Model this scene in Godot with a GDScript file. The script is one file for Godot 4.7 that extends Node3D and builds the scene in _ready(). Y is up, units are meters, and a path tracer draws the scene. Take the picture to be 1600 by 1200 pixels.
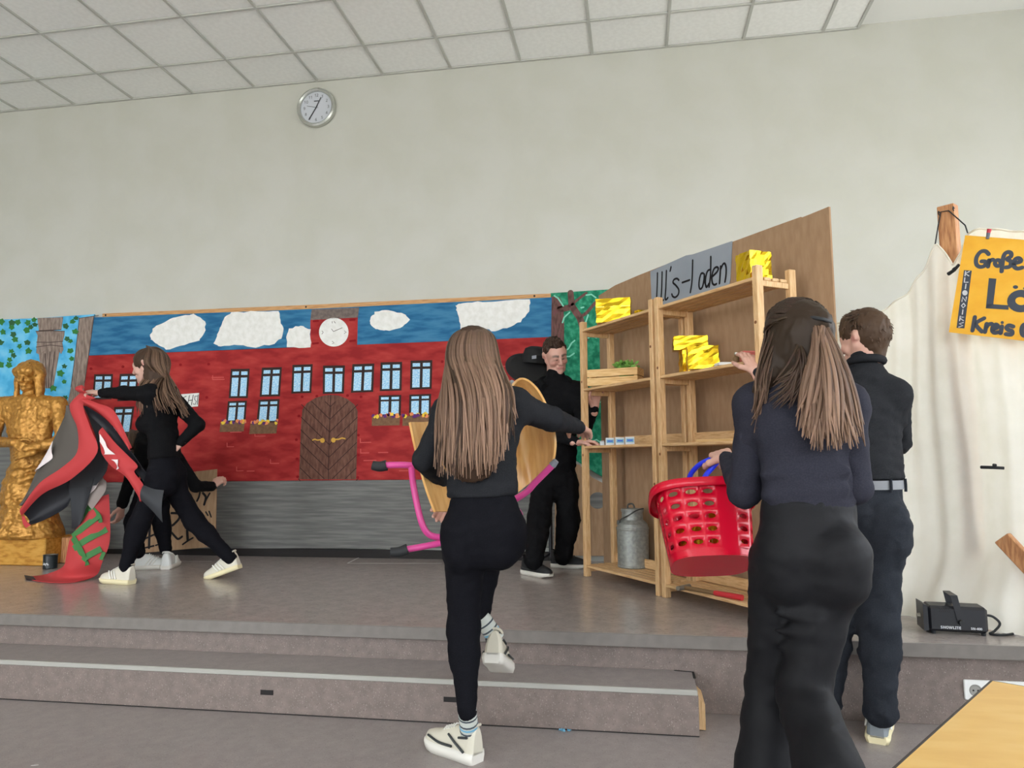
extends Node3D
# A school hall stage between two scenes of a play: painted backdrop, shop shelves and helpers in black carrying props.
# World: x right along the back wall, y up, z towards the camera; the camera stands over the origin.

const F := 1145.0
const EYE := Vector3(0, 1.18, 0)
const SY := 0.36          # height of the stage floor
const WZ := -6.02         # back wall
const CEIL := 4.632
var CB := Basis(Vector3(0.98593742, -0.00708581, -0.16696467), Vector3(0.02383585, 0.99484839, 0.09853189), Vector3(0.16540635, -0.10112603, 0.98102715))
var used := {}
var mats := {}
var rng := RandomNumberGenerator.new()

func _ready() -> void:
	rng.seed = 7
	setup_view()
	make_materials()
	build_room()
	build_stage()
	build_backdrops()
	build_shop()
	build_curtain()
	build_statue()
	build_people()
	build_small()

func setup_view() -> void:
	var cam := Camera3D.new()
	cam.name = "camera"
	cam.fov = 55.3106
	cam.near = 0.05
	cam.far = 200.0
	cam.transform = Transform3D(CB, EYE)
	add_child(cam)
	cam.current = true
	var sm := ProceduralSkyMaterial.new()
	sm.sky_top_color = Color(0.88, 0.91, 0.95)
	sm.sky_horizon_color = Color(0.95, 0.96, 0.97)
	sm.ground_horizon_color = Color(0.80, 0.80, 0.78)
	sm.ground_bottom_color = Color(0.74, 0.74, 0.72)
	sm.energy_multiplier = 7.0
	var sky := Sky.new()
	sky.sky_material = sm
	var env := Environment.new()
	env.background_mode = Environment.BG_SKY
	env.sky = sky
	env.tonemap_mode = Environment.TONE_MAPPER_LINEAR
	env.tonemap_exposure = 1.58
	env.sdfgi_enabled = true
	env.ssao_enabled = true
	env.ssil_enabled = true
	var we := WorldEnvironment.new()
	we.name = "environment"
	we.environment = env
	add_child(we)

# ---------------------------------------------------------------- layout helpers
func ray(px: float, py: float) -> Vector3:
	return CB * Vector3((px - 800.0) / F, -(py - 600.0) / F, -1.0)
func P(px: float, py: float, z: float) -> Vector3:        # the point of depth plane z that is seen there
	var d := ray(px, py)
	return EYE + d * ((z - EYE.z) / d.z)
func G(px: float, py: float, y: float) -> Vector3:        # the point of height y that is seen there
	var d := ray(px, py)
	return EYE + d * ((y - EYE.y) / d.y)
func PN(px: float, py: float, o: Vector3, n: Vector3) -> Vector3:   # the point of a plane that is seen there
	var d := ray(px, py)
	return EYE + d * ((o - EYE).dot(n) / d.dot(n))

func numbered(n: String) -> String:
	if not used.has(n):
		used[n] = 0
		return n
	used[n] += 1
	return "%s_%03d" % [n, used[n]]

func thing(called: String, label: String, category: String, at := Vector3.ZERO, group := "") -> Node3D:
	var o := Node3D.new()
	o.name = numbered(called)
	add_child(o)
	o.position = at
	o.set_meta("label", label)
	o.set_meta("category", category)
	if group != "":
		o.set_meta("group", group)
	return o

func structure(called: String, mesh: Mesh, m: Material, at := Vector3.ZERO) -> MeshInstance3D:
	var o := MeshInstance3D.new()
	o.name = numbered(called)
	o.mesh = mesh
	o.material_override = m
	o.position = at
	o.set_meta("kind", "structure")
	add_child(o)
	return o

func base_of(n: Node) -> Vector3:      # world place of a node whose ancestors are only moved
	var p := Vector3.ZERO
	while n != self:
		p += n.position
		n = n.get_parent()
	return p

# a mesh in world coordinates as a part of parent
func part(parent: Node3D, called: String, mesh: Mesh, m: Material, label := "") -> MeshInstance3D:
	var o := MeshInstance3D.new()
	o.name = called
	o.mesh = mesh
	o.material_override = m
	o.position = -base_of(parent)
	if label != "":
		o.set_meta("label", label)
	parent.add_child(o, true)
	return o

# a mesh in its own coordinates, put at a world transform
func placed(parent: Node3D, called: String, mesh: Mesh, m: Material, t: Transform3D, label := "") -> MeshInstance3D:
	var o := MeshInstance3D.new()
	o.name = called
	o.mesh = mesh
	o.material_override = m
	t.origin -= base_of(parent)
	o.transform = t
	if label != "":
		o.set_meta("label", label)
	parent.add_child(o, true)
	return o

# ---------------------------------------------------------------- mesh helpers
func new_st() -> SurfaceTool:
	var st := SurfaceTool.new()
	st.begin(Mesh.PRIMITIVE_TRIANGLES)
	return st
func done(st: SurfaceTool) -> ArrayMesh:
	st.generate_normals()
	return st.commit()

func tri(st: SurfaceTool, a: Vector3, b: Vector3, c: Vector3, out: Vector3) -> void:
	st.add_vertex(a)
	if (a - c).cross(a - b).dot(out) < 0.0:
		st.add_vertex(c)
		st.add_vertex(b)
	else:
		st.add_vertex(b)
		st.add_vertex(c)
func quad(st: SurfaceTool, a: Vector3, b: Vector3, c: Vector3, d: Vector3, out: Vector3) -> void:
	tri(st, a, b, c, out)
	tri(st, a, c, d, out)

var box_cache := {}
func box(size: Vector3, bevel := 0.004) -> ArrayMesh:      # chamfered box about its centre
	var key := "%.4f %.4f %.4f %.4f" % [size.x, size.y, size.z, bevel]
	if box_cache.has(key):
		return box_cache[key]
	var st := new_st()
	add_box(st, Transform3D(), size, bevel)
	box_cache[key] = done(st)
	return box_cache[key]

func add_box(st: SurfaceTool, t: Transform3D, size: Vector3, bevel := 0.003) -> void:
	st.set_smooth_group(-1)
	var h := size * 0.5
	var b: float = minf(bevel, minf(h.x, minf(h.y, h.z)) * 0.6)
	var V := {}
	for sx in [-1, 1]:
		for sy in [-1, 1]:
			for sz in [-1, 1]:
				var s := Vector3(sx, sy, sz)
				for ax in 3:
					var p := (h - Vector3(b, b, b)) * s
					p[ax] = h[ax] * s[ax]
					V[[sx, sy, sz, ax]] = t * p
	var c := t.origin
	for ax in 3:
		var u := (ax + 1) % 3
		var w := (ax + 2) % 3
		for s in [-1, 1]:
			var q := []
			for e in [[-1, -1], [1, -1], [1, 1], [-1, 1]]:
				var k := [0, 0, 0, ax]
				k[ax] = s
				k[u] = e[0]
				k[w] = e[1]
				q.append(V[k])
			quad(st, q[0], q[1], q[2], q[3], t.basis[ax] * s)
		for su in [-1, 1]:
			for sw in [-1, 1]:
				var k1 := [0, 0, 0, u]
				var k2 := [0, 0, 0, w]
				k1[u] = su; k1[w] = sw
				k2[u] = su; k2[w] = sw
				var a1 := k1.duplicate(); a1[ax] = -1
				var a2 := k1.duplicate(); a2[ax] = 1
				var b1 := k2.duplicate(); b1[ax] = -1
				var b2 := k2.duplicate(); b2[ax] = 1
				quad(st, V[a1], V[a2], V[b2], V[b1], V[a1] + V[a2] + V[b1] + V[b2] - c * 4.0)
	for sx in [-1, 1]:
		for sy in [-1, 1]:
			for sz in [-1, 1]:
				var p0: Vector3 = V[[sx, sy, sz, 0]]
				tri(st, p0, V[[sx, sy, sz, 1]], V[[sx, sy, sz, 2]], p0 - c)

func smooth_line(pts: Array, each := 6) -> Array:         # Catmull-Rom through the points
	var out := []
	var n := pts.size()
	for i in n - 1:
		var p0: Vector3 = pts[maxi(i - 1, 0)]
		var p1: Vector3 = pts[i]
		var p2: Vector3 = pts[i + 1]
		var p3: Vector3 = pts[mini(i + 2, n - 1)]
		for k in each:
			out.append(p1.cubic_interpolate(p2, p0, p3, float(k) / each))
	out.append(pts[n - 1])
	return out

func add_tube(st: SurfaceTool, pts: Array, r0: float, r1 := -1.0, sides := 10, caps := true) -> void:
	if r1 < 0.0:
		r1 = r0
	var n := pts.size()
	var rings := []
	var side := Vector3.ZERO
	for i in n:
		var t: Vector3 = (pts[mini(i + 1, n - 1)] - pts[maxi(i - 1, 0)]).normalized()
		if i == 0:
			side = t.cross(Vector3.UP if absf(t.y) < 0.9 else Vector3.RIGHT).normalized()
		else:
			side = (side - t * side.dot(t)).normalized()
		var up := t.cross(side)
		var ring := []
		var r := lerpf(r0, r1, float(i) / (n - 1))
		for k in sides:
			var a := TAU * k / sides
			ring.append(pts[i] + (side * cos(a) + up * sin(a)) * r)
		rings.append(ring)
	st.set_smooth_group(0)
	for i in n - 1:
		for k in sides:
			var k2 := (k + 1) % sides
			var o: Vector3 = rings[i][k] + rings[i][k2] - pts[i] * 2.0
			quad(st, rings[i][k], rings[i][k2], rings[i + 1][k2], rings[i + 1][k], o)
	if caps:
		st.set_smooth_group(-1)
		for e in [0, n - 1]:
			var o: Vector3 = pts[e] - pts[1 if e == 0 else n - 2]
			for k in sides:
				tri(st, pts[e], rings[e][k], rings[e][(k + 1) % sides], o)

func tube(pts: Array, r0: float, r1 := -1.0, sides := 10) -> ArrayMesh:
	var st := new_st()
	add_tube(st, pts, r0, r1, sides)
	return done(st)

# a profile of (radius, height) turned about an axis
func add_lathe(st: SurfaceTool, t: Transform3D, prof: Array, sides := 28) -> void:
	for i in prof.size() - 1:
		var a: Vector2 = prof[i]
		var b: Vector2 = prof[i + 1]
		st.set_smooth_group(i + 1)
		var dirn := Vector2(b.y - a.y, -(b.x - a.x))
		for k in sides:
			var c0 := Vector3(cos(TAU * k / sides), 0, sin(TAU * k / sides))
			var c1 := Vector3(cos(TAU * (k + 1) / sides), 0, sin(TAU * (k + 1) / sides))
			var o := t.basis * ((c0 + c1) * 0.5 * dirn.x + Vector3.UP * dirn.y)
			var p := [t * (c0 * a.x + Vector3.UP * a.y), t * (c1 * a.x + Vector3.UP * a.y), t * (c1 * b.x + Vector3.UP * b.y), t * (c0 * b.x + Vector3.UP * b.y)]
			if a.x > 0.0001:
				tri(st, p[0], p[1], p[2], o)
			if b.x > 0.0001:
				tri(st, p[0], p[2], p[3], o)
func lathe(t: Transform3D, prof: Array, sides := 28) -> ArrayMesh:
	var st := new_st()
	add_lathe(st, t, prof, sides)
	return done(st)

# a flat outline in space with a thickness, front face looking along n
func add_slab(st: SurfaceTool, pts: Array, n: Vector3, thick: float) -> void:
	n = n.normalized()
	var ux := (Vector3.UP.cross(n)).normalized() if absf(n.y) < 0.9 else Vector3.RIGHT
	var uy := n.cross(ux)
	var flat := PackedVector2Array()
	for p in pts:
		flat.append(Vector2(p.dot(ux), p.dot(uy)))
	var idx := Geometry2D.triangulate_polygon(flat)
	st.set_smooth_group(-1)
	for i in range(0, idx.size(), 3):
		tri(st, pts[idx[i]], pts[idx[i + 1]], pts[idx[i + 2]], n)
		tri(st, pts[idx[i]] - n * thick, pts[idx[i + 1]] - n * thick, pts[idx[i + 2]] - n * thick, -n)
	var mid := Vector3.ZERO
	for p in pts:
		mid += p / pts.size()
	var cw := Geometry2D.is_polygon_clockwise(flat)
	for i in pts.size():
		var a: Vector3 = pts[i]
		var b: Vector3 = pts[(i + 1) % pts.size()]
		var o := (b - a).cross(n) * (-1.0 if cw else 1.0)
		quad(st, a, b, b - n * thick, a - n * thick, o)
func slab(pts: Array, n: Vector3, thick: float) -> ArrayMesh:
	var st := new_st()
	add_slab(st, pts, n, thick)
	return done(st)

# a painted stroke: a flat ribbon of a width along points of a plane with normal n
func add_stroke(st: SurfaceTool, pts: Array, width: float, n: Vector3, thick := 0.001) -> void:
	st.set_smooth_group(-1)
	var L := []
	var R := []
	var m := pts.size()
	for i in m:
		var t: Vector3 = (pts[mini(i + 1, m - 1)] - pts[maxi(i - 1, 0)]).normalized()
		var s := t.cross(n).normalized() * width * 0.5
		L.append(pts[i] + s)
		R.append(pts[i] - s)
	for i in m - 1:
		quad(st, L[i], L[i + 1], R[i + 1], R[i], n)
		quad(st, L[i], L[i + 1], L[i + 1] - n * thick, L[i] - n * thick, L[i] - R[i])
		quad(st, R[i], R[i + 1], R[i + 1] - n * thick, R[i] - n * thick, R[i] - L[i])
	for e in [0, m - 1]:      # round ends
		var t: Vector3 = (pts[e] - pts[1 if e == 0 else m - 2]).normalized()
		var s := t.cross(n).normalized()
		var prev: Vector3 = pts[e] + s * width * 0.5
		for k in range(1, 6):
			var a := PI * k / 5.0
			var q: Vector3 = pts[e] + (s * cos(a) + t * sin(a)) * width * 0.5
			tri(st, pts[e], prev, q, n)
			prev = q

# a sheet between two edges with the same number of points, with a thickness
func add_loft(st: SurfaceTool, A: Array, B: Array, across := 8, bulge := Vector3.ZERO, thick := 0.004) -> void:
	var n := A.size()
	var rows := []
	for i in n:
		var row := []
		for k in across + 1:
			var s := float(k) / across
			row.append(A[i].lerp(B[i], s) + bulge * sin(PI * s))
		rows.append(row)
	var N := []
	for i in n:
		var r := []
		for k in across + 1:
			var du: Vector3 = rows[mini(i + 1, n - 1)][k] - rows[maxi(i - 1, 0)][k]
			var dv: Vector3 = rows[i][mini(k + 1, across)] - rows[i][maxi(k - 1, 0)]
			var nn := du.cross(dv).normalized()
			r.append(nn * thick * 0.5)
		N.append(r)
	for side in [1.0, -1.0]:
		st.set_smooth_group(1 if side > 0 else 2)
		for i in n - 1:
			for k in across:
				quad(st, rows[i][k] + N[i][k] * side, rows[i + 1][k] + N[i + 1][k] * side, rows[i + 1][k + 1] + N[i + 1][k + 1] * side, rows[i][k + 1] + N[i][k + 1] * side, N[i][k] * side)
	st.set_smooth_group(-1)
	for i in n - 1:
		for k in [0, across]:
			var o: Vector3 = rows[i][k] - rows[i][across - k]
			quad(st, rows[i][k] + N[i][k], rows[i + 1][k] + N[i + 1][k], rows[i + 1][k] - N[i + 1][k], rows[i][k] - N[i][k], o)
	for k in across:
		for i in [0, n - 1]:
			var o: Vector3 = rows[i][k] - rows[n - 1 - i][k]
			quad(st, rows[i][k] + N[i][k], rows[i][k + 1] + N[i][k + 1], rows[i][k + 1] - N[i][k + 1], rows[i][k] - N[i][k], o)
func loft(A: Array, B: Array, across := 8, bulge := Vector3.ZERO, thick := 0.004) -> ArrayMesh:
	var st := new_st()
	add_loft(st, A, B, across, bulge, thick)
	return done(st)

func text_mesh(s: String, height: float, depth := 0.001, bold := true) -> TextMesh:
	var f := SystemFont.new()
	f.font_names = PackedStringArray(["Droid Sans"])
	f.font_weight = 700 if bold else 400
	var t := TextMesh.new()
	t.text = s
	t.font = f
	t.font_size = 32
	t.pixel_size = height / 32.0
	t.depth = depth
	t.curve_step = 2.0
	return t

# ---------------------------------------------------------------- materials
func noise_image(sd: int, freq: float, size := 256, octaves := 4, kind := FastNoiseLite.TYPE_SIMPLEX_SMOOTH) -> Image:
	var n := FastNoiseLite.new()
	n.seed = sd
	n.noise_type = kind
	n.frequency = freq
	n.fractal_octaves = octaves
	var im := n.get_seamless_image(size, size)
	im.convert(Image.FORMAT_L8)
	return im
func noise_tex(sd: int, freq: float, cols: Array, size := 256, octaves := 4) -> ImageTexture:
	var src := noise_image(sd, freq, size, octaves).get_data()
	var lut := []
	var n := cols.size() - 1
	for i in 256:
		var x := clampf((i / 255.0 - 0.2) / 0.6, 0.0, 0.9999) * n
		var c: Color = cols[int(x)].lerp(cols[int(x) + 1], x - int(x))
		lut.append([c.r8, c.g8, c.b8])
	var out := PackedByteArray()
	out.resize(src.size() * 3)
	for i in src.size():
		var l = lut[src[i]]
		out[i * 3] = l[0]
		out[i * 3 + 1] = l[1]
		out[i * 3 + 2] = l[2]
	return ImageTexture.create_from_image(Image.create_from_data(size, size, false, Image.FORMAT_RGB8, out))

func mat(key: String, col: Color, rough := 0.7, metal := 0.0) -> StandardMaterial3D:
	var m := StandardMaterial3D.new()
	m.resource_name = key
	m.albedo_color = col
	m.roughness = rough
	m.metallic = metal
	mats[key] = m
	return m
func mat_noise(key: String, sd: int, freq: float, cols: Array, scale: Vector3, rough := 0.7, world := true) -> StandardMaterial3D:
	var m := mat(key, Color.WHITE, rough)
	m.albedo_texture = noise_tex(sd, freq, cols)
	m.uv1_triplanar = true
	m.uv1_world_triplanar = world
	m.uv1_scale = scale
	return m
func relief(m: StandardMaterial3D, sd: int, freq: float, depth_cm: float) -> void:
	m.heightmap_enabled = true
	m.heightmap_texture = ImageTexture.create_from_image(noise_image(sd, freq, 256, 4))
	m.heightmap_scale = depth_cm

func speckle(sd: int, base: Color, var_amt: float, n: int, sx: int, sy: int, size := 512) -> ImageTexture:
	var r := RandomNumberGenerator.new()
	r.seed = sd
	var im := Image.create(size, size, false, Image.FORMAT_RGB8)
	im.fill(base)
	var no := noise_image(sd, 0.02, size, 4)
	var d := im.get_data()
	var nd := no.get_data()
	for i in size * size:
		var k := (nd[i] / 255.0 - 0.5) * var_amt
		for c in 3:
			d[i * 3 + c] = clampi(int(d[i * 3 + c] * (1.0 + k)), 0, 255)
	im = Image.create_from_data(size, size, false, Image.FORMAT_RGB8, d)
	for i in n:
		var x := r.randi_range(0, size - 1)
		var y := r.randi_range(0, size - 1)
		var br := r.randf()
		var c := base.lerp(Color(0.80, 0.77, 0.74), r.randf_range(0.15, 0.5)) if br > 0.45 else base.lerp(Color(0.2, 0.17, 0.17), r.randf_range(0.1, 0.45))
		im.fill_rect(Rect2i(x, y, r.randi_range(1, sx), r.randi_range(1, sy)), c)
	return ImageTexture.create_from_image(im)

func C8(r: int, g: int, b: int) -> Color:
	return Color8(r, g, b)

func make_materials() -> void:
	mat_noise("wall_plaster", 3, 0.012, [C8(191, 191, 181), C8(193, 193, 184), C8(195, 195, 187)], Vector3.ONE * 0.5, 0.9)
	mat("ceiling_white", C8(236, 237, 234), 0.92)
	var ct := mat_noise("ceiling_tile", 12, 0.05, [C8(242, 243, 241), C8(245, 246, 244), C8(248, 249, 247)], Vector3.ONE * 1.7, 0.95)
	relief(ct, 14, 0.3, 0.01)
	mat("ceiling_grid", C8(190, 191, 186), 0.6)
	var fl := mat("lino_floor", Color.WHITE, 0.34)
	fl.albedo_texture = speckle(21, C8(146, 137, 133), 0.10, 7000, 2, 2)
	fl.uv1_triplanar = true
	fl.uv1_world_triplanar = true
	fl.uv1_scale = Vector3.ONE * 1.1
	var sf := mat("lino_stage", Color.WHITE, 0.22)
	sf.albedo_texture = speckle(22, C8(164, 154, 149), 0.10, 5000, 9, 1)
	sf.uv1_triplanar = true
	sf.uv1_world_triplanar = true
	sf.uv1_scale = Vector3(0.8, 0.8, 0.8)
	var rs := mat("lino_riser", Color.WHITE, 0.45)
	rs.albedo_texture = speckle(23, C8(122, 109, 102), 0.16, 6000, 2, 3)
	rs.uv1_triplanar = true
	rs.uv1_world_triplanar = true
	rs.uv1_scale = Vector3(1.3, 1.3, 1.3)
	mat_noise("stage_trim", 25, 0.03, [C8(112, 106, 100), C8(116, 110, 104), C8(120, 114, 108)], Vector3.ONE * 1.5, 0.4)
	mat("nosing", C8(166, 164, 156), 0.5, 0.1)
	mat("dark_gap", C8(28, 24, 23), 0.8)
	mat("tape", C8(170, 166, 160), 0.6)
	# wood: grain along y (posts) and along x (slats)
	var wc := [C8(196, 152, 102), C8(214, 174, 124), C8(224, 188, 140), C8(206, 164, 114)]
	mat_noise("pine_v", 31, 0.03, wc, Vector3(9, 0.7, 9), 0.5, false)
	mat_noise("pine_h", 32, 0.03, wc, Vector3(0.7, 9, 9), 0.5, false)
	mat("pine_knot", C8(128, 82, 46), 0.6)
	var cc := [C8(156, 126, 98), C8(164, 134, 105), C8(171, 141, 112)]
	mat_noise("cardboard", 33, 0.02, cc, Vector3(5, 1, 5), 0.85)
	mat_noise("batten", 34, 0.03, [C8(176, 124, 72), C8(196, 146, 90), C8(204, 156, 104)], Vector3(0.8, 9, 9), 0.55)
	mat_noise("post_wood", 35, 0.03, [C8(150, 98, 62), C8(186, 130, 84), C8(206, 156, 108)], Vector3(9, 0.9, 9), 0.6)
	mat_noise("crate_wood", 36, 0.03, [C8(204, 160, 98), C8(222, 182, 122), C8(230, 194, 138)], Vector3(0.8, 9, 9), 0.7, false)
	mat_noise("beech_ply", 37, 0.02, [C8(206, 150, 84), C8(222, 170, 100), C8(228, 182, 116)], Vector3(6, 1, 6), 0.28)
	mat_noise("table_top", 38, 0.02, [C8(212, 168, 96), C8(216, 174, 101), C8(219, 179, 108)], Vector3(1, 3, 3), 0.4)
	mat("table_edge", C8(52, 46, 44), 0.5)
	# paints of the backdrop
	mat_noise("paint_sky", 41, 0.02, [C8(40, 98, 138), C8(54, 114, 152), C8(68, 126, 162)], Vector3(0.6, 2.6, 1), 0.7)
	mat_noise("paint_red", 42, 0.015, [C8(142, 36, 38), C8(156, 44, 44), C8(164, 50, 48), C8(174, 60, 56)], Vector3(0.8, 2.2, 1), 0.65)
	mat_noise("paint_grey", 43, 0.02, [C8(102, 102, 100), C8(112, 112, 109), C8(124, 124, 120)], Vector3(0.35, 5.5, 1), 0.75)
	mat_noise("paint_white", 44, 0.03, [C8(222, 222, 216), C8(228, 228, 223), C8(233, 233, 229)], Vector3(2, 2, 2), 0.8)
	mat("paint_frame", C8(56, 44, 42), 0.7)
	mat_noise("paint_pane", 45, 0.06, [C8(126, 186, 228), C8(164, 210, 238), C8(218, 236, 246)], Vector3(5, 5, 5), 0.6)
	mat_noise("paint_door", 46, 0.03, [C8(92, 62, 52), C8(106, 74, 62), C8(118, 84, 72)], Vector3(4, 1.2, 4), 0.7)
	mat("paint_line", C8(62, 42, 38), 0.7)
	mat("paint_brick", C8(196, 86, 82), 0.7)
	mat("paint_dot", C8(134, 24, 30), 0.7)
	mat("paint_gold", C8(206, 160, 68), 0.5)
	mat_noise("paint_soil", 47, 0.03, [C8(112, 84, 64), C8(128, 98, 74)], Vector3(3, 3, 3), 0.8)
	mat("paint_purple", C8(98, 52, 112), 0.7)
	mat("paint_orange", C8(228, 140, 92), 0.7)
	mat("paint_yellow", C8(236, 200, 70), 0.7)
	mat_noise("paint_roof", 48, 0.03, [C8(104, 94, 90), C8(124, 112, 106)], Vector3(3, 3, 3), 0.8)
	mat_noise("paint_lightblue", 49, 0.02, [C8(74, 166, 214), C8(96, 186, 228), C8(120, 198, 232)], Vector3(1, 1, 1), 0.7)
	mat_noise("paint_stone", 50, 0.03, [C8(118, 104, 96), C8(140, 124, 114), C8(156, 140, 128)], Vector3(5, 1, 5), 0.75)
	mat("paint_stone_line", C8(88, 74, 70), 0.75)
	mat("paint_leaf", C8(58, 122, 62), 0.7)
	mat("paint_leaf_dark", C8(52, 96, 62), 0.7)
	mat_noise("paint_tree", 51, 0.03, [C8(22, 104, 78), C8(34, 126, 94), C8(60, 148, 116)], Vector3(2, 2, 2), 0.6)
	mat_noise("paint_trunk", 52, 0.03, [C8(84, 60, 56), C8(102, 76, 70), C8(112, 74, 76)], Vector3(5, 1.2, 5), 0.7)
	mat("paint_mint", C8(126, 200, 176), 0.7)
	mat("paint_black", C8(30, 28, 30), 0.6)
	mat_noise("poster_grey", 53, 0.01, [C8(142, 150, 160), C8(154, 161, 170)], Vector3(1, 1, 1), 0.6)
	mat_noise("sign_yellow", 54, 0.02, [C8(240, 172, 34), C8(246, 184, 44), C8(250, 192, 58)], Vector3(1.5, 1.5, 1.5), 0.55)
	mat("sign_ink", C8(58, 66, 80), 0.55)
	for key in mats:
		if key.begins_with("paint_") or key == "cardboard":
			mats[key].metallic_specular = 0.25
	# cloth, skin, hair
	for e in [["cloth_black", C8(17, 17, 19)], ["cloth_charcoal", C8(36, 37, 40)], ["cloth_leggings", C8(17, 17, 22)], ["cloth_rib", C8(44, 44, 53)], ["denim_black", C8(40, 43, 49)]]:
		var m := mat_noise(e[0], 60 + mats.size(), 0.08, [e[1].darkened(0.08), e[1], e[1].lightened(0.03)], Vector3(7, 7, 7), 0.85)
		m.metallic_specular = 0.22
	var sat := mat_noise("cloth_satin", 91, 0.08, [C8(17, 17, 19), C8(19, 19, 22), C8(21, 21, 24)], Vector3(7, 7, 7), 0.66)
	sat.metallic_specular = 0.33
	var sk := mat("skin", Color.WHITE, 0.5)
	sk.vertex_color_use_as_albedo = true
	var hr := mat("hair", Color.WHITE, 0.5)
	hr.vertex_color_use_as_albedo = true
	hr.metallic_specular = 0.3
	mat("belt_grey", C8(122, 124, 128), 0.45)
	mat("seam", C8(52, 54, 60), 0.8)
	mat("shoe_cream", C8(214, 208, 192), 0.75)
	mat("shoe_white", C8(226, 228, 224), 0.6)
	mat("shoe_grey", C8(128, 134, 138), 0.85)
	mat("sole_cream", C8(232, 220, 178), 0.6)
	mat("sole_white", C8(224, 220, 210), 0.6)
	mat("shoe_black", C8(24, 25, 28), 0.7)
	mat("shoe_beige", C8(206, 200, 182), 0.7)
	mat("shoe_dark", C8(52, 56, 56), 0.6)
	mat("stripe_white", C8(236, 234, 226), 0.6)
	mat("sock_white", C8(196, 200, 192), 0.9)
	mat("sock_pattern", C8(70, 78, 84), 0.9)
	# props
	var g := mat_noise("gold_paint", 71, 0.04, [C8(160, 110, 44), C8(182, 130, 56), C8(198, 148, 74)], Vector3(2.4, 2.4, 2.4), 0.42)
	g.metallic = 0.5
	relief(g, 72, 0.16, 0.22)
	var gc := mat_noise("gold_card", 73, 0.03, [C8(178, 122, 40), C8(204, 150, 62), C8(212, 160, 74)], Vector3(1, 3, 3), 0.55)
	gc.metallic = 0.3
	mat("gold_foil", C8(236, 196, 40), 0.2, 0.88)
	mat("gold_tape", C8(250, 226, 96), 0.3, 0.6)
	var rb := mat("basket_red", C8(206, 10, 44), 0.26)
	rb.backlight_enabled = true
	rb.backlight = Color(0.35, 0.02, 0.05)
	mat("handle_blue", C8(30, 50, 214), 0.35)
	mat("pink_tube", C8(216, 74, 148), 0.3)
	mat("rubber_black", C8(34, 36, 38), 0.7)
	mat("cap_grey", C8(128, 132, 140), 0.4)
	var zn := mat_noise("zinc", 75, 0.05, [C8(138, 142, 139), C8(152, 156, 152), C8(168, 171, 166)], Vector3(2.5, 2.5, 2.5), 0.45, false)
	zn.metallic = 0.45
	mat("zinc_dark", C8(84, 86, 84), 0.5, 0.5)
	var cu := mat_noise("curtain", 76, 0.02, [C8(242, 240, 230), C8(245, 243, 234), C8(248, 246, 238)], Vector3(1, 1, 1), 0.9)
	cu.backlight_enabled = true
	cu.backlight = Color(0.85, 0.84, 0.80)
	mat("cord_dark", C8(44, 46, 48), 0.7)
	mat("clip_red", C8(190, 40, 62), 0.5)
	mat("clip_grey", C8(96, 98, 110), 0.5)
	mat("black_metal", C8(30, 31, 36), 0.42, 0.1)
	mat("print_white", C8(208, 210, 212), 0.6)
	mat("socket_white", C8(230, 230, 226), 0.35)
	mat("socket_hole", C8(150, 148, 142), 0.5)
	mat("cloth_red", C8(184, 54, 56), 0.75)
	mat("cloth_olive", C8(82, 76, 70), 0.75)
	mat("cloth_slate", C8(48, 50, 54), 0.7)
	mat("cloth_ink", C8(22, 23, 30), 0.6)
	mat("cloth_green", C8(56, 116, 58), 0.7)
	mat("cloth_white", C8(228, 216, 214), 0.7)
	mat("cloth_pink", C8(226, 150, 172), 0.7)
	mat("paper_grey", C8(150, 138, 132), 0.75)
	mat("can_dark", C8(28, 36, 40), 0.35)
	mat("hat_black", C8(17, 17, 19), 0.8)
	mat("clock_metal", C8(196, 198, 192), 0.25, 0.75)
	mat("clock_face", C8(196, 200, 208), 0.5)
	mat("clock_ink", C8(58, 60, 64), 0.5)
	mat("pack_blue", C8(112, 176, 206), 0.5)
	mat("pack_white", C8(214, 222, 226), 0.5)
	mat("greens", C8(124, 176, 78), 0.7)
	mat("tool_red", C8(198, 44, 52), 0.4)
	mat("tool_brown", C8(120, 92, 58), 0.6)
	mat("tool_steel", C8(150, 146, 136), 0.35, 0.7)
	mat("box_red", C8(176, 88, 78), 0.6)
	mat("frame_white", C8(224, 226, 226), 0.5)
	var gl := mat("window_glass", Color(0.95, 0.98, 1.0, 0.06), 0.05)
	gl.transparency = BaseMaterial3D.TRANSPARENCY_ALPHA
	var pl := mat("clear_plastic", Color(0.8, 0.9, 1.0, 0.35), 0.1)
	pl.transparency = BaseMaterial3D.TRANSPARENCY_ALPHA

# ---------------------------------------------------------------- the hall
const XL := -8.0      # left wall
const XR := 4.6       # right wall, with the windows
const ZB := 5.0       # wall behind the camera

func block(lo: Vector3, hi: Vector3, bevel := 0.0) -> ArrayMesh:
	var st := new_st()
	add_box(st, Transform3D(Basis(), (lo + hi) * 0.5), hi - lo, maxf(bevel, 0.0005))
	return done(st)

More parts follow.
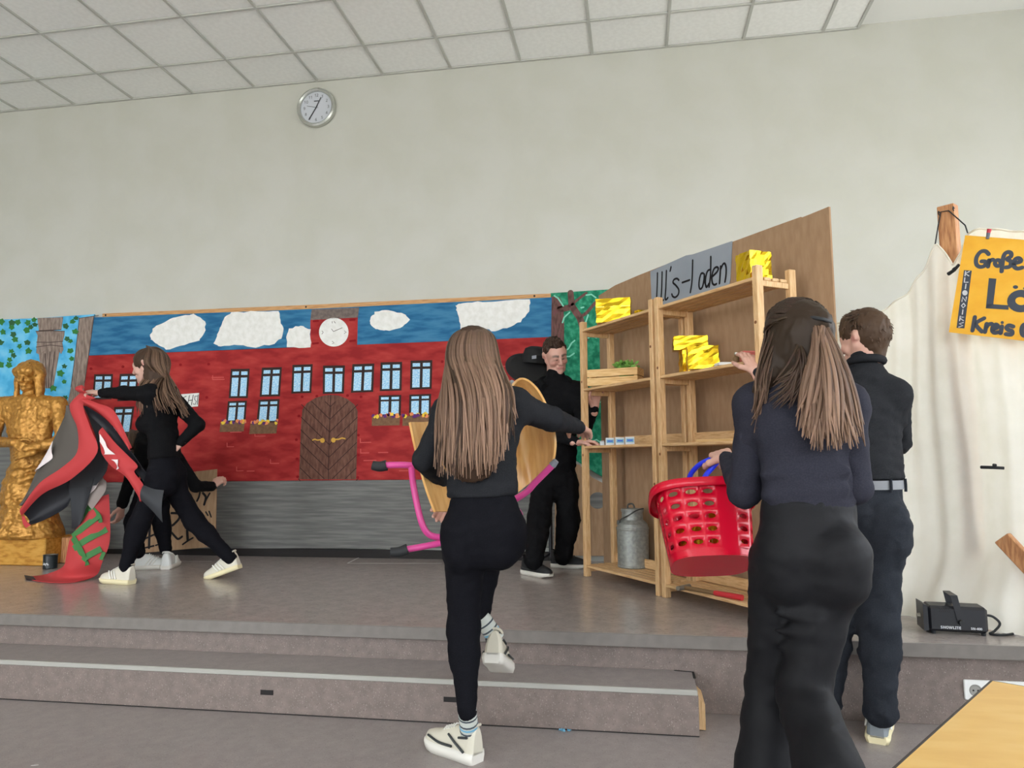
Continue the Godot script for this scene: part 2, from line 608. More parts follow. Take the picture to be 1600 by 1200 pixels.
func build_room() -> void:
	structure("floor", block(Vector3(XL - 0.2, -0.2, WZ - 0.2), Vector3(XR + 0.2, 0, ZB + 0.2)), mats.lino_floor)
	var wb := structure("wall_back", block(Vector3(XL - 0.2, 0, WZ - 0.2), Vector3(XR + 0.2, CEIL + 0.3, WZ)), mats.wall_plaster)
	# small square patch of filler and a screw mark on the plaster
	part(wb, "wall_patch", slab([P(487, 331, WZ + 0.002), P(499, 331, WZ + 0.002), P(499, 343, WZ + 0.002), P(487, 343, WZ + 0.002)], Vector3.BACK, 0.002), mats.wall_plaster)
	structure("wall_left", block(Vector3(XL - 0.2, 0, WZ), Vector3(XL, CEIL + 0.3, ZB)), mats.wall_plaster)
	window_wall("wall_right", Transform3D(Basis(), Vector3(XR, 0, 0)), WZ, ZB, [[-5.2, -3.0], [-2.6, -0.4], [0.0, 2.2], [2.6, 4.7]], 1)
	window_wall("wall_rear", Transform3D(Basis(Vector3.UP, -PI / 2), Vector3(0, 0, ZB)), XL - 0.2, XR + 0.3, [[-7.4, -4.9], [-4.3, -1.7], [-1.2, 1.4], [1.9, 4.3]], 5)
	build_ceiling()

# a wall with its inner face on local x = 0 running along local z, pierced by tall windows
func window_wall(called: String, T: Transform3D, z_from: float, z_to: float, bays: Array, first: int) -> void:
	var XW := 0.0
	var st := new_st()
	var y0 := 1.0 if first == 1 else 1.3
	var y1 := 3.7 if first == 1 else 4.1
	var solid := [[Vector3(XW, 0, z_from), Vector3(XW + 0.3, y0, z_to)], [Vector3(XW, y1, z_from), Vector3(XW + 0.3, CEIL + 0.3, z_to)]]
	var z := z_from
	for b in bays:
		solid.append([Vector3(XW, y0, z), Vector3(XW + 0.3, y1, b[0])])
		z = b[1]
	solid.append([Vector3(XW, y0, z), Vector3(XW + 0.3, y1, z_to)])
	for s in solid:
		add_box(st, T * Transform3D(Basis(), (s[0] + s[1]) * 0.5), s[1] - s[0], 0.0005)
	structure(called, done(st), mats.wall_plaster)
	for i in bays.size():
		var b = bays[i]
		var fr := new_st()
		var za: float = b[0]
		var zb: float = b[1]
		var zm := (za + zb) * 0.5
		for c in [[za + 0.03, 0.06], [zm, 0.07], [zb - 0.03, 0.06]]:
			add_box(fr, T * Transform3D(Basis(), Vector3(XW + 0.2, (y0 + y1) * 0.5, c[0])), Vector3(0.07, y1 - y0, c[1]))
		for c in [y0 + 0.03, y0 + 1.9, y1 - 0.03]:
			add_box(fr, T * Transform3D(Basis(), Vector3(XW + 0.2, c, zm)), Vector3(0.06, 0.06, zb - za))
		var w := structure("window_%d" % (i + first), done(fr), mats.frame_white)
		for k in 2:
			for r in [[y0 + 0.06, y0 + 1.87], [y0 + 1.93, y1 - 0.06]]:
				var a0 := za + 0.06 if k == 0 else zm + 0.035
				var a1 := zm - 0.035 if k == 0 else zb - 0.06
				placed(w, "pane", box(Vector3(0.006, r[1] - r[0], a1 - a0), 0.001), mats.window_glass, T * Transform3D(Basis(), Vector3(XW + 0.2, (r[0] + r[1]) * 0.5, (a0 + a1) * 0.5)))
		placed(w, "window_sill", box(Vector3(0.34, 0.03, zb - za), 0.004), mats.frame_white, T * Transform3D(Basis(), Vector3(XW + 0.1, y0 - 0.005, zm)))

func build_ceiling() -> void:
	# ceiling: plaster slab with a suspended grid of tiles below it
	var ce := structure("ceiling", block(Vector3(XL - 0.2, CEIL + 0.03, WZ - 0.2), Vector3(XR + 0.2, CEIL + 0.3, ZB + 0.2)), mats.ceiling_white)
	var pitch := 0.6257
	var xs := [1.851]
	for i in 16:
		xs.append(1.583 - pitch * i)
	var zs := [WZ + 0.012]
	for i in 18:
		zs.append(-5.525 + 0.6257 * i)
	var bar := 0.012
	for i in xs.size() - 1:
		for k in zs.size() - 1:
			var sx: float = xs[i] - xs[i + 1] - bar * 1.6
			var sz: float = zs[k + 1] - zs[k] - bar * 1.6
			var c := Vector3((xs[i] + xs[i + 1]) * 0.5, CEIL + 0.012, (zs[k] + zs[k + 1]) * 0.5)
			if k > 6:       # beyond what the camera can see: larger, unjointed pieces
				continue
			placed(ce, "ceiling_tile", box(Vector3(sx, 0.016, sz), 0.003), mats.ceiling_tile, Transform3D(Basis(), c))
	var zfar: float = zs[7]
	placed(ce, "plaster_field", box(Vector3(1.851 - xs[16], 0.016, ZB - zfar), 0.002), mats.ceiling_tile, Transform3D(Basis(), Vector3((1.851 + xs[16]) * 0.5, CEIL + 0.012, (ZB + zfar) * 0.5)))
	for x in xs:
		placed(ce, "grid_bar", box(Vector3(bar * 2.0, 0.012, zfar - WZ - 0.002), 0.002), mats.ceiling_grid, Transform3D(Basis(), Vector3(x, CEIL - 0.001, (zfar + WZ) * 0.5 + 0.001)))
	for k in 8:
		placed(ce, "grid_bar", box(Vector3(1.851 - xs[16], 0.012, bar * 2.0), 0.002), mats.ceiling_grid, Transform3D(Basis(), Vector3((1.851 + xs[16]) * 0.5, CEIL - 0.0015, zs[k])))

func build_stage() -> void:
	var s := thing("stage_platform", "low stage covered in grey-brown speckled linoleum across the hall end", "stage", Vector3(-1.7, 0, -4.8))
	part(s, "deck", block(Vector3(XL + 0.01, SY - 0.055, WZ + 0.012), Vector3(XR - 0.01, SY, -3.578), 0.004), mats.lino_stage)
	part(s, "edge_trim", block(Vector3(XL + 0.01, SY - 0.06, -3.578), Vector3(XR - 0.01, SY + 0.001, -3.566), 0.003), mats.stage_trim)
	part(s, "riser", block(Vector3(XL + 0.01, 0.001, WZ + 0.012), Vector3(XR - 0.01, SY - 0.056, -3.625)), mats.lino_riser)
	for l in [[[690, 880], [543, 880], [566, 868.5]], [[235, 877], [330, 877]]]:
		var st := new_st()
		for i in l.size() - 1:
			add_stroke(st, [G(l[i][0], l[i][1], SY + 0.0015), G(l[i + 1][0], l[i + 1][1], SY + 0.0015)], 0.012, Vector3.UP)
		part(s, "tape_line", done(st), mats.tape, "thin pale tape line on the stage floor")
	# lower step
	var t := thing("stage_step", "long low step of speckled linoleum with a pale metal nosing in front of the stage", "step", Vector3(-3.9, 0, -3.47))
	var x1 := 0.232
	var h := 0.19
	part(t, "tread", block(Vector3(XL + 0.01, h - 0.02, -3.623), Vector3(x1, h, -3.335), 0.002), mats.lino_floor)
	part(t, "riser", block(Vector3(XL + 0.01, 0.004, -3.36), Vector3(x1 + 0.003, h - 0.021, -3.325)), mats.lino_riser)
	part(t, "nosing", block(Vector3(XL + 0.01, h - 0.021, -3.334), Vector3(x1, h + 0.002, -3.318), 0.003), mats.nosing, "pale metal nosing strip")
	part(t, "end_block", slab([Vector3(x1 - 0.01, 0.004, -3.40), Vector3(x1 + 0.035, 0.004, -3.40), Vector3(x1 + 0.035, 0.11, -3.40), Vector3(x1 + 0.005, 0.14, -3.40), Vector3(x1 - 0.01, 0.14, -3.40)], Vector3.BACK, 0.2), mats.pine_v, "bare wooden block at the end of the step")
	part(t, "base_joint", block(Vector3(XL + 0.01, 0.0005, -3.358), Vector3(x1 + 0.002, 0.004, -3.322)), mats.dark_gap)
	var e := new_st()
	add_stroke(e, [Vector3(x1 + 0.001, h + 0.001, -3.5), Vector3(x1 + 0.001, h + 0.001, -3.60), Vector3(x1 - 0.08, h + 0.001, -3.615)], 0.012, Vector3.UP)
	part(t, "frayed_edge", done(e), mats.dark_gap, "dark frayed corner of the lining")
	for p in [[417, 1082], [704, 1093]]:
		var c := P(p[0], p[1], -3.324)
		part(t, "slot", block(c + Vector3(-0.032, -0.011, -0.003), c + Vector3(0.032, 0.011, 0.002)), mats.dark_gap, "dark slot cut in the step front")
	# mains sockets on the riser
	var so := thing("socket_strip", "white four-gang wall socket on the stage front beside the table", "socket", P(1550, 1075, -3.62))
	var a := P(1504, 1061, -3.624)
	var wv := 0.32
	part(so, "plate", block(a + Vector3(0, -0.085, 0), a + Vector3(wv, 0, 0.012), 0.006), mats.socket_white)
	for i in 4:
		var c := a + Vector3(0.045 + i * 0.077, -0.043, 0.012)
		var bt := Transform3D(Basis(Vector3.RIGHT, PI / 2), c)
		part(so, "socket_well", lathe(bt, [Vector2(0.0, 0.001), Vector2(0.02, 0.001), Vector2(0.023, 0.004), Vector2(0.026, 0.0)], 20), mats.socket_hole)
		for sx in [-0.0095, 0.0095]:
			part(so, "pin_hole", lathe(Transform3D(bt.basis, c + Vector3(sx, 0, 0.001)), [Vector2(0, 0.001), Vector2(0.004, 0.001), Vector2(0.004, 0)], 8), mats.dark_gap)

# ---------------------------------------------------------------- painted flats
func poly(pts: Array, z: float, dx := 0.0, dy := 0.0, s := 1.0) -> Array:
	var out := []
	for p in pts:
		out.append(P(dx + p[0] / s, dy + p[1] / s, z))
	return out
func strokes(lines: Array, z: float, w: float, dx := 0.0, dy := 0.0, s := 1.0) -> ArrayMesh:
	var st := new_st()
	for l in lines:
		add_stroke(st, poly(l, z, dx, dy, s), w, Vector3.BACK)
	return done(st)
func blob(cx: float, cy: float, rx: float, ry: float, n := 20) -> Array:
	var o := []
	for i in n:
		o.append([cx + cos(TAU * i / n) * rx, cy + sin(TAU * i / n) * ry])
	return o
func ragged(pts: Array, amp: float) -> Array:      # hand-cut edge
	var o := []
	for i in pts.size():
		var a = pts[i]
		var b = pts[(i + 1) % pts.size()]
		var n := 4
		for k in n:
			var t := float(k) / n
			o.append([lerpf(a[0], b[0], t) + rng.randf_range(-amp, amp), lerpf(a[1], b[1], t) + rng.randf_range(-amp, amp)])
	return o

func build_backdrops() -> void:
	var Z := -5.955
	var z1 := Z + 0.0015
	var z2 := Z + 0.003
	var z3 := Z + 0.0045
	var bd := thing("painted_backdrop", "wide stage flat painted with a red town hall under a blue sky", "backdrop", P(500, 857, Z))
	# the three painted fields of the flat
	part(bd, "sky_field", slab(poly([[146, 496], [168, 495], [479, 483], [862, 464.5], [861, 527], [560, 539], [136, 556]], Z), Vector3.BACK, 0.02), mats.paint_sky)
	part(bd, "wall_field", slab(poly([[136, 555.5], [560, 538.5], [861, 526.5], [868, 748], [690, 749], [340, 752], [100, 754]], Z), Vector3.BACK, 0.02), mats.paint_red)
	# clouds
	var d2 := [120.0, 440.0, 2.727]
	var clouds := [
		[[312, 225], [330, 195], [375, 170], [420, 150], [500, 140], [548, 170], [545, 220], [520, 250], [440, 275], [380, 290], [340, 265], [315, 245]],
		[[585, 262], [600, 225], [615, 190], [630, 150], [660, 133], [770, 125], [860, 125], [870, 180], [883, 200], [870, 245], [840, 265], [760, 280], [690, 270], [610, 278]],
		[[897, 280], [895, 235], [905, 200], [955, 185], [995, 205], [997, 280]],
		[[1249, 160], [1271, 130], [1331, 120], [1401, 140], [1419, 165], [1391, 190], [1331, 210], [1281, 205], [1251, 185]],
		[[1616, 100], [1640, 92], [1731, 85], [1931, 75], [1929, 130], [1891, 170], [1851, 190], [1781, 212], [1731, 200], [1636, 200], [1631, 160], [1616, 120]]]
	for c in clouds:
		part(bd, "painted_cloud", slab(poly(ragged(c, 3.0), z1, d2[0], d2[1], d2[2]), Vector3.BACK, 0.0015), mats.paint_white)
	# clock tower
	var tw := part(bd, "painted_tower", slab(poly([[485, 498], [559, 495], [558, 540], [485, 546]], z1), Vector3.BACK, 0.0015), mats.paint_red)
	part(tw, "roof_strip", slab(poly([[487, 483.5], [561, 480.5], [559, 496], [485, 500]], z2), Vector3.BACK, 0.0015), mats.paint_roof)
	part(tw, "painted_clock", slab(poly(blob(521.5, 519, 23, 22.5, 40), z2), Vector3.BACK, 0.0015), mats.paint_white)
	part(tw, "clock_marks", strokes([[[521, 518], [518, 514]], [[521, 518], [535, 512]], [[519, 502], [519, 505]], [[522, 502], [524, 505]], [[538, 517], [541, 519], [538, 521]], [[519, 533], [522, 536], [519, 537]], [[503, 517], [505, 519], [503, 522]]], z3, 0.004), mats.paint_line)
	part(tw, "corner_blocks", strokes([[[490, 502], [497, 501.5]], [[547, 500], [554, 499.5]], [[489, 537], [497, 536]], [[547, 533], [555, 532]]], z3, 0.018), mats.paint_dot)
	# windows: four corners each, in zoomed pixels (offset, offset, scale)
	var d7 := [340.0, 550.0, 4.4444]
	var d6 := [130.0, 440.0, 4.6138]
	var wins := [
		[d7, [92, 118], [222, 116], [209, 320], [77, 321], 0], [d7, [308, 109], [446, 105], [432, 308], [292, 310], 0], [d7, [520, 90], [660, 84], [650, 284], [512, 289], 0],
		[d7, [732, 95], [884, 93], [876, 288], [730, 291], 0], [d7, [936, 85], [1088, 80], [1080, 277], [926, 283], 0], [d7, [1132, 72], [1281, 68], [1277, 268], [1126, 272], 0], [d7, [1340, 60], [1491, 56], [1486, 256], [1336, 261], 0],
		[d7, [72, 342], [203, 338], [192, 482], [58, 486], 1], [d7, [286, 332], [430, 327], [420, 488], [270, 492], 1], [d7, [1120, 302], [1275, 298], [1272, 440], [1116, 444], 1], [d7, [1332, 296], [1482, 291], [1480, 438], [1328, 442], 1],
		[d6, [80, 668], [214, 666], [204, 848], [66, 850], 0], [d6, [264, 666], [396, 662], [384, 858], [246, 862], 0], [d6, [224, 905], [368, 900], [342, 1095], [198, 1100], 0]]
	for w in wins:
		var d = w[0]
		var q := []
		for i in range(1, 5):
			q.append(Vector2(d[0] + w[i][0] / d[2], d[1] + w[i][1] / d[2]))
		var at := func(u: float, v: float, z: float) -> Vector3:
			var p: Vector2 = q[0].lerp(q[1], u).lerp(q[3].lerp(q[2], u), v)
			return P(p.x, p.y, z)
		var f := part(bd, "painted_window", slab([at.call(0, 0, z1), at.call(1, 0, z1), at.call(1, 1, z1), at.call(0, 1, z1)], Vector3.BACK, 0.0015), mats.paint_frame)
		for r in [[0.09, 0.21], [0.30, 0.93]]:
			for c in [[0.10, 0.44], [0.57, 0.90]]:
				part(f, "pane", slab([at.call(c[0], r[0], z2), at.call(c[1], r[0], z2), at.call(c[1], r[1], z2), at.call(c[0], r[1], z2)], Vector3.BACK, 0.0015), mats.paint_pane)
		if w[5] == 1:
			var bx := part(f, "flower_box", slab([at.call(-0.28, 1.02, z2), at.call(0.98, 1.0, z2), at.call(0.95, 1.48, z2), at.call(-0.28, 1.48, z2)], Vector3.BACK, 0.0015), mats.paint_soil)
			for col in ["paint_purple", "paint_orange", "paint_yellow"]:
				var st := new_st()
				for k in 5:
					var u := rng.randf_range(-0.25, 0.98)
					var v := rng.randf_range(0.92, 1.05)
					var c: Vector3 = at.call(u, v, z3 + k * 0.0002)
					var o := []
					for a in 9:
						o.append(c + Vector3(cos(TAU * a / 9.0), sin(TAU * a / 9.0), 0) * rng.randf_range(0.011, 0.02))
					add_slab(st, o, Vector3.BACK, 0.001)
				var fl := MeshInstance3D.new()
				fl.name = "painted_flowers"
				fl.mesh = done(st)
				fl.material_override = mats[col]
				fl.position = -base_of(f)
				fl.set_meta("kind", "stuff")
				f.add_child(fl, true)
	# double door with an arch and slanting boards
	var door := [[565, 885], [572, 700], [580, 500], [588, 400], [620, 355], [680, 318], [740, 302], [785, 298], [840, 302], [900, 325], [950, 365], [972, 410], [970, 550], [962, 885]]
	var dd := part(bd, "painted_door", slab(poly(door, z1, d7[0], d7[1], d7[2]), Vector3.BACK, 0.0015), mats.paint_door)
	var lines := [[[785, 300], [775, 560], [768, 885]]]
	for i in 9:
		var y := 380.0 + i * 88.0
		var xm := lerpf(785.0, 768.0, clampf((y - 300.0) / 585.0, 0, 1))
		var span := 195.0
		var yl := y - span * 0.98
		var a := [xm, y]
		var b := [xm - span, yl]
		var c := [xm + span, yl]
		if yl < 345.0:
			var k := (y - 345.0) / (y - yl)
			b = [xm - span * k, 345.0]
			c = [xm + span * k, 345.0]
		if y > 880.0:
			var k2 := (y - 880.0) / (y - yl)
			lines.append([[xm - span * k2, 880.0], b])
			lines.append([[xm + span * k2, 880.0], c])
		else:
			lines.append([a, b])
			lines.append([a, c])
	part(dd, "board_lines", strokes(lines, z2, 0.006, d7[0], d7[1], d7[2]), mats.paint_line)
	var hs := new_st()
	for l in [[[660, 612], [675, 606], [695, 612], [725, 606]], [[885, 602], [862, 598], [840, 606], [805, 606]]]:
		add_stroke(hs, smooth_line(poly(l, z3, d7[0], d7[1], d7[2])), 0.011, Vector3.BACK)
	for c in [[728, 614], [804, 612]]:
		add_slab(hs, poly(blob(c[0], c[1], 16, 17, 14), z3 + 0.0005, d7[0], d7[1], d7[2]), Vector3.BACK, 0.0015)
	part(dd, "painted_handles", done(hs), mats.paint_gold, "gold painted lever handles")
	# brick outlines and dabs
	var bl := []
	for i in 70:
		var x := rng.randf_range(150, 850)
		var y := rng.randf_range(566, 742)
		var wd := rng.randf_range(9, 20)
		if y < 700 and x > 340 and x < 700 and y > 555 and y < 672:
			continue
		if x > 462 and x < 562:
			continue
		bl.append([[x, y], [x + wd, y - wd * 0.02]])
		if rng.randf() > 0.6:
			bl.append([[x, y], [x, y - 6]])
	part(bd, "brick_strokes", strokes(bl, z1 + 0.0004, 0.008), mats.paint_brick).set_meta("kind", "stuff")
	var ds := new_st()
	for p in [[142, 576], [192, 573], [282, 570], [326, 569], [472, 620], [495, 619], [543, 618], [564, 620], [467, 650], [463, 687], [464, 717], [465, 745], [560, 680], [560, 711], [559, 746], [323, 621], [691, 565], [316, 666]]:
		add_slab(ds, poly(blob(p[0], p[1], 2.4, 2.2, 8), z1 + 0.001), Vector3.BACK, 0.001)
	part(bd, "painted_dots", done(ds), mats.paint_dot).set_meta("kind", "stuff")
	# grey board below the red field
	var gb := thing("grey_board", "long dark grey painted board under the red town hall flat", "board", P(500, 857, -5.945))
	part(gb, "board", slab(poly([[100, 755], [340, 752.5], [690, 749.5], [880, 748], [880, 856], [640, 856.5], [300, 857], [100, 858]], -5.945), Vector3.BACK, 0.025), mats.paint_grey)
	part(gb, "base_rail", block(Vector3(P(100, 857, -5.96).x, SY, -5.985), Vector3(P(880, 857, -5.96).x, P(500, 857, -5.96).y - 0.003, -5.955)), mats.dark_gap)
	# wooden batten along the top
	var ba := thing("batten", "long wooden batten running along the top of the town hall flat", "batten", P(500, 480, -5.985))
	part(ba, "rail", slab(poly([[160, 490], [479, 476.5], [862, 458.5], [862, 468], [479, 486], [160, 498]], -5.978), Vector3.BACK, 0.03), mats.batten)
	for p in [[165, 492.5], [478, 479.5], [835, 462.5]]:
		part(ba, "screw", lathe(Transform3D(Basis(Vector3.RIGHT, PI / 2), P(p[0], p[1], -5.978)), [Vector2(0, 0.003), Vector2(0.008, 0.002), Vector2(0.009, 0)], 10), mats.dark_gap)
	# notice on the painted wall
	var no := thing("notice_sign", "small white notice with black capitals on the red painted wall", "sign", P(297, 624, -5.945))
	part(no, "paper", slab(poly([[268, 617], [311, 614], [309, 635], [268, 638]], -5.946), Vector3.BACK, 0.003), mats.paint_white)
	part(no, "lettering", strokes([[[291, 619], [287, 621], [285, 627], [286, 633], [289, 632]], [[296, 618], [293, 633]], [[302, 617], [299, 633]], [[294.5, 626], [300.5, 625]], [[308, 619], [304.5, 619], [304, 624], [306.5, 627], [305, 632], [302, 631]], [[283, 620], [280, 634]], [[309.4, 617], [308, 632]]], -5.9452, 0.006), mats.paint_black)

	# left flat: columns and ivy
	var da := [0.0, 480.0, 5.4545]
	var lf := thing("column_backdrop", "stage flat painted with stone columns and ivy on bright blue behind the golden statue", "backdrop", P(60, 857, Z))
	var xl := XL + 1.2
	var tl := Vector3(xl, P(0, 499, Z).y, Z)
	part(lf, "blue_field", slab([tl, P(60, 497, Z), P(147, 491, Z), P(104, 755, Z), P(0, 655, Z), Vector3(xl, P(0, 655, Z).y, Z)], Vector3.BACK, 0.018), mats.paint_lightblue)
	part(lf, "grey_field", slab([Vector3(xl, P(0, 655, z1).y, z1), P(0, 655, z1), P(22, 652, z1), P(104, 700, z1), P(100, 857, z1), Vector3(xl, P(0, 857, z1).y, z1)], Vector3.BACK, 0.018), mats.paint_grey)
	var col := part(lf, "painted_column", slab(poly([[330, 340], [510, 340], [505, 385], [452, 690], [372, 690], [330, 400]], z1, 0, 480, da[2]), Vector3.BACK, 0.0015), mats.paint_stone)
	part(col, "capital", slab(poly([[305, 205], [320, 240], [312, 330], [308, 390], [340, 405], [380, 372], [440, 360], [500, 368], [520, 400], [540, 360], [530, 300], [548, 240], [550, 205], [430, 198]], z2, 0, 480, da[2]), Vector3.BACK, 0.0015), mats.paint_stone)
	part(col, "column_top", slab(poly([[318, 92], [538, 84], [522, 190], [430, 200], [332, 200]], z2, 0, 480, da[2]), Vector3.BACK, 0.0015), mats.paint_stone)
	part(col, "fluting", strokes([[[385, 395], [395, 690]], [[425, 380], [410, 690]], [[465, 380], [430, 690]], [[305, 205], [430, 200], [550, 205]], [[312, 298], [430, 300], [535, 290]], [[308, 340], [430, 322], [535, 335]], [[332, 200], [522, 190]]], z3, 0.007, 0, 480, da[2]), mats.paint_stone_line)
	var pil := part(lf, "painted_pillar", slab(poly([[676, 92], [800, 76], [762, 360], [722, 640], [690, 900], [560, 900], [604, 680], [640, 420]], z1, 0, 480, da[2]), Vector3.BACK, 0.0015), mats.paint_stone)
	part(pil, "pillar_edge", strokes([[[800, 76], [762, 360], [722, 640]], [[676, 92], [640, 420], [604, 680]], [[670, 95], [840, 70]]], z2, 0.006, 0, 480, da[2]), mats.paint_stone_line)
	var leaves := [[100, 130], [150, 128], [98, 172], [112, 232], [126, 276], [236, 132], [262, 168], [228, 196], [165, 332], [232, 302], [243, 374], [98, 376], [114, 412], [80, 446], [76, 492], [562, 162], [618, 122], [642, 210], [572, 268], [600, 372], [612, 440], [548, 504], [516, 564], [546, 636], [648, 92], [290, 108], [10, 120], [2, 300], [0, 490], [452, 692], [560, 770], [25, 210], [600, 290], [298, 150]]
	for i in leaves.size():
		var l = leaves[i]
		var o := []
		var r := rng.randf_range(24, 36)
		var a0 := rng.randf() * TAU
		for k in 10:
			var rr := r * (1.0 if k % 2 == 0 else 0.68) * rng.randf_range(0.8, 1.15)
			o.append([l[0] + cos(a0 + TAU * k / 10.0) * rr, l[1] + sin(a0 + TAU * k / 10.0) * rr * 0.9])
		part(lf, "painted_leaf", slab(poly(o, z2 + 0.0002 * (i % 5), 0, 480, da[2]), Vector3.BACK, 0.001), mats.paint_leaf if i % 3 else mats.paint_leaf_dark)

	# right flat: tree
	var tz := -5.962
	var tf := thing("tree_backdrop", "green painted tree flat behind the boy and the shop shelves", "backdrop", P(905, 857, tz))
	part(tf, "green_field", slab(poly([[860.5, 458], [985, 450], [990, 735], [945, 748], [868, 700]], tz), Vector3.BACK, 0.015), mats.paint_tree)
	var tst := new_st()
	for l in [[[[70, 330], [100, 500], [105, 900], [80, 1600]], 0.115], [[[150, 430], [270, 410], [325, 370], [315, 175]], 0.05], [[[330, 370], [400, 480], [460, 570], [500, 700], [540, 900]], 0.055], [[[450, 560], [560, 490], [700, 330]], 0.026], [[[340, 360], [440, 270], [560, 180]], 0.022]]:
		add_stroke(tst, smooth_line(poly(l[0], tz + 0.0015, 860, 440, 10.0)), l[1], Vector3.BACK)
	part(tf, "painted_trunk", done(tst), mats.paint_trunk)
	var ml := []
	for l in [[[210, 1090], [280, 1050], [330, 960], [380, 920]], [[240, 1170], [300, 1170], [370, 1120]], [[590, 880], [640, 850], [720, 880]], [[760, 850], [790, 900]], [[190, 640], [215, 560], [300, 480]], [[480, 410], [520, 400]], [[560, 210], [640, 200], [710, 250]], [[550, 640], [590, 520]], [[60, 220], [120, 260], [200, 380]], [[640, 1700], [700, 1660], [780, 1720]], [[700, 1900], [800, 1880]], [[480, 2050], [560, 2020], [640, 2060], [740, 2010]], [[640, 2500], [720, 2470], [800, 2520]]]:
		ml.append(l)
	part(tf, "brush_marks", strokes(ml, tz + 0.003, 0.012, 860, 440, 10.0), mats.paint_mint)
	# brown cut-out below the tree
	var bc := thing("cardboard_cutout", "brown cardboard cut-out with a painted dark disc under the tree flat", "cutout", P(925, 866, -5.93))
	part(bc, "panel", slab(poly([[868, 720], [905, 726], [925, 746], [948, 758], [980, 756], [985, 869], [866, 868]], -5.93), Vector3.BACK, 0.012), mats.cardboard)
	part(bc, "painted_disc", slab(poly(blob(934, 782, 13.5, 13.0, 24), -5.9285), Vector3.BACK, 0.0015), mats.paint_grey, "dark grey painted disc")

# ---------------------------------------------------------------- the shop: shelves, card wall, goods
const SU := Vector3(0.578, 0, 0.816)       # along the shelves
const SN := Vector3(0.816, 0, -0.578)      # from their front to their back
const SO := Vector3(-0.385, 0, -5.236)     # front left post
const SHELF_Y := [0.44, 1.265, 1.672, 2.098]

func S(s: float, y: float, off: float) -> Vector3:
	return SO + SU * s + SN * off + Vector3.UP * y
func SB() -> Basis:
	return Basis(SU, Vector3.UP, -SN)

# the place on a shelf of height y, off behind its front edge, that is seen in that column
func on_shelf(px: float, py: float, off: float, y: float) -> Vector3:
	var q := PN(px, py, S(0, 0, off), SN)
	return S((q - SO).dot(SU), y, off)

func shelf_unit(s0: float, label: String) -> void:
	var W := 0.862
	var D := 0.27
	var t := thing("shelf_unit", label, "shelf", S(s0 + W * 0.5, SY, D * 0.5), "pine shelf units of the shop")
	for s in [s0 + 0.018, s0 + W - 0.018]:
		for o in [0.02, D - 0.02]:
			placed(t, "post", box(Vector3(0.036, 2.155 - SY, 0.044), 0.003), mats.pine_v, Transform3D(SB(), S(s, (SY + 2.155) * 0.5, o)))
		for y in SHELF_Y:
			placed(t, "rung", box(Vector3(0.02, 0.03, D - 0.09), 0.002), mats.pine_v, Transform3D(SB(), S(s, y - 0.033, D * 0.5)))
	for i in 4:
		var y: float = SHELF_Y[i]
		var n := 5
		for k in n:
			var o := 0.024 + (D - 0.048) * k / (n - 1)
			var inset := 0.037 if (k == 0 or k == n - 1) else 0.006
			placed(t, "slat", box(Vector3(W - inset * 2.0, 0.018, 0.044), 0.003), mats.pine_h, Transform3D(SB(), S(s0 + W * 0.5, y - 0.009, o)))
	for y in [0.475, 1.30]:
		placed(t, "back_rail", box(Vector3(W - 0.075, 0.06, 0.016), 0.002), mats.pine_h, Transform3D(SB(), S(s0 + W * 0.5, y, D - 0.012)))
	for p in [[0.02, 1.2], [0.84, 1.86], [0.845, 1.02], [0.02, 1.72]]:
		placed(t, "knot", lathe(Transform3D(), [Vector2(0, 0.0006), Vector2(0.008, 0.0006), Vector2(0.009, 0)], 10), mats.pine_knot, Transform3D(Basis(SU, -SN, Vector3.DOWN), S(s0 + p[0], p[1], -0.002)))

func foil_box(called: String, label: String, at: Vector3, size: Vector3, yaw: float, tape := true, lean := Basis()) -> Node3D:
	var t := thing(called, label, "parcel", at, "gold foil parcels in the shop")
	var b := lean * Basis(Vector3.UP, yaw)
	# wrapped block with slightly crumpled faces
	var st := new_st()
	st.set_smooth_group(-1)
	var n := 6
	var r := RandomNumberGenerator.new()
	r.seed = hash(label)
	var amp := minf(size.x, size.y) * 0.028
	var grid := {}
	var at_ := func(i: int, j: int, k: int) -> Vector3:
		var key := Vector3i(i, j, k)
		if not grid.has(key):
			var p := Vector3(float(i) / n - 0.5, float(j) / n, float(k) / n - 0.5) * size
			if j > 0:
				p += Vector3(r.randf_range(-amp, amp), r.randf_range(-amp, 0.0) if j == n else r.randf_range(-amp, amp), r.randf_range(-amp, amp))
			grid[key] = at + b * p
		return grid[key]
	for ax in 3:
		for e in [0, n]:
			for i in n:
				for j in n:
					var q := []
					for d in [[0, 0], [1, 0], [1, 1], [0, 1]]:
						var k := [0, 0, 0]
						k[ax] = e
						k[(ax + 1) % 3] = i + d[0]
						k[(ax + 2) % 3] = j + d[1]
						q.append(at_.call(k[0], k[1], k[2]))
					quad(st, q[0], q[1], q[2], q[3], b[ax] * (1.0 if e == n else -1.0))
	part(t, "wrapping", done(st), mats.gold_foil)
	if tape:
		var y1 := size.y * 0.62
		part(t, "fold", slab([at + b * Vector3(-size.x * 0.49, y1, size.z * 0.515), at + b * Vector3(size.x * 0.49, y1, size.z * 0.515), at + b * Vector3(size.x * 0.49, y1 + 0.006, size.z * 0.515), at + b * Vector3(-size.x * 0.49, y1 + 0.006, size.z * 0.515)], b.z, 0.003), mats.gold_tape)
	return t

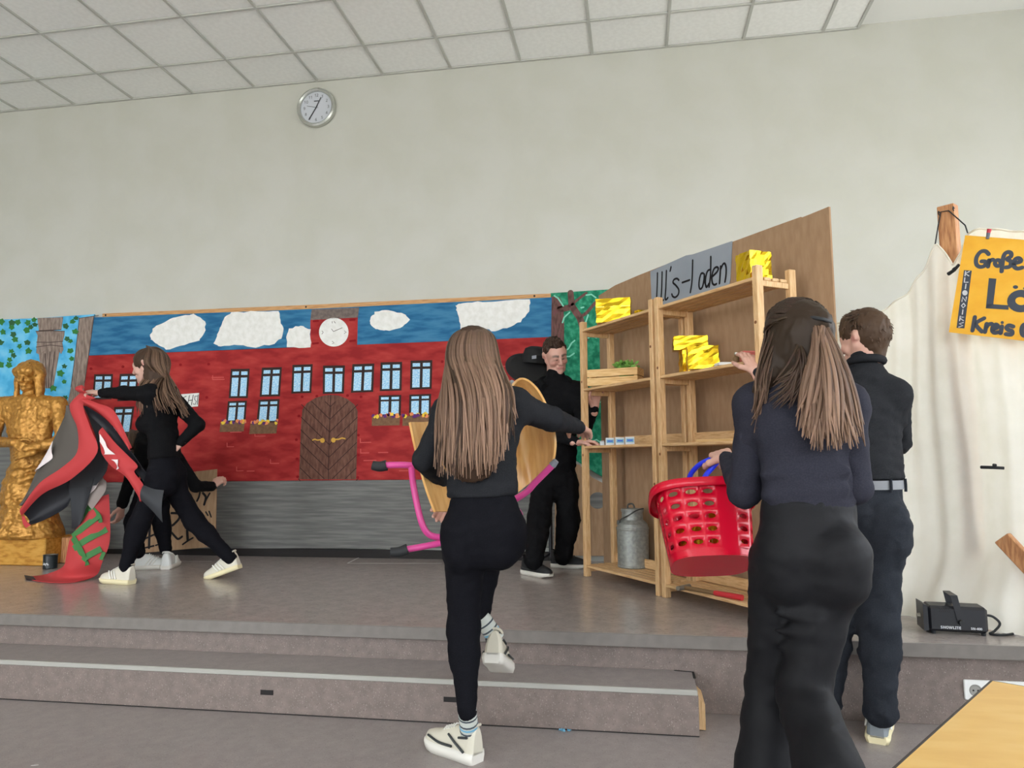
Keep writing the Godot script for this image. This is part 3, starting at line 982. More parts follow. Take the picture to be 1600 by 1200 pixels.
func build_shop() -> void:
	shelf_unit(0.0, "pine shelf unit holding the slatted crate and the milk churn")
	shelf_unit(0.886, "pine shelf unit behind the red basket holding the stacked gold parcels")
	# cardboard wall
	var cw := thing("cardboard_screen", "tall brown cardboard screen standing behind the pine shelves", "cardboard", S(0.8, SY, 0.39))
	var top := [[-0.33, 2.455], [-0.1, 2.487], [0.2, 2.495], [0.5, 2.497], [0.8, 2.488], [1.15, 2.478], [1.5, 2.475], [1.70, 2.472], [1.705, 2.466], [1.885, 2.470]]
	var o := [S(1.885, SY + 0.002, 0.38), S(-0.33, SY + 0.002, 0.38)]
	for p in top:
		o.append(S(p[0], p[1], 0.38))
	part(cw, "sheet", slab(o, -SN, 0.012), mats.cardboard)
	var po := thing("shop_sign", "grey hand-lettered shop poster at the top of the cardboard screen", "sign", S(0.75, 2.3, 0.372))
	var so := S(0, 0, 0.374)
	var pc := []
	for p in [[1016, 424], [1072, 399], [1082, 397.5], [1144, 376.5], [1141, 436], [1134, 470], [1027, 486], [1018, 470]]:
		pc.append(PN(p[0], p[1], so, SN))
	part(po, "paper", slab(pc, -SN, 0.003), mats.poster_grey)
	var letters := [
		[[[272, 665], [268, 850], [258, 1055]]], [[[345, 650], [338, 900], [328, 1085], [345, 1100], [368, 1085]]], [[[412, 630], [402, 900], [392, 1060], [410, 1080], [436, 1050]]], [[[484, 570], [470, 635]]],
		[[[607, 778], [575, 752], [530, 770], [515, 815], [560, 860], [603, 925], [596, 1000], [550, 1045], [510, 1030], [496, 995]]], [[[660, 815], [775, 775]]], [[[822, 465], [812, 780], [785, 970]]],
		[[[990, 672], [955, 675], [928, 760], [920, 860], [938, 915], [975, 880], [1000, 760], [1003, 672], [1010, 800], [1038, 885]]], [[[1092, 612], [1052, 640], [1025, 740], [1022, 840], [1040, 888], [1075, 830]], [[1105, 410], [1100, 700], [1078, 885]]],
		[[[1130, 720], [1200, 650], [1222, 595], [1195, 572], [1150, 610], [1122, 720], [1130, 820], [1160, 850], [1195, 835]]], [[[1258, 560], [1250, 700], [1240, 830]], [[1256, 610], [1295, 530], [1325, 520], [1345, 590], [1342, 700], [1326, 805]]]]
	var so2 := S(0, 0, 0.3725)
	for letter in letters:
		var st := new_st()
		for l in letter:
			var pts := []
			for p in l:
				pts.append(PN(1000 + p[0] / 10.0, 360 + p[1] / 10.0, so2, SN))
			add_stroke(st, smooth_line(pts, 4), 0.0135, -SN)
		part(po, "letter", done(st), mats.paint_black)

	# gold parcels
	foil_box("gold_parcel", "large flat gold foil parcel on top of the shelf beside the tree flat", on_shelf(959, 490, 0.07, 2.0985), Vector3(0.235, 0.165, 0.10), -0.05)
	foil_box("gold_parcel", "upright gold foil parcel on top of the shelf at the poster's right", on_shelf(1178, 420, 0.085, 2.0985), Vector3(0.135, 0.150, 0.115), 0.5, false)
	var a := on_shelf(1098, 565, 0.035, 1.6725)
	foil_box("gold_parcel", "crumpled gold foil parcel at the front of the middle shelf", a, Vector3(0.17, 0.13, 0.07), 0.0, false)
	var bb := on_shelf(1076, 563, 0.15, 1.6725)
	foil_box("gold_parcel", "small gold foil parcel half hidden under the long one", bb, Vector3(0.10, 0.145, 0.09), 0.2, false)
	foil_box("gold_parcel", "long gold foil parcel lying across the stack on the middle shelf", bb + Vector3(0.01, 0.147, 0.0), Vector3(0.20, 0.085, 0.10), 0.05, false)
	foil_box("gold_bow", "tiny gold foil bundle on top of the shelf next to the centre posts", on_shelf(1000, 478, 0.13, 2.0985), Vector3(0.06, 0.05, 0.045), 0.6, false)

	# slatted crate with lettuce
	var cb := Basis(Vector3.UP, -0.3)
	var c0 := S(0.275, 1.6725, 0.115)
	var cr := thing("fruit_crate", "slatted light wooden crate with greens on the upper shelf", "crate", c0)
	for z in [-0.07, 0.07]:
		for k in 2:
			placed(cr, "slat", box(Vector3(0.36, 0.052, 0.008), 0.002), mats.crate_wood, Transform3D(cb, c0 + cb * Vector3(0, 0.030 + k * 0.058, z)))
	for x in [-0.176, 0.176]:
		for k in 2:
			placed(cr, "end_slat", box(Vector3(0.008, 0.052, 0.13), 0.002), mats.crate_wood, Transform3D(cb, c0 + cb * Vector3(x, 0.030 + k * 0.058, 0)))
		for z in [-0.056, 0.056]:
			placed(cr, "corner_post", box(Vector3(0.018, 0.116, 0.018), 0.002), mats.crate_wood, Transform3D(cb, c0 + cb * Vector3(x * 0.92, 0.058, z)))
	placed(cr, "bottom", box(Vector3(0.345, 0.006, 0.13), 0.001), mats.crate_wood, Transform3D(cb, c0 + Vector3(0, 0.004, 0)))
	var le := thing("lettuce", "leafy green lettuce poking out of the slatted crate", "vegetable", c0 + cb * Vector3(0.09, 0.06, 0))
	var ls := new_st()
	for i in 60:
		var q := c0 + cb * Vector3(0.085 + rng.randf_range(-0.075, 0.075), 0.095 + rng.randf_range(0, 0.06), rng.randf_range(-0.04, 0.04))
		var dr := Vector3(rng.randf_range(-1, 1), rng.randf_range(0.1, 1), rng.randf_range(-1, 1)).normalized()
		var sd := dr.cross(Vector3(rng.randf_range(-1, 1), 0.3, rng.randf_range(-1, 1))).normalized() * 0.013
		add_loft(ls, [q - sd * 0.3, q + dr * 0.016 - sd, q + dr * 0.034 - sd * 0.5], [q + sd * 0.3, q + dr * 0.016 + sd, q + dr * 0.036 + sd * 0.3], 2, dr.cross(sd) * 0.4, 0.0015)
	var lp := part(le, "leaves", done(ls), mats.greens)
	lp.set_meta("kind", "stuff")
	var hd := new_st()
	add_lathe(hd, Transform3D(Basis(), c0 + cb * Vector3(0.085, 0.012, 0)), [Vector2(0, 0), Vector2(0.04, 0.01), Vector2(0.054, 0.05), Vector2(0.045, 0.09), Vector2(0, 0.105)], 14)
	part(le, "head", done(hd), mats.greens)

	# packets in a row
	for i in 3:
		var q := on_shelf(953 + i * 15.5, 690, 0.11, 1.2655)
		var words: String = ["blue and white packet nearest the shelf's left post", "blue and white packet in the middle of the row of three", "blue and white packet nearest the centre posts"][i]
		var pk := thing("packet", words, "packet", q, "blue packets on the shelf")
		var pb := Basis(Vector3.UP, 0.12)
		placed(pk, "carton", box(Vector3(0.060, 0.052, 0.03), 0.002), mats.pack_white, Transform3D(pb, q + Vector3(0, 0.026, 0)))
		placed(pk, "label_band", box(Vector3(0.048, 0.024, 0.0012), 0.0003), mats.pack_blue, Transform3D(pb, q + pb * Vector3(0, 0.028, 0.0154)))
		placed(pk, "label_print", box(Vector3(0.034, 0.006, 0.0012), 0.0003), mats.handle_blue, Transform3D(pb, q + pb * Vector3(0, 0.029, 0.0164)))
	var wp := on_shelf(941, 690, 0.09, 1.2655)
	var wbx := thing("white_packet", "small white packet beside the fingertips at the left shelf end", "packet", wp)
	placed(wbx, "carton", box(Vector3(0.03, 0.026, 0.02), 0.002), mats.pack_white, Transform3D(Basis(Vector3.UP, 0.2), wp + Vector3(0, 0.013, 0)))
	placed(wbx, "flap", box(Vector3(0.028, 0.002, 0.012), 0.0005), mats.pack_white, Transform3D(Basis(Vector3.RIGHT, -0.5), wp + Vector3(0, 0.03, 0.006)))
	# sticks
	var sb := SB()
	var stk := thing("wooden_stick", "flat pale wooden stick lying on the shelf above the basket", "stick", S(1.28, 1.2655, 0.14))
	placed(stk, "stick", box(Vector3(0.30, 0.016, 0.05), 0.004), mats.crate_wood, Transform3D(sb * Basis(Vector3.UP, 0.3), S(1.28, 1.2735, 0.14)))
	var sh := thing("wood_chip", "short pale wood offcut on the left shelf beside the centre posts", "stick", S(0.75, 1.2655, 0.10))
	placed(sh, "chip", box(Vector3(0.08, 0.014, 0.035), 0.004), mats.crate_wood, Transform3D(sb, S(0.75, 1.2725, 0.10)))
	# odds on the middle shelf
	var q1 := on_shelf(1131, 560, 0.045, 1.6725)
	var pp := thing("paper_pad", "white paper pad lying beside the gold parcels", "paper", q1)
	placed(pp, "sheets", box(Vector3(0.085, 0.016, 0.08), 0.002), mats.paint_white, Transform3D(Basis(Vector3.UP, 0.2), q1 + Vector3(0, 0.008, 0)))
	var q2 := on_shelf(1150, 556, 0.03, 1.6725)
	var bt := thing("small_bottle", "small dark bottle standing beside the red box on the shelf", "bottle", q2)
	part(bt, "body", lathe(Transform3D(Basis(), q2), [Vector2(0, 0), Vector2(0.016, 0.001), Vector2(0.017, 0.03), Vector2(0.009, 0.038), Vector2(0.009, 0.046)], 14), mats.tool_brown)
	part(bt, "cap", lathe(Transform3D(Basis(), q2 + Vector3(0, 0.046, 0)), [Vector2(0.01, 0), Vector2(0.01, 0.012), Vector2(0, 0.012)], 14), mats.tool_steel)
	var q3 := on_shelf(1169, 554, 0.035, 1.6725)
	var rb := thing("red_box", "small dusty red box by the reaching hand on the middle shelf", "box", q3)
	placed(rb, "carton", box(Vector3(0.075, 0.042, 0.05), 0.003), mats.box_red, Transform3D(Basis(Vector3.UP, 0.3), q3 + Vector3(0, 0.021, 0)))
	placed(rb, "lid", box(Vector3(0.079, 0.012, 0.054), 0.003), mats.box_red, Transform3D(Basis(Vector3.UP, 0.3), q3 + Vector3(0, 0.047, 0)))
	# hammer on the bottom shelf
	var hp := [G(1068, 918, 0.458), G(1115, 926, 0.456), G(1160, 934, 0.456)]
	var ham := thing("hammer", "hammer with a red grip lying on the bottom shelf under the basket", "tool", hp[1] - Vector3(0, 0.016, 0))
	part(ham, "shaft", tube([hp[0], hp[0].lerp(hp[2], 0.55)], 0.011, 0.012), mats.tool_brown)
	part(ham, "grip", tube([hp[0].lerp(hp[2], 0.55), hp[2]], 0.014, 0.015), mats.tool_red, "red rubber grip")
	var hd2: Vector3 = (hp[2] - hp[0]).cross(Vector3.UP).normalized()
	part(ham, "head", tube([hp[0] - hd2 * 0.05, hp[0] - hd2 * 0.02, hp[0] + hd2 * 0.05], 0.016, 0.013, 12), mats.tool_steel)

	# milk churn
	var mc := G(988, 886, 0.4405) + SN * 0.01
	var ch := thing("milk_churn", "dented grey metal milk churn on the bottom shelf", "milk churn", mc)
	var ct := Transform3D(Basis(), mc)
	part(ch, "body", lathe(ct, [Vector2(0, 0), Vector2(0.104, 0.0), Vector2(0.108, 0.006), Vector2(0.108, 0.012), Vector2(0.105, 0.016), Vector2(0.108, 0.25), Vector2(0.111, 0.255), Vector2(0.111, 0.262), Vector2(0.107, 0.267), Vector2(0.100, 0.29), Vector2(0.080, 0.312), Vector2(0.074, 0.318)], 36), mats.zinc)
	part(ch, "neck", lathe(ct, [Vector2(0.072, 0.312), Vector2(0.072, 0.375), Vector2(0.068, 0.378)], 36), mats.zinc)
	part(ch, "lid", lathe(ct, [Vector2(0.076, 0.37), Vector2(0.078, 0.385), Vector2(0.075, 0.392), Vector2(0.03, 0.396), Vector2(0, 0.397)], 36), mats.zinc)
	part(ch, "lid_grip", tube(smooth_line([mc + Vector3(-0.03, 0.394, 0.0), mc + Vector3(-0.028, 0.418, 0), mc + Vector3(0.0, 0.424, 0), mc + Vector3(0.012, 0.410, 0), mc + Vector3(0.015, 0.396, 0)]), 0.006), mats.zinc_dark)
	part(ch, "bail", tube(smooth_line([mc + Vector3(-0.085, 0.30, 0.03), mc + Vector3(-0.075, 0.325, 0.055), mc + Vector3(-0.03, 0.35, 0.08), mc + Vector3(0.03, 0.385, 0.075), mc + Vector3(0.075, 0.395, 0.03)]), 0.0045), mats.zinc_dark, "thin wire bail handle")
	part(ch, "ear", tube([mc + Vector3(-0.095, 0.285, 0.02), mc + Vector3(-0.095, 0.315, 0.02)], 0.012, 0.010), mats.zinc_dark)

# ---------------------------------------------------------------- white sheet, post and place-name sign
const CO := Vector3(1.331, 0, -4.354)
const CU := Vector3(0.747, 0, 0.665)
const CM := Vector3(-0.665, 0, 0.747)

func build_curtain() -> void:
	var cu := thing("white_sheet", "white cotton sheet hung as a wing curtain beside the shop", "curtain", CO + CU * 0.4 + Vector3(0, SY, 0))
	var prof := [[1240, 512], [1300, 506], [1326, 504], [1377, 488], [1416, 457], [1440, 424], [1452, 400], [1461, 381], [1470, 392], [1486, 416], [1496, 400], [1507, 365], [1530, 358], [1600, 362], [1720, 366]]
	var tops := []
	for p in prof:
		var q := PN(p[0], p[1], CO, CM)
		tops.append(Vector2((q - CO).dot(CU), q.y))
	var n := 150
	var rows := 46
	var w0: float = tops[0].x
	var w1: float = tops[tops.size() - 1].x
	var verts := []
	for i in n + 1:
		var w := lerpf(w0, w1, float(i) / n)
		var k := 0
		while k < tops.size() - 2 and tops[k + 1].x < w:
			k += 1
		var t := clampf((w - tops[k].x) / (tops[k + 1].x - tops[k].x), 0, 1)
		var ty := lerpf(tops[k].y, tops[k + 1].y, t)
		var col := []
		for j in rows + 1:
			var v := float(j) / rows
			var y := lerpf(ty, SY + 0.004, v)
			var f := 0.022 * sin(w * 24.0 + 0.6 * sin(w * 7.0)) * (0.35 + 0.65 * v) + 0.05 * sin(w * 9.0 + 1.2) * smoothstep(0.0, 0.6, v) + 0.012 * sin(w * 61.0 + v * 2.0) * (1.0 - v * 0.6)
			# the hem runs out onto the floor with loose creases
			var low := smoothstep(0.80, 1.0, v)
			f += low * (0.20 + 0.05 * sin(w * 13.0 + v * 9.0))
			y += low * (1.0 - smoothstep(0.96, 1.0, v)) * 0.02 * sin(w * 17.0 + v * 31.0)
			col.append(CO + CU * (w + 0.01 * sin(v * 9.0 + w * 4.0)) + CM * f + Vector3.UP * maxf(y, SY + 0.004))
		verts.append(col)
	var st := new_st()
	st.set_smooth_group(0)
	for i in n:
		for j in rows:
			quad(st, verts[i][j], verts[i + 1][j], verts[i + 1][j + 1], verts[i][j + 1], CM)
	part(cu, "cloth", done(st), mats.curtain)
	var hem := []
	for i in n + 1:
		hem.append(verts[i][0] + CM * 0.002)
	part(cu, "top_hem", tube(hem, 0.005, 0.005, 6), mats.curtain)
	# post behind the sheet with its brace
	var o2 := CO - CM * 0.09
	var pt := PN(1480, 322, o2, CM)
	var pb := PN(1487, 416, o2, CM)
	var dn := (pb - pt).normalized()
	var foot := pt + dn * ((pt.y - SY - 0.002) / -dn.y)
	var post := thing("timber_post", "square timber post rising behind the white sheet", "post", foot)
	var ax := -dn
	var bx := (CU - ax * CU.dot(ax)).normalized()
	var len_p := (pt - foot).length()
	placed(post, "timber", box(Vector3(0.085, len_p, 0.06), 0.004), mats.post_wood, Transform3D(Basis(bx, ax, bx.cross(ax)), (pt + foot) * 0.5))
	for e in [[1468, 333], [1491, 326]]:
		var h := PN(e[0], e[1], o2 + CM * 0.034, CM)
		part(post, "hook", tube(smooth_line([h, h + CM * 0.012 + Vector3(0, 0.008, 0), h + CM * 0.016 - Vector3(0, 0.006, 0), h + CM * 0.006 - Vector3(0, 0.012, 0)], 4), 0.003, 0.003, 6), mats.cord_dark)
	var o3 := CO - CM * 0.05
	part(post, "cord", tube([PN(1461, 383, CO, CM), PN(1466, 352, o3, CM), PN(1470, 331, o3, CM), PN(1482, 329, o3, CM), PN(1498, 343, o3, CM), PN(1508, 352, CO, CM), PN(1512, 364, CO, CM)], 0.0035, 0.0035, 6), mats.cord_dark, "thin dark cord tying the sheet to the post")
	var br := thing("timber_brace", "slanting reddish timber brace poking out below the white sheet", "brace", Vector3(PN(1660, 940, CO, CM).x, SY, PN(1660, 940, CO, CM).z))
	var b0 := PN(1566, 840, CO + CM * 0.13, CM)
	var b1 := PN(1680, 960, CO + CM * 0.13, CM)
	var bd := (b1 - b0).normalized()
	placed(br, "timber", box(Vector3((b1 - b0).length(), 0.075, 0.04), 0.004), mats.post_wood, Transform3D(Basis(bd, CM.cross(bd).normalized(), CM), (b0 + b1) * 0.5))
	placed(br, "foot_plate", box(Vector3(0.12, 0.03, 0.09), 0.004), mats.post_wood, Transform3D(Basis(CU, Vector3.UP, CM), Vector3(b1.x, SY + 0.016, b1.z)))
	# pegs
	var pg := thing("sheet_clip", "black spring clip pinching a fold of the white sheet", "clip", PN(1550, 730, CO + CM * 0.1, CM))
	part(pg, "jaw", tube([PN(1533, 730, CO + CM * 0.1, CM), PN(1552, 730.5, CO + CM * 0.12, CM), PN(1569, 731.5, CO + CM * 0.1, CM)], 0.008, 0.007, 8), mats.rubber_black)
	part(pg, "spring", tube([PN(1552, 726.5, CO + CM * 0.115, CM), PN(1556, 727, CO + CM * 0.12, CM)], 0.007, 0.007, 8), mats.rubber_black)
	var pg2 := thing("sheet_clip", "black clip at the left edge of the yellow sign", "clip", PN(1490, 421, CO + CM * 0.1, CM))
	part(pg2, "jaw", tube([PN(1482, 428, CO + CM * 0.07, CM), PN(1491, 422, CO + CM * 0.09, CM), PN(1499, 413, CO + CM * 0.09, CM)], 0.010, 0.007, 8), mats.rubber_black)
	part(pg2, "spring", tube([PN(1489, 422, CO + CM * 0.10, CM), PN(1493, 419, CO + CM * 0.10, CM)], 0.009, 0.009, 8), mats.rubber_black)
	# yellow place-name sign
	var so := CO + CM * 0.105
	var sg := thing("place_name_sign", "yellow painted place-name sign pinned to the white sheet", "sign", PN(1560, 450, so, CM))
	var pts := []
	for p in [[1508, 367.5], [1710, 383], [1700, 544], [1482.5, 519]]:
		pts.append(PN(p[0], p[1], so, CM))
	part(sg, "board", slab(pts, CM, 0.012), mats.sign_yellow)
	var so2 := so + CM * 0.0015
	var at := func(p: Array) -> Vector3: return PN(1470 + p[0] / 6.315, 350 + p[1] / 6.315, so2, CM)
	# each letter: strokes, rings [x, y, rx, ry, width], dots [x, y, rx, ry] and bars of four corners
	var letters := [
		{s = [[[472, 298], [440, 268], [392, 275], [352, 330], [350, 395], [385, 422], [432, 412], [440, 372], [402, 368]]]}, {s = [[[474, 358], [466, 420]], [[472, 385], [490, 360], [515, 352]]]}, {r = [[562, 385, 28, 30, 0.018]]}, {s = [[[600, 468], [606, 400], [622, 310], [655, 278], [690, 285], [692, 320], [652, 345], [692, 372], [682, 418], [640, 428]]]},
		{s = [[[722, 388], [790, 368], [772, 338], [738, 345], [718, 385], [728, 425], [760, 440], [802, 430]]]}, {q = [[[474, 534], [548, 540], [516, 800], [444, 832]], [[444, 832], [462, 788], [668, 802], [668, 846]]]}, {r = [[790, 760, 96, 76, 0.034]], d = [[737, 622, 26, 18], [838, 636, 26, 18]]},
		{s = [[[336, 918], [312, 1052]], [[428, 930], [345, 985], [405, 1062]]]}, {s = [[[452, 985], [436, 1066]], [[450, 1020], [470, 992], [502, 985]]]}, {s = [[[512, 1042], [562, 1018], [548, 992], [518, 1005], [508, 1050], [530, 1074], [566, 1068]]]}, {s = [[[602, 1010], [590, 1078]]], d = [[606, 972, 16, 15]]}, {s = [[[714, 1012], [672, 1000], [648, 1022], [668, 1045], [702, 1058], [698, 1090], [642, 1086]]]}, {s = [[[850, 985], [812, 1000], [797, 1050], [810, 1095], [850, 1110]]]}]
	for d in letters:
		var st2 := new_st()
		for l in d.get("s", []):
			var q := []
			for p in l:
				q.append(at.call(p))
			add_stroke(st2, smooth_line(q, 4), 0.019, CM)
		for c in d.get("r", []):
			var q := []
			for k in 25:
				q.append(at.call([c[0] + cos(TAU * k / 24.0) * c[2], c[1] + sin(TAU * k / 24.0) * c[3]]))
			add_stroke(st2, q, c[4], CM)
		for c in d.get("d", []):
			var q := []
			for k in 16:
				q.append(at.call([c[0] + cos(TAU * k / 16.0) * c[2], c[1] + sin(TAU * k / 16.0) * c[3]]))
			add_slab(st2, q, CM, 0.001)
		for l in d.get("q", []):
			var q := []
			for p in l:
				q.append(at.call(p))
			add_slab(st2, q, CM, 0.001)
		part(sg, "letter", done(st2), mats.sign_ink)
	var lq := []
	for p in [[228, 455], [305, 460], [232, 1030], [155, 1025]]:
		lq.append(at.call(p))
	var lab := part(sg, "side_label", slab(lq, CM, 0.001), mats.sign_ink, "narrow dark label with upright grey capitals")
	so2 += CM * 0.0015
	var chars := ["K", "L", "I", "", "N", "O", "I", "R", "S"]
	var seg := {"K": [[[0, 0], [0, 1]], [[1, 0], [0, 0.5], [1, 1]]], "L": [[[0, 0], [0, 1], [1, 1]]], "I": [[[0.5, 0], [0.5, 1]]], "N": [[[0, 1], [0, 0], [1, 1], [1, 0]]], "O": [[[0.5, 0], [0, 0.5], [0.5, 1], [1, 0.5], [0.5, 0]]], "R": [[[0, 1], [0, 0], [1, 0.2], [0, 0.5], [1, 1]]], "S": [[[1, 0], [0, 0.25], [1, 0.7], [0, 1]]]}
	for i in chars.size():
		var t := (i + 0.5) / chars.size()
		var cx := lerpf(264, 196, t)
		var cy := lerpf(458, 1026, t)
		var glyphs := new_st()
		if chars[i] == "":
			var q := []
			for k in 14:
				q.append(PN(1470 + (cx + cos(TAU * k / 14.0) * 26) / 6.315, 350 + (cy + sin(TAU * k / 14.0) * 26) / 6.315, so2, CM))
			add_slab(glyphs, q, CM, 0.001)
			part(lab, "emblem", done(glyphs), mats.print_white)
			continue
		for l in seg[chars[i]]:
			var q := []
			for p in l:
				q.append(PN(1470 + (cx + (p[0] - 0.5) * 38 - (p[1] - 0.5) * 6) / 6.315, 350 + (cy + (p[1] - 0.5) * 44) / 6.315, so2, CM))
			add_stroke(glyphs, q, 0.005, CM)
		part(lab, "letter", done(glyphs), mats.print_white)
	var rc := thing("clothes_peg", "red and grey clothes peg gripping the top of the yellow sign", "peg", PN(1543, 368, so, CM))
	var so4 := so + CM * 0.008
	part(rc, "leg", tube([PN(1546, 358, so4, CM), PN(1544.5, 364, so4, CM)], 0.011, 0.009, 8), mats.clip_red)
	part(rc, "jaw", tube([PN(1544.5, 364, so4, CM), PN(1543, 373, so4, CM)], 0.009, 0.008, 8), mats.clip_grey)

# ---------------------------------------------------------------- smooth bodies: tapered capsules joined in a field, meshed as surface nets
# a bone: [a, b, radius at a, radius at b, flattening 0..1, direction it is flattened along]
func bone(a: Vector3, b: Vector3, ra: float, rb := -1.0, flat := 1.0, fd := Vector3.ZERO) -> Array:
	return [a, b, ra, ra if rb < 0.0 else rb, flat, fd]

func field_mesh(bones: Array, cell: float, k: float, amp := 0.0, freq := 10.0, squash := Vector3.ONE, cut := []) -> Array:
	var lo := Vector3.INF
	var hi := -Vector3.INF
	for b in bones:
		var r: float = maxf(b[2], b[3])
		for e in [b[0], b[1]]:
			lo = lo.min(e - Vector3.ONE * r)
			hi = hi.max(e + Vector3.ONE * r)
	var pad := cell * 3.0 + amp
	lo -= Vector3.ONE * pad
	hi += Vector3.ONE * pad
	var nx := int((hi.x - lo.x) / cell) + 2
	var ny := int((hi.y - lo.y) / cell) + 2
	var nz := int((hi.z - lo.z) / cell) + 2
	var f := PackedFloat32Array()
	f.resize(nx * ny * nz)
	f.fill(9.0)
	var margin := maxf(k, cell * 2.5)
	for b in bones:
		var a: Vector3 = b[0]
		var ab: Vector3 = b[1] - a
		var l2 := ab.length_squared()
		var inv := 1.0 / l2 if l2 > 1e-9 else 0.0
		var ra: float = b[2]
		var dr: float = b[3] - ra
		var flat: float = b[4]
		var fd: Vector3 = b[5]
		var isflat := flat < 0.999
		var g2 := 1.0 / (flat * flat) - 1.0
		var rm := maxf(ra, b[3]) + margin
		var l := (a.min(b[1]) - Vector3.ONE * rm - lo) / cell
		var h := (a.max(b[1]) + Vector3.ONE * rm - lo) / cell
		var x0 := maxi(int(l.x), 0)
		var x1 := mini(int(h.x) + 1, nx - 1)
		var y0 := maxi(int(l.y), 0)
		var y1 := mini(int(h.y) + 1, ny - 1)
		var z0 := maxi(int(l.z), 0)
		var z1 := mini(int(h.z) + 1, nz - 1)
		for z in range(z0, z1 + 1):
			for y in range(y0, y1 + 1):
				var i := (z * ny + y) * nx + x0
				var p := Vector3(lo.x + x0 * cell, lo.y + y * cell, lo.z + z * cell) - a
				for x in range(x0, x1 + 1):
					var t := clampf(p.dot(ab) * inv, 0.0, 1.0)
					var q := p - ab * t
					var d: float
					if isflat:
						var v := q.dot(fd)
						d = (sqrt(q.length_squared() + v * v * g2) - ra - dr * t) * flat
					else:
						d = q.length() - ra - dr * t
					if d < margin:
						var o := f[i]
						if o > 8.0:
							f[i] = d
						else:
							var hh := maxf(k - absf(o - d), 0.0)
							f[i] = minf(o, d) - hh * hh * 0.25 / k
					i += 1
					p.x += cell
	if amp > 0.0:
		var no := FastNoiseLite.new()
		no.seed = 5
		no.frequency = freq
		no.fractal_octaves = 3
		var lim := cell * 2.5 + amp
		for z in nz:
			for y in ny:
				var i := (z * ny + y) * nx
				for x in nx:
					if absf(f[i]) < lim:
						f[i] += amp * no.get_noise_3d((lo.x + x * cell) * squash.x, (lo.y + y * cell) * squash.y, (lo.z + z * cell) * squash.z)
					i += 1
	for c in cut:      # planes [point, normal]: what lies beyond is removed
		for z in nz:
			for y in ny:
				var i := (z * ny + y) * nx
				for x in nx:
					if f[i] < 8.0:
						f[i] = maxf(f[i], (Vector3(lo.x + x * cell, lo.y + y * cell, lo.z + z * cell) - c[0]).dot(c[1]))
					i += 1
	# surface nets
	var at := PackedInt32Array()
	at.resize(nx * ny * nz)
	at.fill(-1)
	var verts := PackedVector3Array()
	var sx := 1
	var sy := nx
	var sz := nx * ny
	var off := [0, sx, sy, sx + sy, sz, sx + sz, sy + sz, sx + sy + sz]
	var lim2 := cell * 2.2
	for z in nz - 1:
		for y in ny - 1:
			var i := (z * ny + y) * nx - 1
			for x in nx - 1:
				i += 1
				if absf(f[i]) > lim2:
					continue
				var v0 := f[i]
				var v1 := f[i + sx]
				var v2 := f[i + sy]
				var v3 := f[i + sx + sy]
				var v4 := f[i + sz]
				var v5 := f[i + sx + sz]
				var v6 := f[i + sy + sz]
				var v7 := f[i + sx + sy + sz]
				var neg := int(v0 < 0) + int(v1 < 0) + int(v2 < 0) + int(v3 < 0) + int(v4 < 0) + int(v5 < 0) + int(v6 < 0) + int(v7 < 0)
				if neg == 0 or neg == 8:
					continue
				var s := Vector3.ZERO
				var c := 0
				if (v0 < 0) != (v1 < 0): s += Vector3(v0 / (v0 - v1), 0, 0); c += 1
				if (v2 < 0) != (v3 < 0): s += Vector3(v2 / (v2 - v3), 1, 0); c += 1
				if (v4 < 0) != (v5 < 0): s += Vector3(v4 / (v4 - v5), 0, 1); c += 1
				if (v6 < 0) != (v7 < 0): s += Vector3(v6 / (v6 - v7), 1, 1); c += 1
				if (v0 < 0) != (v2 < 0): s += Vector3(0, v0 / (v0 - v2), 0); c += 1
				if (v1 < 0) != (v3 < 0): s += Vector3(1, v1 / (v1 - v3), 0); c += 1
				if (v4 < 0) != (v6 < 0): s += Vector3(0, v4 / (v4 - v6), 1); c += 1
				if (v5 < 0) != (v7 < 0): s += Vector3(1, v5 / (v5 - v7), 1); c += 1
				if (v0 < 0) != (v4 < 0): s += Vector3(0, 0, v0 / (v0 - v4)); c += 1
				if (v1 < 0) != (v5 < 0): s += Vector3(1, 0, v1 / (v1 - v5)); c += 1
				if (v2 < 0) != (v6 < 0): s += Vector3(0, 1, v2 / (v2 - v6)); c += 1
				if (v3 < 0) != (v7 < 0): s += Vector3(1, 1, v3 / (v3 - v7)); c += 1
				at[i] = verts.size()
				verts.append(lo + (Vector3(x, y, z) + s / c) * cell)
	var idx := PackedInt32Array()
	for z in range(1, nz - 1):
		for y in range(1, ny - 1):
			var i := (z * ny + y) * nx
			for x in range(1, nx - 1):
				i += 1
				if at[i] < 0 and at[i - sx] < 0:
					continue
				var n0 := f[i] < 0
				if n0 != (f[i + sx] < 0):
					net_quad(idx, at[i], at[i - sy], at[i - sy - sz], at[i - sz], not n0)
				if n0 != (f[i + sy] < 0):
					net_quad(idx, at[i], at[i - sz], at[i - sx - sz], at[i - sx], not n0)
				if n0 != (f[i + sz] < 0):
					net_quad(idx, at[i], at[i - sx], at[i - sx - sy], at[i - sy], not n0)
	return [verts, idx]

func net_quad(idx: PackedInt32Array, a: int, b: int, c: int, d: int, flip: bool) -> void:
	if a < 0 or b < 0 or c < 0 or d < 0:
		return
	if flip:
		idx.append_array([a, c, b, a, d, c])
	else:
		idx.append_array([a, b, c, a, c, d])

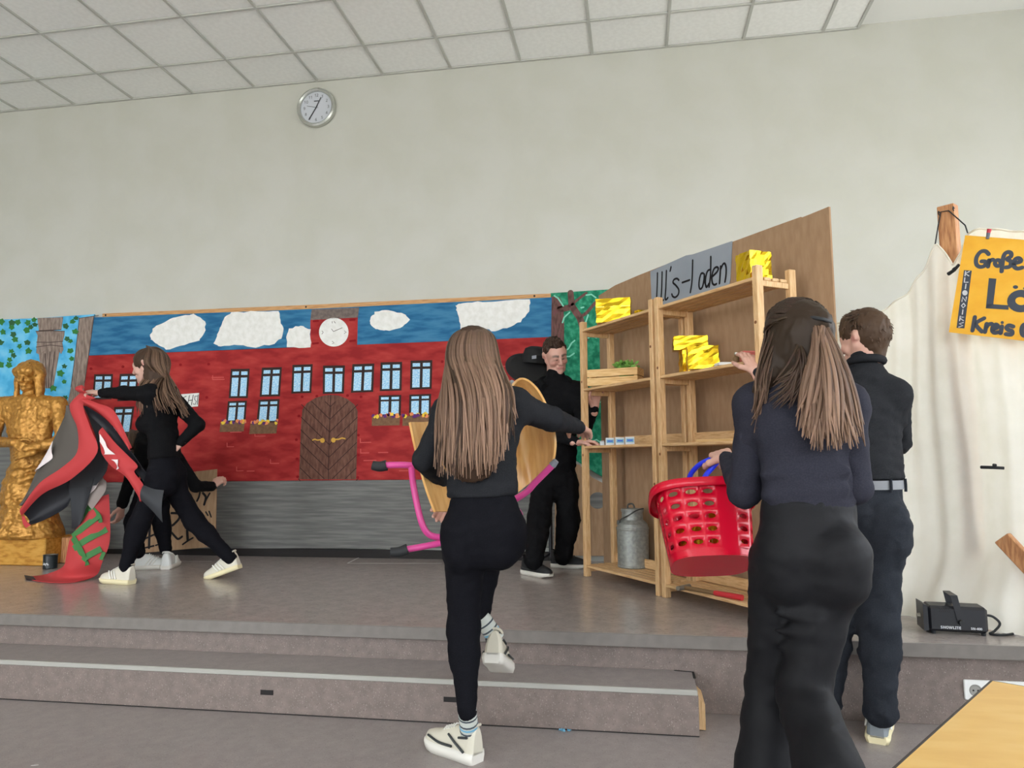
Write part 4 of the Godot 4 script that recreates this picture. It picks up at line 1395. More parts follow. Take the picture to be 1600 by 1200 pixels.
# join field meshes into one mesh; colour is linear, spots are [centre, radius, colour]
func body_mesh(pieces: Array, col := Color.WHITE, spots := []) -> ArrayMesh:
	var V := PackedVector3Array()
	var I := PackedInt32Array()
	for p in pieces:
		var n := V.size()
		V.append_array(p[0])
		for i in p[1]:
			I.append(i + n)
	var Cc := PackedColorArray()
	Cc.resize(V.size())
	Cc.fill(col)
	for s in spots:
		var c: Vector3 = s[0]
		var r: float = s[1]
		for i in V.size():
			var d := V[i].distance_to(c) / r
			if d < 1.0:
				Cc[i] = Cc[i].lerp(s[2], 1.0 - d * d)
	var arr := []
	arr.resize(Mesh.ARRAY_MAX)
	arr[Mesh.ARRAY_VERTEX] = V
	arr[Mesh.ARRAY_COLOR] = Cc
	arr[Mesh.ARRAY_INDEX] = I
	var st := SurfaceTool.new()
	st.create_from_arrays(arr)
	st.generate_normals()
	return st.commit()

# head bones about centre c, looking along f, crown along u
func head_bones(c: Vector3, f: Vector3, u: Vector3, s := 1.0, neck := Vector3.INF) -> Array:
	f = f.normalized()
	u = (u - f * u.dot(f)).normalized()
	var r := f.cross(u)
	var B := []
	var q := func(x: float, y: float, z: float) -> Vector3: return c + (r * x + u * y + f * z) * s
	B.append(bone(q.call(0, 0.030, -0.032), q.call(0, 0.026, 0.016), 0.088 * s, 0.080 * s, 0.88, r))
	B.append(bone(q.call(0, -0.015, 0.02), q.call(0, -0.075, 0.05), 0.064 * s, 0.040 * s))
	for x in [-1.0, 1.0]:
		B.append(bone(q.call(0.05 * x, -0.03, 0.0), q.call(0.026 * x, -0.086, 0.05), 0.026 * s, 0.022 * s))
		B.append(bone(q.call(0.036 * x, -0.022, 0.066), q.call(0.04 * x, -0.03, 0.055), 0.024 * s))
		B.append(bone(q.call(0.016 * x, 0.026, 0.092), q.call(0.042 * x, 0.024, 0.078), 0.010 * s))
		B.append(bone(q.call(0.030 * x, 0.006, 0.079), q.call(0.034 * x, 0.006, 0.077), 0.0125 * s))
		B.append(bone(q.call(0.076 * x, 0.018, -0.010), q.call(0.073 * x, -0.022, -0.002), 0.016 * s, 0.010 * s, 0.55, r))
		B.append(bone(q.call(0.082 * x, 0.022, -0.018), q.call(0.084 * x, -0.004, -0.020), 0.009 * s, 0.006 * s))
		B.append(bone(q.call(0.010 * x, -0.028, 0.099), q.call(0.008 * x, -0.028, 0.103), 0.008 * s))
	B.append(bone(q.call(0, 0.018, 0.094), q.call(0, -0.022, 0.114), 0.009 * s, 0.011 * s))
	B.append(bone(q.call(-0.017, -0.052, 0.088), q.call(0.017, -0.052, 0.088), 0.0075 * s))
	B.append(bone(q.call(-0.014, -0.062, 0.086), q.call(0.014, -0.062, 0.086), 0.0085 * s))
	B.append(bone(q.call(0, -0.092, 0.076), q.call(0, -0.094, 0.07), 0.020 * s))
	if neck != Vector3.INF:
		B.append(bone(q.call(0, -0.04, -0.025), neck, 0.054 * s, 0.060 * s))
	return B
func head_spots(c: Vector3, f: Vector3, u: Vector3, s := 1.0, brow := Color(0.06, 0.04, 0.03)) -> Array:
	f = f.normalized()
	u = (u - f * u.dot(f)).normalized()
	var r := f.cross(u)
	var out := []
	var q := func(x: float, y: float, z: float) -> Vector3: return c + (r * x + u * y + f * z) * s
	for x in [-1.0, 1.0]:
		for k in 4:
			out.append([q.call((0.016 + k * 0.009) * x, 0.029 + 0.002 * k - 0.0009 * k * k, 0.100 - k * 0.006), 0.0115 * s, brow])
			out.append([q.call((0.020 + k * 0.0065) * x, 0.003 - 0.001 * (1.5 - k) * (1.5 - k), 0.093 - k * 0.0035), 0.0075 * s, Color(0.10, 0.06, 0.05)])
		out.append([q.call(0.008 * x, -0.033, 0.106), 0.005 * s, Color(0.25, 0.10, 0.08)])
		out.append([q.call(0.042 * x, -0.028, 0.085), 0.030 * s, Color(0.54, 0.26, 0.21)])
		out.append([q.call(0.080 * x, 0.0, -0.008), 0.022 * s, Color(0.52, 0.22, 0.18)])
	for k in 5:
		out.append([q.call(-0.018 + k * 0.009, -0.0575, 0.094), 0.0085 * s, Color(0.50, 0.17, 0.16)])
	return out

# hand bones: wrist, direction of the fingers, palm normal (fingers curl that way), thumb side
func hand_bones(w: Vector3, d: Vector3, n: Vector3, th: Vector3, curl := 0.5, s := 1.0) -> Array:
	d = d.normalized()
	n = (n - d * n.dot(d)).normalized()
	th = (th - d * th.dot(d) - n * th.dot(n)).normalized()
	var B := []
	B.append(bone(w - d * 0.03 * s, w + d * 0.02 * s, 0.026 * s, 0.026 * s, 0.75, n))
	for i in 4:
		var lane := (0.030 - i * 0.0195) * s
		B.append(bone(w + d * 0.012 * s + th * lane * 0.6, w + d * 0.085 * s + th * lane, 0.0135 * s, 0.0115 * s))
		var lens: float = [0.072, 0.080, 0.074, 0.058][i] * s
		var p: Vector3 = w + d * (0.086 + [0.0, 0.004, 0.001, -0.008][i]) * s + th * lane
		var a := 0.0
		for seg in 3:
			a += curl * [0.8, 1.1, 0.8][seg] * (1.0 + 0.06 * i)
			var dir := d * cos(a) + n * sin(a) - th * 0.04 * (i - 1)
			var e: Vector3 = p + dir.normalized() * lens * [0.46, 0.30, 0.24][seg]
			B.append(bone(p, e, (0.0095 - seg * 0.0008) * s, (0.0088 - seg * 0.0008) * s))
			p = e
	var tb := w + d * 0.022 * s + th * 0.024 * s
	var t1 := tb + (d * 0.62 + th * 0.72 + n * 0.3).normalized() * 0.045 * s
	var t2 := t1 + (d * 0.85 + th * 0.3 + n * 0.45).normalized() * 0.034 * s
	var t3 := t2 + (d * 0.85 + n * 0.5).normalized() * 0.026 * s
	B.append(bone(tb, t1, 0.015 * s, 0.0115 * s))
	B.append(bone(t1, t2, 0.0112 * s, 0.0098 * s))
	B.append(bone(t2, t3, 0.0098 * s, 0.0085 * s))
	return B

# a lock of hair: a flat tapering tube
func add_lock(st: SurfaceTool, pts: Array, w0: float, w1: float, th: float, from: Vector3, col: Color, col2: Color) -> void:
	var n := pts.size()
	var rings := []
	for i in n:
		var t: Vector3 = (pts[mini(i + 1, n - 1)] - pts[maxi(i - 1, 0)]).normalized()
		var o: Vector3 = pts[i] - from
		o.y *= 0.15
		o = (o - t * o.dot(t)).normalized()
		var s := t.cross(o)
		var v := float(i) / (n - 1)
		var w := lerpf(w0, w1, v) * (1.0 if v < 0.7 else lerpf(1.0, 0.15, (v - 0.7) / 0.3))
		var ring := []
		for k in 6:
			var a := TAU * k / 6.0
			ring.append(pts[i] + s * cos(a) * w * 0.5 + o * sin(a) * th * 0.5)
		rings.append(ring)
	st.set_smooth_group(0)
	for i in n - 1:
		for k in 6:
			var k2 := (k + 1) % 6
			var out: Vector3 = rings[i][k] + rings[i][k2] - pts[i] * 2.0
			var cA := col.lerp(col2, float(i) / (n - 1))
			st.set_color(cA)
			quad(st, rings[i][k], rings[i][k2], rings[i + 1][k2], rings[i + 1][k], out)

# a sneaker in its own space: heel at z = 0, toe at z = length, sole at y = 0
func sneaker(parent: Node3D, t: Transform3D, L: float, kind: String) -> MeshInstance3D:
	var K: Dictionary = {
		"cream": {"u": "shoe_cream", "s": "sole_cream", "x": "stripe_white"}, "white": {"u": "shoe_white", "s": "sole_white", "x": "stripe_white"},
		"grey": {"u": "shoe_grey", "s": "sole_cream", "x": "stripe_white"}, "black": {"u": "shoe_black", "s": "sole_white", "x": "shoe_dark"}, "chunky": {"u": "shoe_beige", "s": "sole_white", "x": "shoe_dark"}}[kind]
	var hs := 0.032 if kind != "chunky" else 0.042
	var prof := [[0.0, 0.55, 0.085], [0.03, 0.78, 0.096], [0.10, 0.86, 0.092], [0.20, 0.86, 0.080], [0.30, 0.86, 0.082], [0.42, 0.88, 0.078], [0.52, 0.94, 0.066], [0.64, 1.0, 0.052], [0.76, 0.99, 0.042], [0.88, 0.86, 0.034], [0.96, 0.58, 0.026], [1.0, 0.25, 0.016]]
	var W := 0.048
	var up := new_st()
	var so := new_st()
	var ru := []
	var rs := []
	for p in prof:
		var z: float = p[0] * L
		var w: float = p[1] * W
		var h: float = p[2] * 1.0 + hs
		var a := []
		for k in 13:
			var an := PI * k / 12.0
			var cx := cos(an)
			var sn := sin(an)
			a.append(Vector3(signf(cx) * pow(absf(cx), 0.75) * w * lerpf(1.0, 0.8, sn), hs * 0.8 + (h - hs * 0.8) * pow(sn, 0.8), z))
		ru.append(a)
		var kick := 0.012 * smoothstep(0.75, 1.0, p[0])
		var ws := w + 0.006
		rs.append([Vector3(-ws, hs, z), Vector3(-ws - 0.002, hs * 0.5 + kick, z), Vector3(-ws * 0.92, kick, z), Vector3(ws * 0.92, kick, z), Vector3(ws + 0.002, hs * 0.5 + kick, z), Vector3(ws, hs, z)])
	for pair in [[up, ru, false], [so, rs, true]]:
		var st: SurfaceTool = pair[0]
		var R: Array = pair[1]
		st.set_smooth_group(0)
		for i in R.size() - 1:
			var c: Vector3 = Vector3(0, 0.03, (R[i][0].z + R[i + 1][0].z) * 0.5)
			var m: int = R[i].size()
			for k in (m if pair[2] else m - 1):
				var k2 := (k + 1) % m
				quad(st, t * R[i][k], t * R[i][k2], t * R[i + 1][k2], t * R[i + 1][k], t.basis * ((R[i][k] + R[i][k2]) * 0.5 - c))
		st.set_smooth_group(-1)
		for e in [0, R.size() - 1]:
			var c2 := Vector3.ZERO
			for p in R[e]:
				c2 += p / R[e].size()
			for k in R[e].size():
				tri(st, t * c2, t * R[e][k], t * R[e][(k + 1) % R[e].size()], t.basis * Vector3(0, 0, -1 if e == 0 else 1))
	var shoe := part(parent, "sneaker", done(up), mats[K.u])
	part(shoe, "sole", done(so), mats[K.s])
	var dn := Vector3.UP
	for sgn in [-1.0, 1.0]:
		var lines := []
		if kind in ["cream", "white", "grey"]:
			for k in 3:
				var z0 := (0.34 + k * 0.085) * L
				lines.append([Vector3(sgn * W * 0.935, hs + 0.004, z0), Vector3(sgn * W * 0.86, hs + 0.03, z0 + 0.018), Vector3(sgn * W * 0.66, hs + 0.054, z0 + 0.034)])
		elif kind == "chunky":
			lines = [[Vector3(sgn * W * 0.93, hs + 0.004, 0.12 * L), Vector3(sgn * W * 0.88, hs + 0.03, 0.3 * L), Vector3(sgn * W * 0.72, hs + 0.05, 0.45 * L)], [Vector3(sgn * W * 0.94, hs + 0.012, 0.35 * L), Vector3(sgn * W * 0.98, hs + 0.012, 0.6 * L), Vector3(sgn * W * 0.8, hs + 0.022, 0.85 * L)], [Vector3(sgn * W * 0.74, hs + 0.058, 0.08 * L), Vector3(sgn * W * 0.8, hs + 0.05, 0.24 * L)]]
		else:
			lines = [[Vector3(sgn * W * 0.9, hs + 0.02, 0.08 * L), Vector3(sgn * W * 0.93, hs + 0.012, 0.35 * L), Vector3(sgn * W * 0.8, hs + 0.036, 0.55 * L)]]
		for l in lines:
			var w2 := []
			for p in l:
				w2.append(t * (p * Vector3(1.08, 1, 1)))
			part(shoe, "stripe", tube(smooth_line(w2, 4), 0.0052, 0.0045, 6), mats[K.x])
	var lc := new_st()
	for k in 5:
		var z0 := (0.40 + k * 0.05) * L
		var y0 := lerpf(0.079, 0.056, k / 4.0) + hs
		add_tube(lc, [t * Vector3(-0.020, y0 - 0.004, z0), t * Vector3(0, y0 + 0.004, z0 + 0.004), t * Vector3(0.020, y0 - 0.004, z0)], 0.0035, 0.0035, 6)
	part(shoe, "laces", done(lc), mats[K.x] if kind == "black" else mats.stripe_white)
	part(shoe, "collar", tube(smooth_line([t * Vector3(-0.030, hs + 0.086, 0.10 * L), t * Vector3(-0.018, hs + 0.098, 0.02 * L), t * Vector3(0.018, hs + 0.098, 0.02 * L), t * Vector3(0.030, hs + 0.086, 0.10 * L)], 5), 0.006, 0.006, 6), mats[K.x] if kind == "grey" else mats[K.u])
	if kind == "grey":
		var hb := new_st()
		for x in [-0.012, 0.0, 0.012]:
			add_tube(hb, [t * Vector3(x * 0.3, hs + 0.052, -0.0005), t * Vector3(x, hs + 0.076, -0.0015)], 0.004, 0.005, 6)
		part(shoe, "heel_mark", done(hb), mats.stripe_white, "white trefoil mark on the heel")
	return shoe

func foot_frame(heel: Vector3, toe: Vector3, up := Vector3.UP) -> Transform3D:
	var z := (toe - heel).normalized()
	var x := up.cross(z).normalized()
	return Transform3D(Basis(x, z.cross(x), z), heel)

# the clothed figure: J holds the joints; o the build
func figure(th: Node3D, J: Dictionary, o: Dictionary) -> void:
	var fw: Vector3 = o.fwd
	var k: float = o.get("size", 1.0)
	var skin: Color = o.get("skin", Color(0.60, 0.345, 0.265))
	# body: one continuous surface, thinner than the clothes
	var B := []
	B.append(bone(J.ch, J.wa, 0.115 * k, 0.095 * k, 0.66, fw))
	B.append(bone(J.wa, J.pe, 0.095 * k, 0.12 * k, 0.66, fw))
	B.append(bone(J.nk, J.ch, 0.05 * k, 0.09 * k, 0.75, fw))
	for s in ["L", "R"]:
		B.append(bone(J.nk.lerp(J["s" + s], 0.3), J["s" + s], 0.045 * k, 0.042 * k))
		B.append(bone(J["s" + s], J["e" + s], 0.040 * k, 0.032 * k))
		B.append(bone(J["e" + s], J["w" + s], 0.032 * k, 0.023 * k))
		B.append(bone(J["h" + s], J["k" + s], 0.062 * k, 0.045 * k))
		B.append(bone(J["k" + s], J["a" + s], 0.042 * k, 0.030 * k))
	var pieces := [field_mesh(B, 0.017, 0.03)]
	pieces.append(field_mesh(head_bones(J.H, o.look, o.get("crown", Vector3.UP), 1.0 * k, J.nk), 0.0045, 0.014))
	for hd in o.hands:
		pieces.append(field_mesh(hand_bones(hd[0], hd[1], hd[2], hd[3], hd[4], hd[5] if hd.size() > 5 else 0.97), 0.0036, 0.009))
	part(th, "body", body_mesh(pieces, skin, head_spots(J.H, o.look, o.get("crown", Vector3.UP), k, o.get("brow", Color(0.06, 0.04, 0.03)))), mats.skin)
	# top
	var g: float = o.get("girth", 1.0) * k
	var T := []
	T.append(bone(J.ch, J.wa, 0.150 * g, 0.122 * g, 0.64, fw))
	T.append(bone(J.wa, J.pe, 0.122 * g, o.get("hip", 0.148) * k + (0.007 if not o.has("tucked") else -0.012), 0.71, fw))
	T.append(bone(J.ch + Vector3(0, 0.03, 0), J.ch.lerp(J.nk, 0.5), 0.125 * g, 0.08 * g, 0.68, fw))
	if o.get("bust", 0.0) > 0.0:
		var rt: Vector3 = fw.cross(Vector3.UP).normalized()
		for x in [-0.07, 0.07]:
			T.append(bone(J.ch + rt * x + fw * 0.06 - Vector3(0, 0.05, 0), J.ch + rt * x + fw * 0.065 - Vector3(0, 0.06, 0), 0.06 * g))
	var collar: float = o.get("collar", 0.35)
	T.append(bone(J.nk, J.nk.lerp(J.H, collar), 0.072 * k, 0.064 * k))
	for s in ["L", "R"]:
		T.append(bone(J.nk.lerp(J["s" + s], 0.22), J["s" + s], 0.062 * k, 0.062 * g))
		T.append(bone(J.ch.lerp(J["s" + s], 0.45), J["s" + s], 0.085 * g, 0.062 * g, 0.8, fw))
		T.append(bone(J["s" + s], J["s" + s].lerp(J["e" + s], 0.4), 0.061 * g, 0.055 * g))
	var hem: Vector3 = J.wa.lerp(J.pe, o.get("hem", 0.55))
	T.append_array(o.get("top_creases", []))
	var tops := [field_mesh(T, 0.0115, 0.035, o.get("fold", 0.005), 11.0, Vector3(0.9, 2.6, 0.9), [[hem, (J.pe - J.wa).normalized()]])]
	for s in ["L", "R"]:
		var A := [bone(J["s" + s], J["e" + s], 0.061 * g, 0.047 * g), bone(J["e" + s], J["e" + s].lerp(J["w" + s], 0.94), 0.048 * g, o.get("cuff", 0.033) * k)]
		tops.append(field_mesh(A, 0.0105, 0.02, o.get("fold", 0.005), 13.0, Vector3(1.6, 1.6, 1.6)))
	part(th, o.get("top_name", "sweater"), body_mesh(tops), mats[o.top])
	# trousers
	var lr: Array = o.legs     # radii: hip, above knee, below knee, hem
	var Q := []
	var rt2: Vector3 = fw.cross(Vector3.UP).normalized()
	Q.append(bone(J.wa.lerp(J.pe, 0.30), J.pe, 0.116 * g, o.get("hip", 0.148) * k, 0.70, fw))
	for s in ["L", "R"]:
		var bu: Vector3 = J.pe.lerp(J["h" + s], 0.85) - fw * 0.045 * k
		Q.append(bone(bu + Vector3(0, 0.02, 0), bu - Vector3(0, 0.045, 0), o.get("seat", 0.088) * k, o.get("seat", 0.088) * 0.92 * k))
		Q.append(bone(J["h" + s], J["k" + s], lr[0] * k, lr[1] * k))
		var m: Vector3 = J["k" + s].lerp(J["a" + s], 0.32) - (J["a" + s] - J["k" + s]).cross(rt2).normalized() * 0.0
		Q.append(bone(J["k" + s], m, lr[1] * k, lr[2] * k))
		Q.append(bone(m, J["a" + s], lr[2] * k, lr[3] * k))
	Q.append_array(o.get("creases", []))
	var cuts: Array = o.get("cuts", [])
	if o.has("tucked"):
		Q.append(bone(J.wa - (J.pe - J.wa) * 0.3, J.wa.lerp(J.pe, 0.35), 0.131 * g, 0.132 * g, 0.68, fw))
		cuts = [[J.wa.lerp(J.pe, 0.14), (J.wa - J.pe).normalized()]]
	part(th, "trousers", body_mesh([field_mesh(Q, 0.0105, o.get("soft", 0.045), o.get("fold2", 0.004), o.get("freq2", 11.0), o.get("squash2", Vector3(0.9, 2.4, 0.9)), cuts)]), mats[o.bottom])

func cap_mesh(bones: Array, col: Color, cell := 0.007, amp := 0.006, cut := []) -> ArrayMesh:
	return body_mesh([field_mesh(bones, cell, 0.025, amp, 55.0, Vector3(1, 0.4, 1), cut)], col)

const DK := Color(0.030, 0.020, 0.014)
const BR := Color(0.074, 0.043, 0.028)
const LT := Color(0.32, 0.195, 0.130)

# ---------------------------------------------------------------- golden statue
func build_statue() -> void:
	var z := -5.33
	var f := Vector3(0.12, 0, 1).normalized()
	var t := thing("golden_statue", "gold-painted robed statue with folded hands on a gold block", "statue", P(40, 880, z))
	var B := []
	var H := P(46, 590, z)
	var HB := head_bones(H, f + Vector3(0.05, -0.15, 0), Vector3.UP, 0.98, P(47, 625, z))
	# hair: cap, fringe and side strands
	var H2 := [bone(H + Vector3(0, 0.055, -0.02), H + Vector3(0, 0.045, 0.01), 0.098, 0.095), bone(H + Vector3(-0.055, 0.045, 0.07), H + Vector3(0.06, 0.045, 0.075), 0.036), bone(H + Vector3(-0.085, 0.03, 0.02), H + Vector3(-0.085, -0.17, 0.03), 0.03, 0.018), bone(H + Vector3(0.09, 0.03, 0.0), H + Vector3(0.12, -0.2, 0.02), 0.04, 0.02), bone(H + Vector3(0, 0.02, -0.06), H + Vector3(0, -0.2, -0.07), 0.075, 0.06)]
	var ch := P(46, 668, z)
	var wa := P(46, 720, z)
	B.append(bone(ch, wa, 0.150, 0.128, 0.66, f))
	B.append(bone(ch + Vector3(0, 0.09, 0), ch, 0.13, 0.155, 0.62, f))
	var sL := P(4, 632, z)
	var sR := P(92, 632, z)
	B.append(bone(P(20, 646, z), P(74, 646, z), 0.085, 0.085, 0.8, f))
	B.append(bone(P(20, 650, z), P(32, 715, z), 0.062, 0.06, 0.9, f))
	B.append(bone(P(74, 650, z), P(62, 715, z), 0.062, 0.06, 0.9, f))
	B.append(bone(P(46, 628, z), sL, 0.07, 0.062))
	B.append(bone(P(46, 628, z), sR, 0.07, 0.062))
	var wl := P(22, 692, z + 0.19)
	var wr := P(42, 702, z + 0.20)
	B.append(bone(sL, P(-12, 690, z + 0.05), 0.060, 0.048))
	B.append(bone(P(-12, 690, z + 0.05), wl, 0.048, 0.034))
	B.append(bone(sR, P(98, 690, z + 0.06), 0.060, 0.05))
	B.append(bone(P(98, 690, z + 0.06), wr, 0.05, 0.034))
	# robe
	B.append(bone(wa, P(44, 762, z), 0.13, 0.185, 0.8, f))
	B.append(bone(P(44, 762, z), P(46, 825, z), 0.185, 0.225, 0.85, f))
	B.append(bone(P(46, 825, z), P(52, 842, z), 0.225, 0.235, 0.85, f))
	# crosswise folds of the crumpled robe
	var r := RandomNumberGenerator.new()
	r.seed = 11
	for i in 13:
		var y := 735.0 + i * 8.2
		var c := P(46 + r.randf_range(-5, 5), y, z)
		var wd := lerpf(0.14, 0.25, i / 12.0)
		var tilt := r.randf_range(-0.06, 0.07)
		var pv := c + Vector3(-wd, tilt, 0.05)
		for k in range(1, 6):
			var a := lerpf(-1.0, 1.0, k / 5.0)
			var nv := c + Vector3(a * wd, -tilt * a + r.randf_range(-0.012, 0.012), 0.05 + cos(a * 1.4) * wd * 0.72 - 0.02)
			B.append(bone(pv, nv, 0.020, 0.017))
			pv = nv
	var pieces := [field_mesh(B, 0.009, 0.025, 0.009, 30.0, Vector3.ONE, [[P(50, 840, z), Vector3.DOWN]]), field_mesh(HB, 0.005, 0.014, 0.003, 40.0), field_mesh(H2, 0.008, 0.03, 0.010, 30.0, Vector3(1, 0.5, 1))]
	pieces.append(field_mesh(hand_bones(wl, wr + Vector3(0.05, -0.02, 0.02) - wl, Vector3(0.2, -0.3, -0.8), Vector3(0, 1, 0.2), 0.25, 1.0), 0.004, 0.009))
	pieces.append(field_mesh(hand_bones(wr + Vector3(0.03, -0.03, 0.0), Vector3(-1, -0.12, 0.1), Vector3(0, -0.2, -0.9), Vector3(0, 1, 0.3), 0.22, 1.0), 0.004, 0.009))
	part(t, "figure", body_mesh(pieces), mats.gold_paint)
	var top := P(50, 838, z).y
	var c0 := P(40, 860, z)
	part(t, "plinth", block(Vector3(c0.x - 0.34, SY + 0.001, z - 0.2), Vector3(P(90, 860, z).x, top, z + 0.13), 0.008), mats.gold_card, "gold painted cardboard plinth")
	part(t, "plinth_side", block(Vector3(P(90, 860, z).x + 0.001, SY + 0.001, z - 0.2), Vector3(P(112, 860, z).x, top - 0.01, z - 0.03), 0.006), mats.post_wood, "darker wooden end of the plinth")

# ---------------------------------------------------------------- hair
func long_hair(th: Node3D, H: Vector3, f: Vector3, hem: Array, n: int, a0: float, a1: float, mid_drop: float, mid_pull: Array, seed_: int, tone := 0.5, cap_bones := [], parting := 0.0) -> void:
	var rr := RandomNumberGenerator.new()
	rr.seed = seed_
	f = f.normalized()
	var u := Vector3.UP
	var r := f.cross(u).normalized()
	var bk := -f
	bk.y = 0
	bk = bk.normalized()
	var caps := [bone(H + u * 0.040 + bk * 0.03, H + u * 0.036 - bk * 0.008, 0.098, 0.094, 0.9, r), bone(H + bk * 0.045, H + bk * 0.055 - u * 0.10, 0.086, 0.072)]
	caps.append_array(cap_bones)
	var cap := part(th, "hair", cap_mesh(caps, BR * 0.75, 0.0085, 0.006), mats.hair)
	var st := new_st()
	var tones := FastNoiseLite.new()
	tones.seed = seed_
	tones.frequency = 0.09
	for i in n:
		var t := (i + rr.randf_range(-0.4, 0.4)) / (n - 1)
		t = clampf(t, 0.0, 1.0)
		var a := lerpf(a0, a1, t)
		var lift := rr.randf_range(0.0, 0.012)
		var side := r * sin(a)
		var back := bk * cos(a)
		var c0 := H + u * 0.040 + bk * 0.018
		var p0 := c0 + u * (0.101 + lift * 0.3) + r * (sin(a) * 0.012 + parting) - bk * 0.03
		var p1 := c0 + u * 0.058 + side * (0.080 + lift * 0.5) + back * (0.088 + lift * 0.5)
		var p2 := c0 - u * 0.045 + side * (0.102 + lift) + back * (0.118 + lift)
		var hx := t * (hem.size() - 1)
		var hi := mini(int(hx), hem.size() - 2)
		var he: Vector3 = hem[hi].lerp(hem[hi + 1], hx - hi)
		he += Vector3(rr.randf_range(-0.02, 0.02), rr.randf_range(-0.035, 0.05), rr.randf_range(-0.012, 0.02))
		var mx := t * (mid_pull.size() - 1)
		var mi := mini(int(mx), mid_pull.size() - 2)
		var p3: Vector3 = mid_pull[mi].lerp(mid_pull[mi + 1], mx - mi) + Vector3(rr.randf_range(-0.015, 0.015), rr.randf_range(-0.02, 0.02), rr.randf_range(-0.01, 0.018))
		var v := clampf(0.5 + 0.95 * tones.get_noise_1d(t * 100.0) + rr.randf_range(-0.16, 0.16), 0.0, 1.0)
		var c1 := BR.lerp(DK, 0.65 - 0.5 * v)
		var c2 := BR.lerp(LT, clampf(v * 1.1 + tone - 0.45, 0.0, 1.0)) if v > 0.3 else BR.lerp(DK, 0.45 - v)
		add_lock(st, smooth_line([p0, p1, p2, p3, he], 5), rr.randf_range(0.010, 0.015), rr.randf_range(0.010, 0.020), 0.0032, H - u * 0.2 - bk * 0.03, c1, c2)
	part(cap, "locks", done(st), mats.hair)

func fill_hair(points: Array, r0: float, r1: float) -> Array:
	var B := []
	for i in points.size() - 1:
		B.append(bone(points[i], points[i + 1], lerpf(r0, r1, float(i) / (points.size() - 1)), lerpf(r0, r1, float(i + 1) / (points.size() - 1)), 0.42, Vector3(0, 0, 1)))
	return B

# ---------------------------------------------------------------- people
func build_people() -> void:
	person_centre()
	person_basket()
	person_right()
	person_boy()
	person_left()
	person_stooping()

func person_centre() -> void:
	var z := -2.93
	var t := thing("person", "person seen from behind in black leggings carrying a pink-framed chair up the step", "person", G(722, 1186, 0))
	var J := {H = P(741, 562, z - 0.04), nk = P(746, 622, z - 0.02), ch = P(750, 680, z - 0.01), wa = P(753, 748, z), pe = P(756, 815, z),
		sL = P(703, 645, z - 0.03), eL = P(664, 718, z - 0.08), wL = P(702, 768, z - 0.36), sR = P(803, 634, z - 0.03), eR = P(862, 655, z - 0.15), wR = P(906, 668, z - 0.42),
		hL = P(727, 845, z), kL = P(724, 985, z - 0.03), aL = P(730, 1112, z + 0.03), hR = P(787, 842, z - 0.02), kR = P(758, 872, z - 0.42), aR = P(752, 968, z - 0.25)}
	figure(t, J, {fwd = Vector3(0, 0, -1), look = Vector3(0.05, -0.12, -1), hands = [[J.wL, P(686, 800, z - 0.36) - J.wL, Vector3(0.3, 0.3, 0.8), Vector3(0.5, 0.6, 0.0), 0.5], [J.wR, P(925, 682, z - 0.70) - J.wR, Vector3(-0.2, -1, 0), Vector3(-0.3, 0.1, -1), 0.25]],
		top = "cloth_charcoal", bottom = "cloth_leggings", girth = 1.07, hip = 0.160, seat = 0.092, legs = [0.088, 0.060, 0.055, 0.038], hem = 0.42, collar = 0.3, fold = 0.006, fold2 = 0.005})
	# socks and chunky trainers
	var ht := G(747, 1193, 0.0)
	var tt := G(690, 1172, 0.0)
	sneaker(t, foot_frame(ht, tt), 0.285, "chunky")
	var heel2 := P(768, 1036, z - 0.17)
	var sh2 := foot_frame(heel2, heel2 + Vector3(0.05, -0.42, -0.85), Vector3(0.0, 1, -0.3))
	sneaker(t, sh2, 0.265, "chunky")
	for s in [[J.aL + Vector3(0, 0.01, 0), ht.lerp(tt, 0.22) + Vector3(0, 0.10, 0)], [J.aR + Vector3(0, 0.01, 0), sh2 * Vector3(0, 0.11, 0.06)]]:
		var so := part(t, "sock", tube([s[0], s[0].lerp(s[1], 0.5), s[1]], 0.037, 0.036, 16), mats.sock_white)
		for k in [0.25, 0.5, 0.62, 0.78]:
			part(so, "pattern_band", tube([s[0].lerp(s[1], k), s[0].lerp(s[1], k + 0.06)], 0.0378, 0.0375, 16), mats.sock_pattern if k != 0.62 else mats.pack_blue)
	var hem := [P(683, 735, z + 0.13), P(700, 738, z + 0.16), P(725, 738, z + 0.17), P(750, 735, z + 0.17), P(772, 728, z + 0.16), P(786, 700, z + 0.15), P(806, 665, z + 0.10)]
	var mid := [P(686, 640, z + 0.08), P(702, 630, z + 0.14), P(725, 625, z + 0.16), P(748, 622, z + 0.16), P(772, 622, z + 0.15), P(788, 618, z + 0.13), P(797, 612, z + 0.08)]
	var fill := fill_hair([J.H + Vector3(0, -0.05, 0.06), P(738, 660, z + 0.10), P(735, 710, z + 0.12)], 0.09, 0.11)
	long_hair(t, J.H, Vector3(0.05, 0, -1), hem, 230, -1.75, 1.75, 0.1, mid, 21, 0.62, fill)
	chair(z)

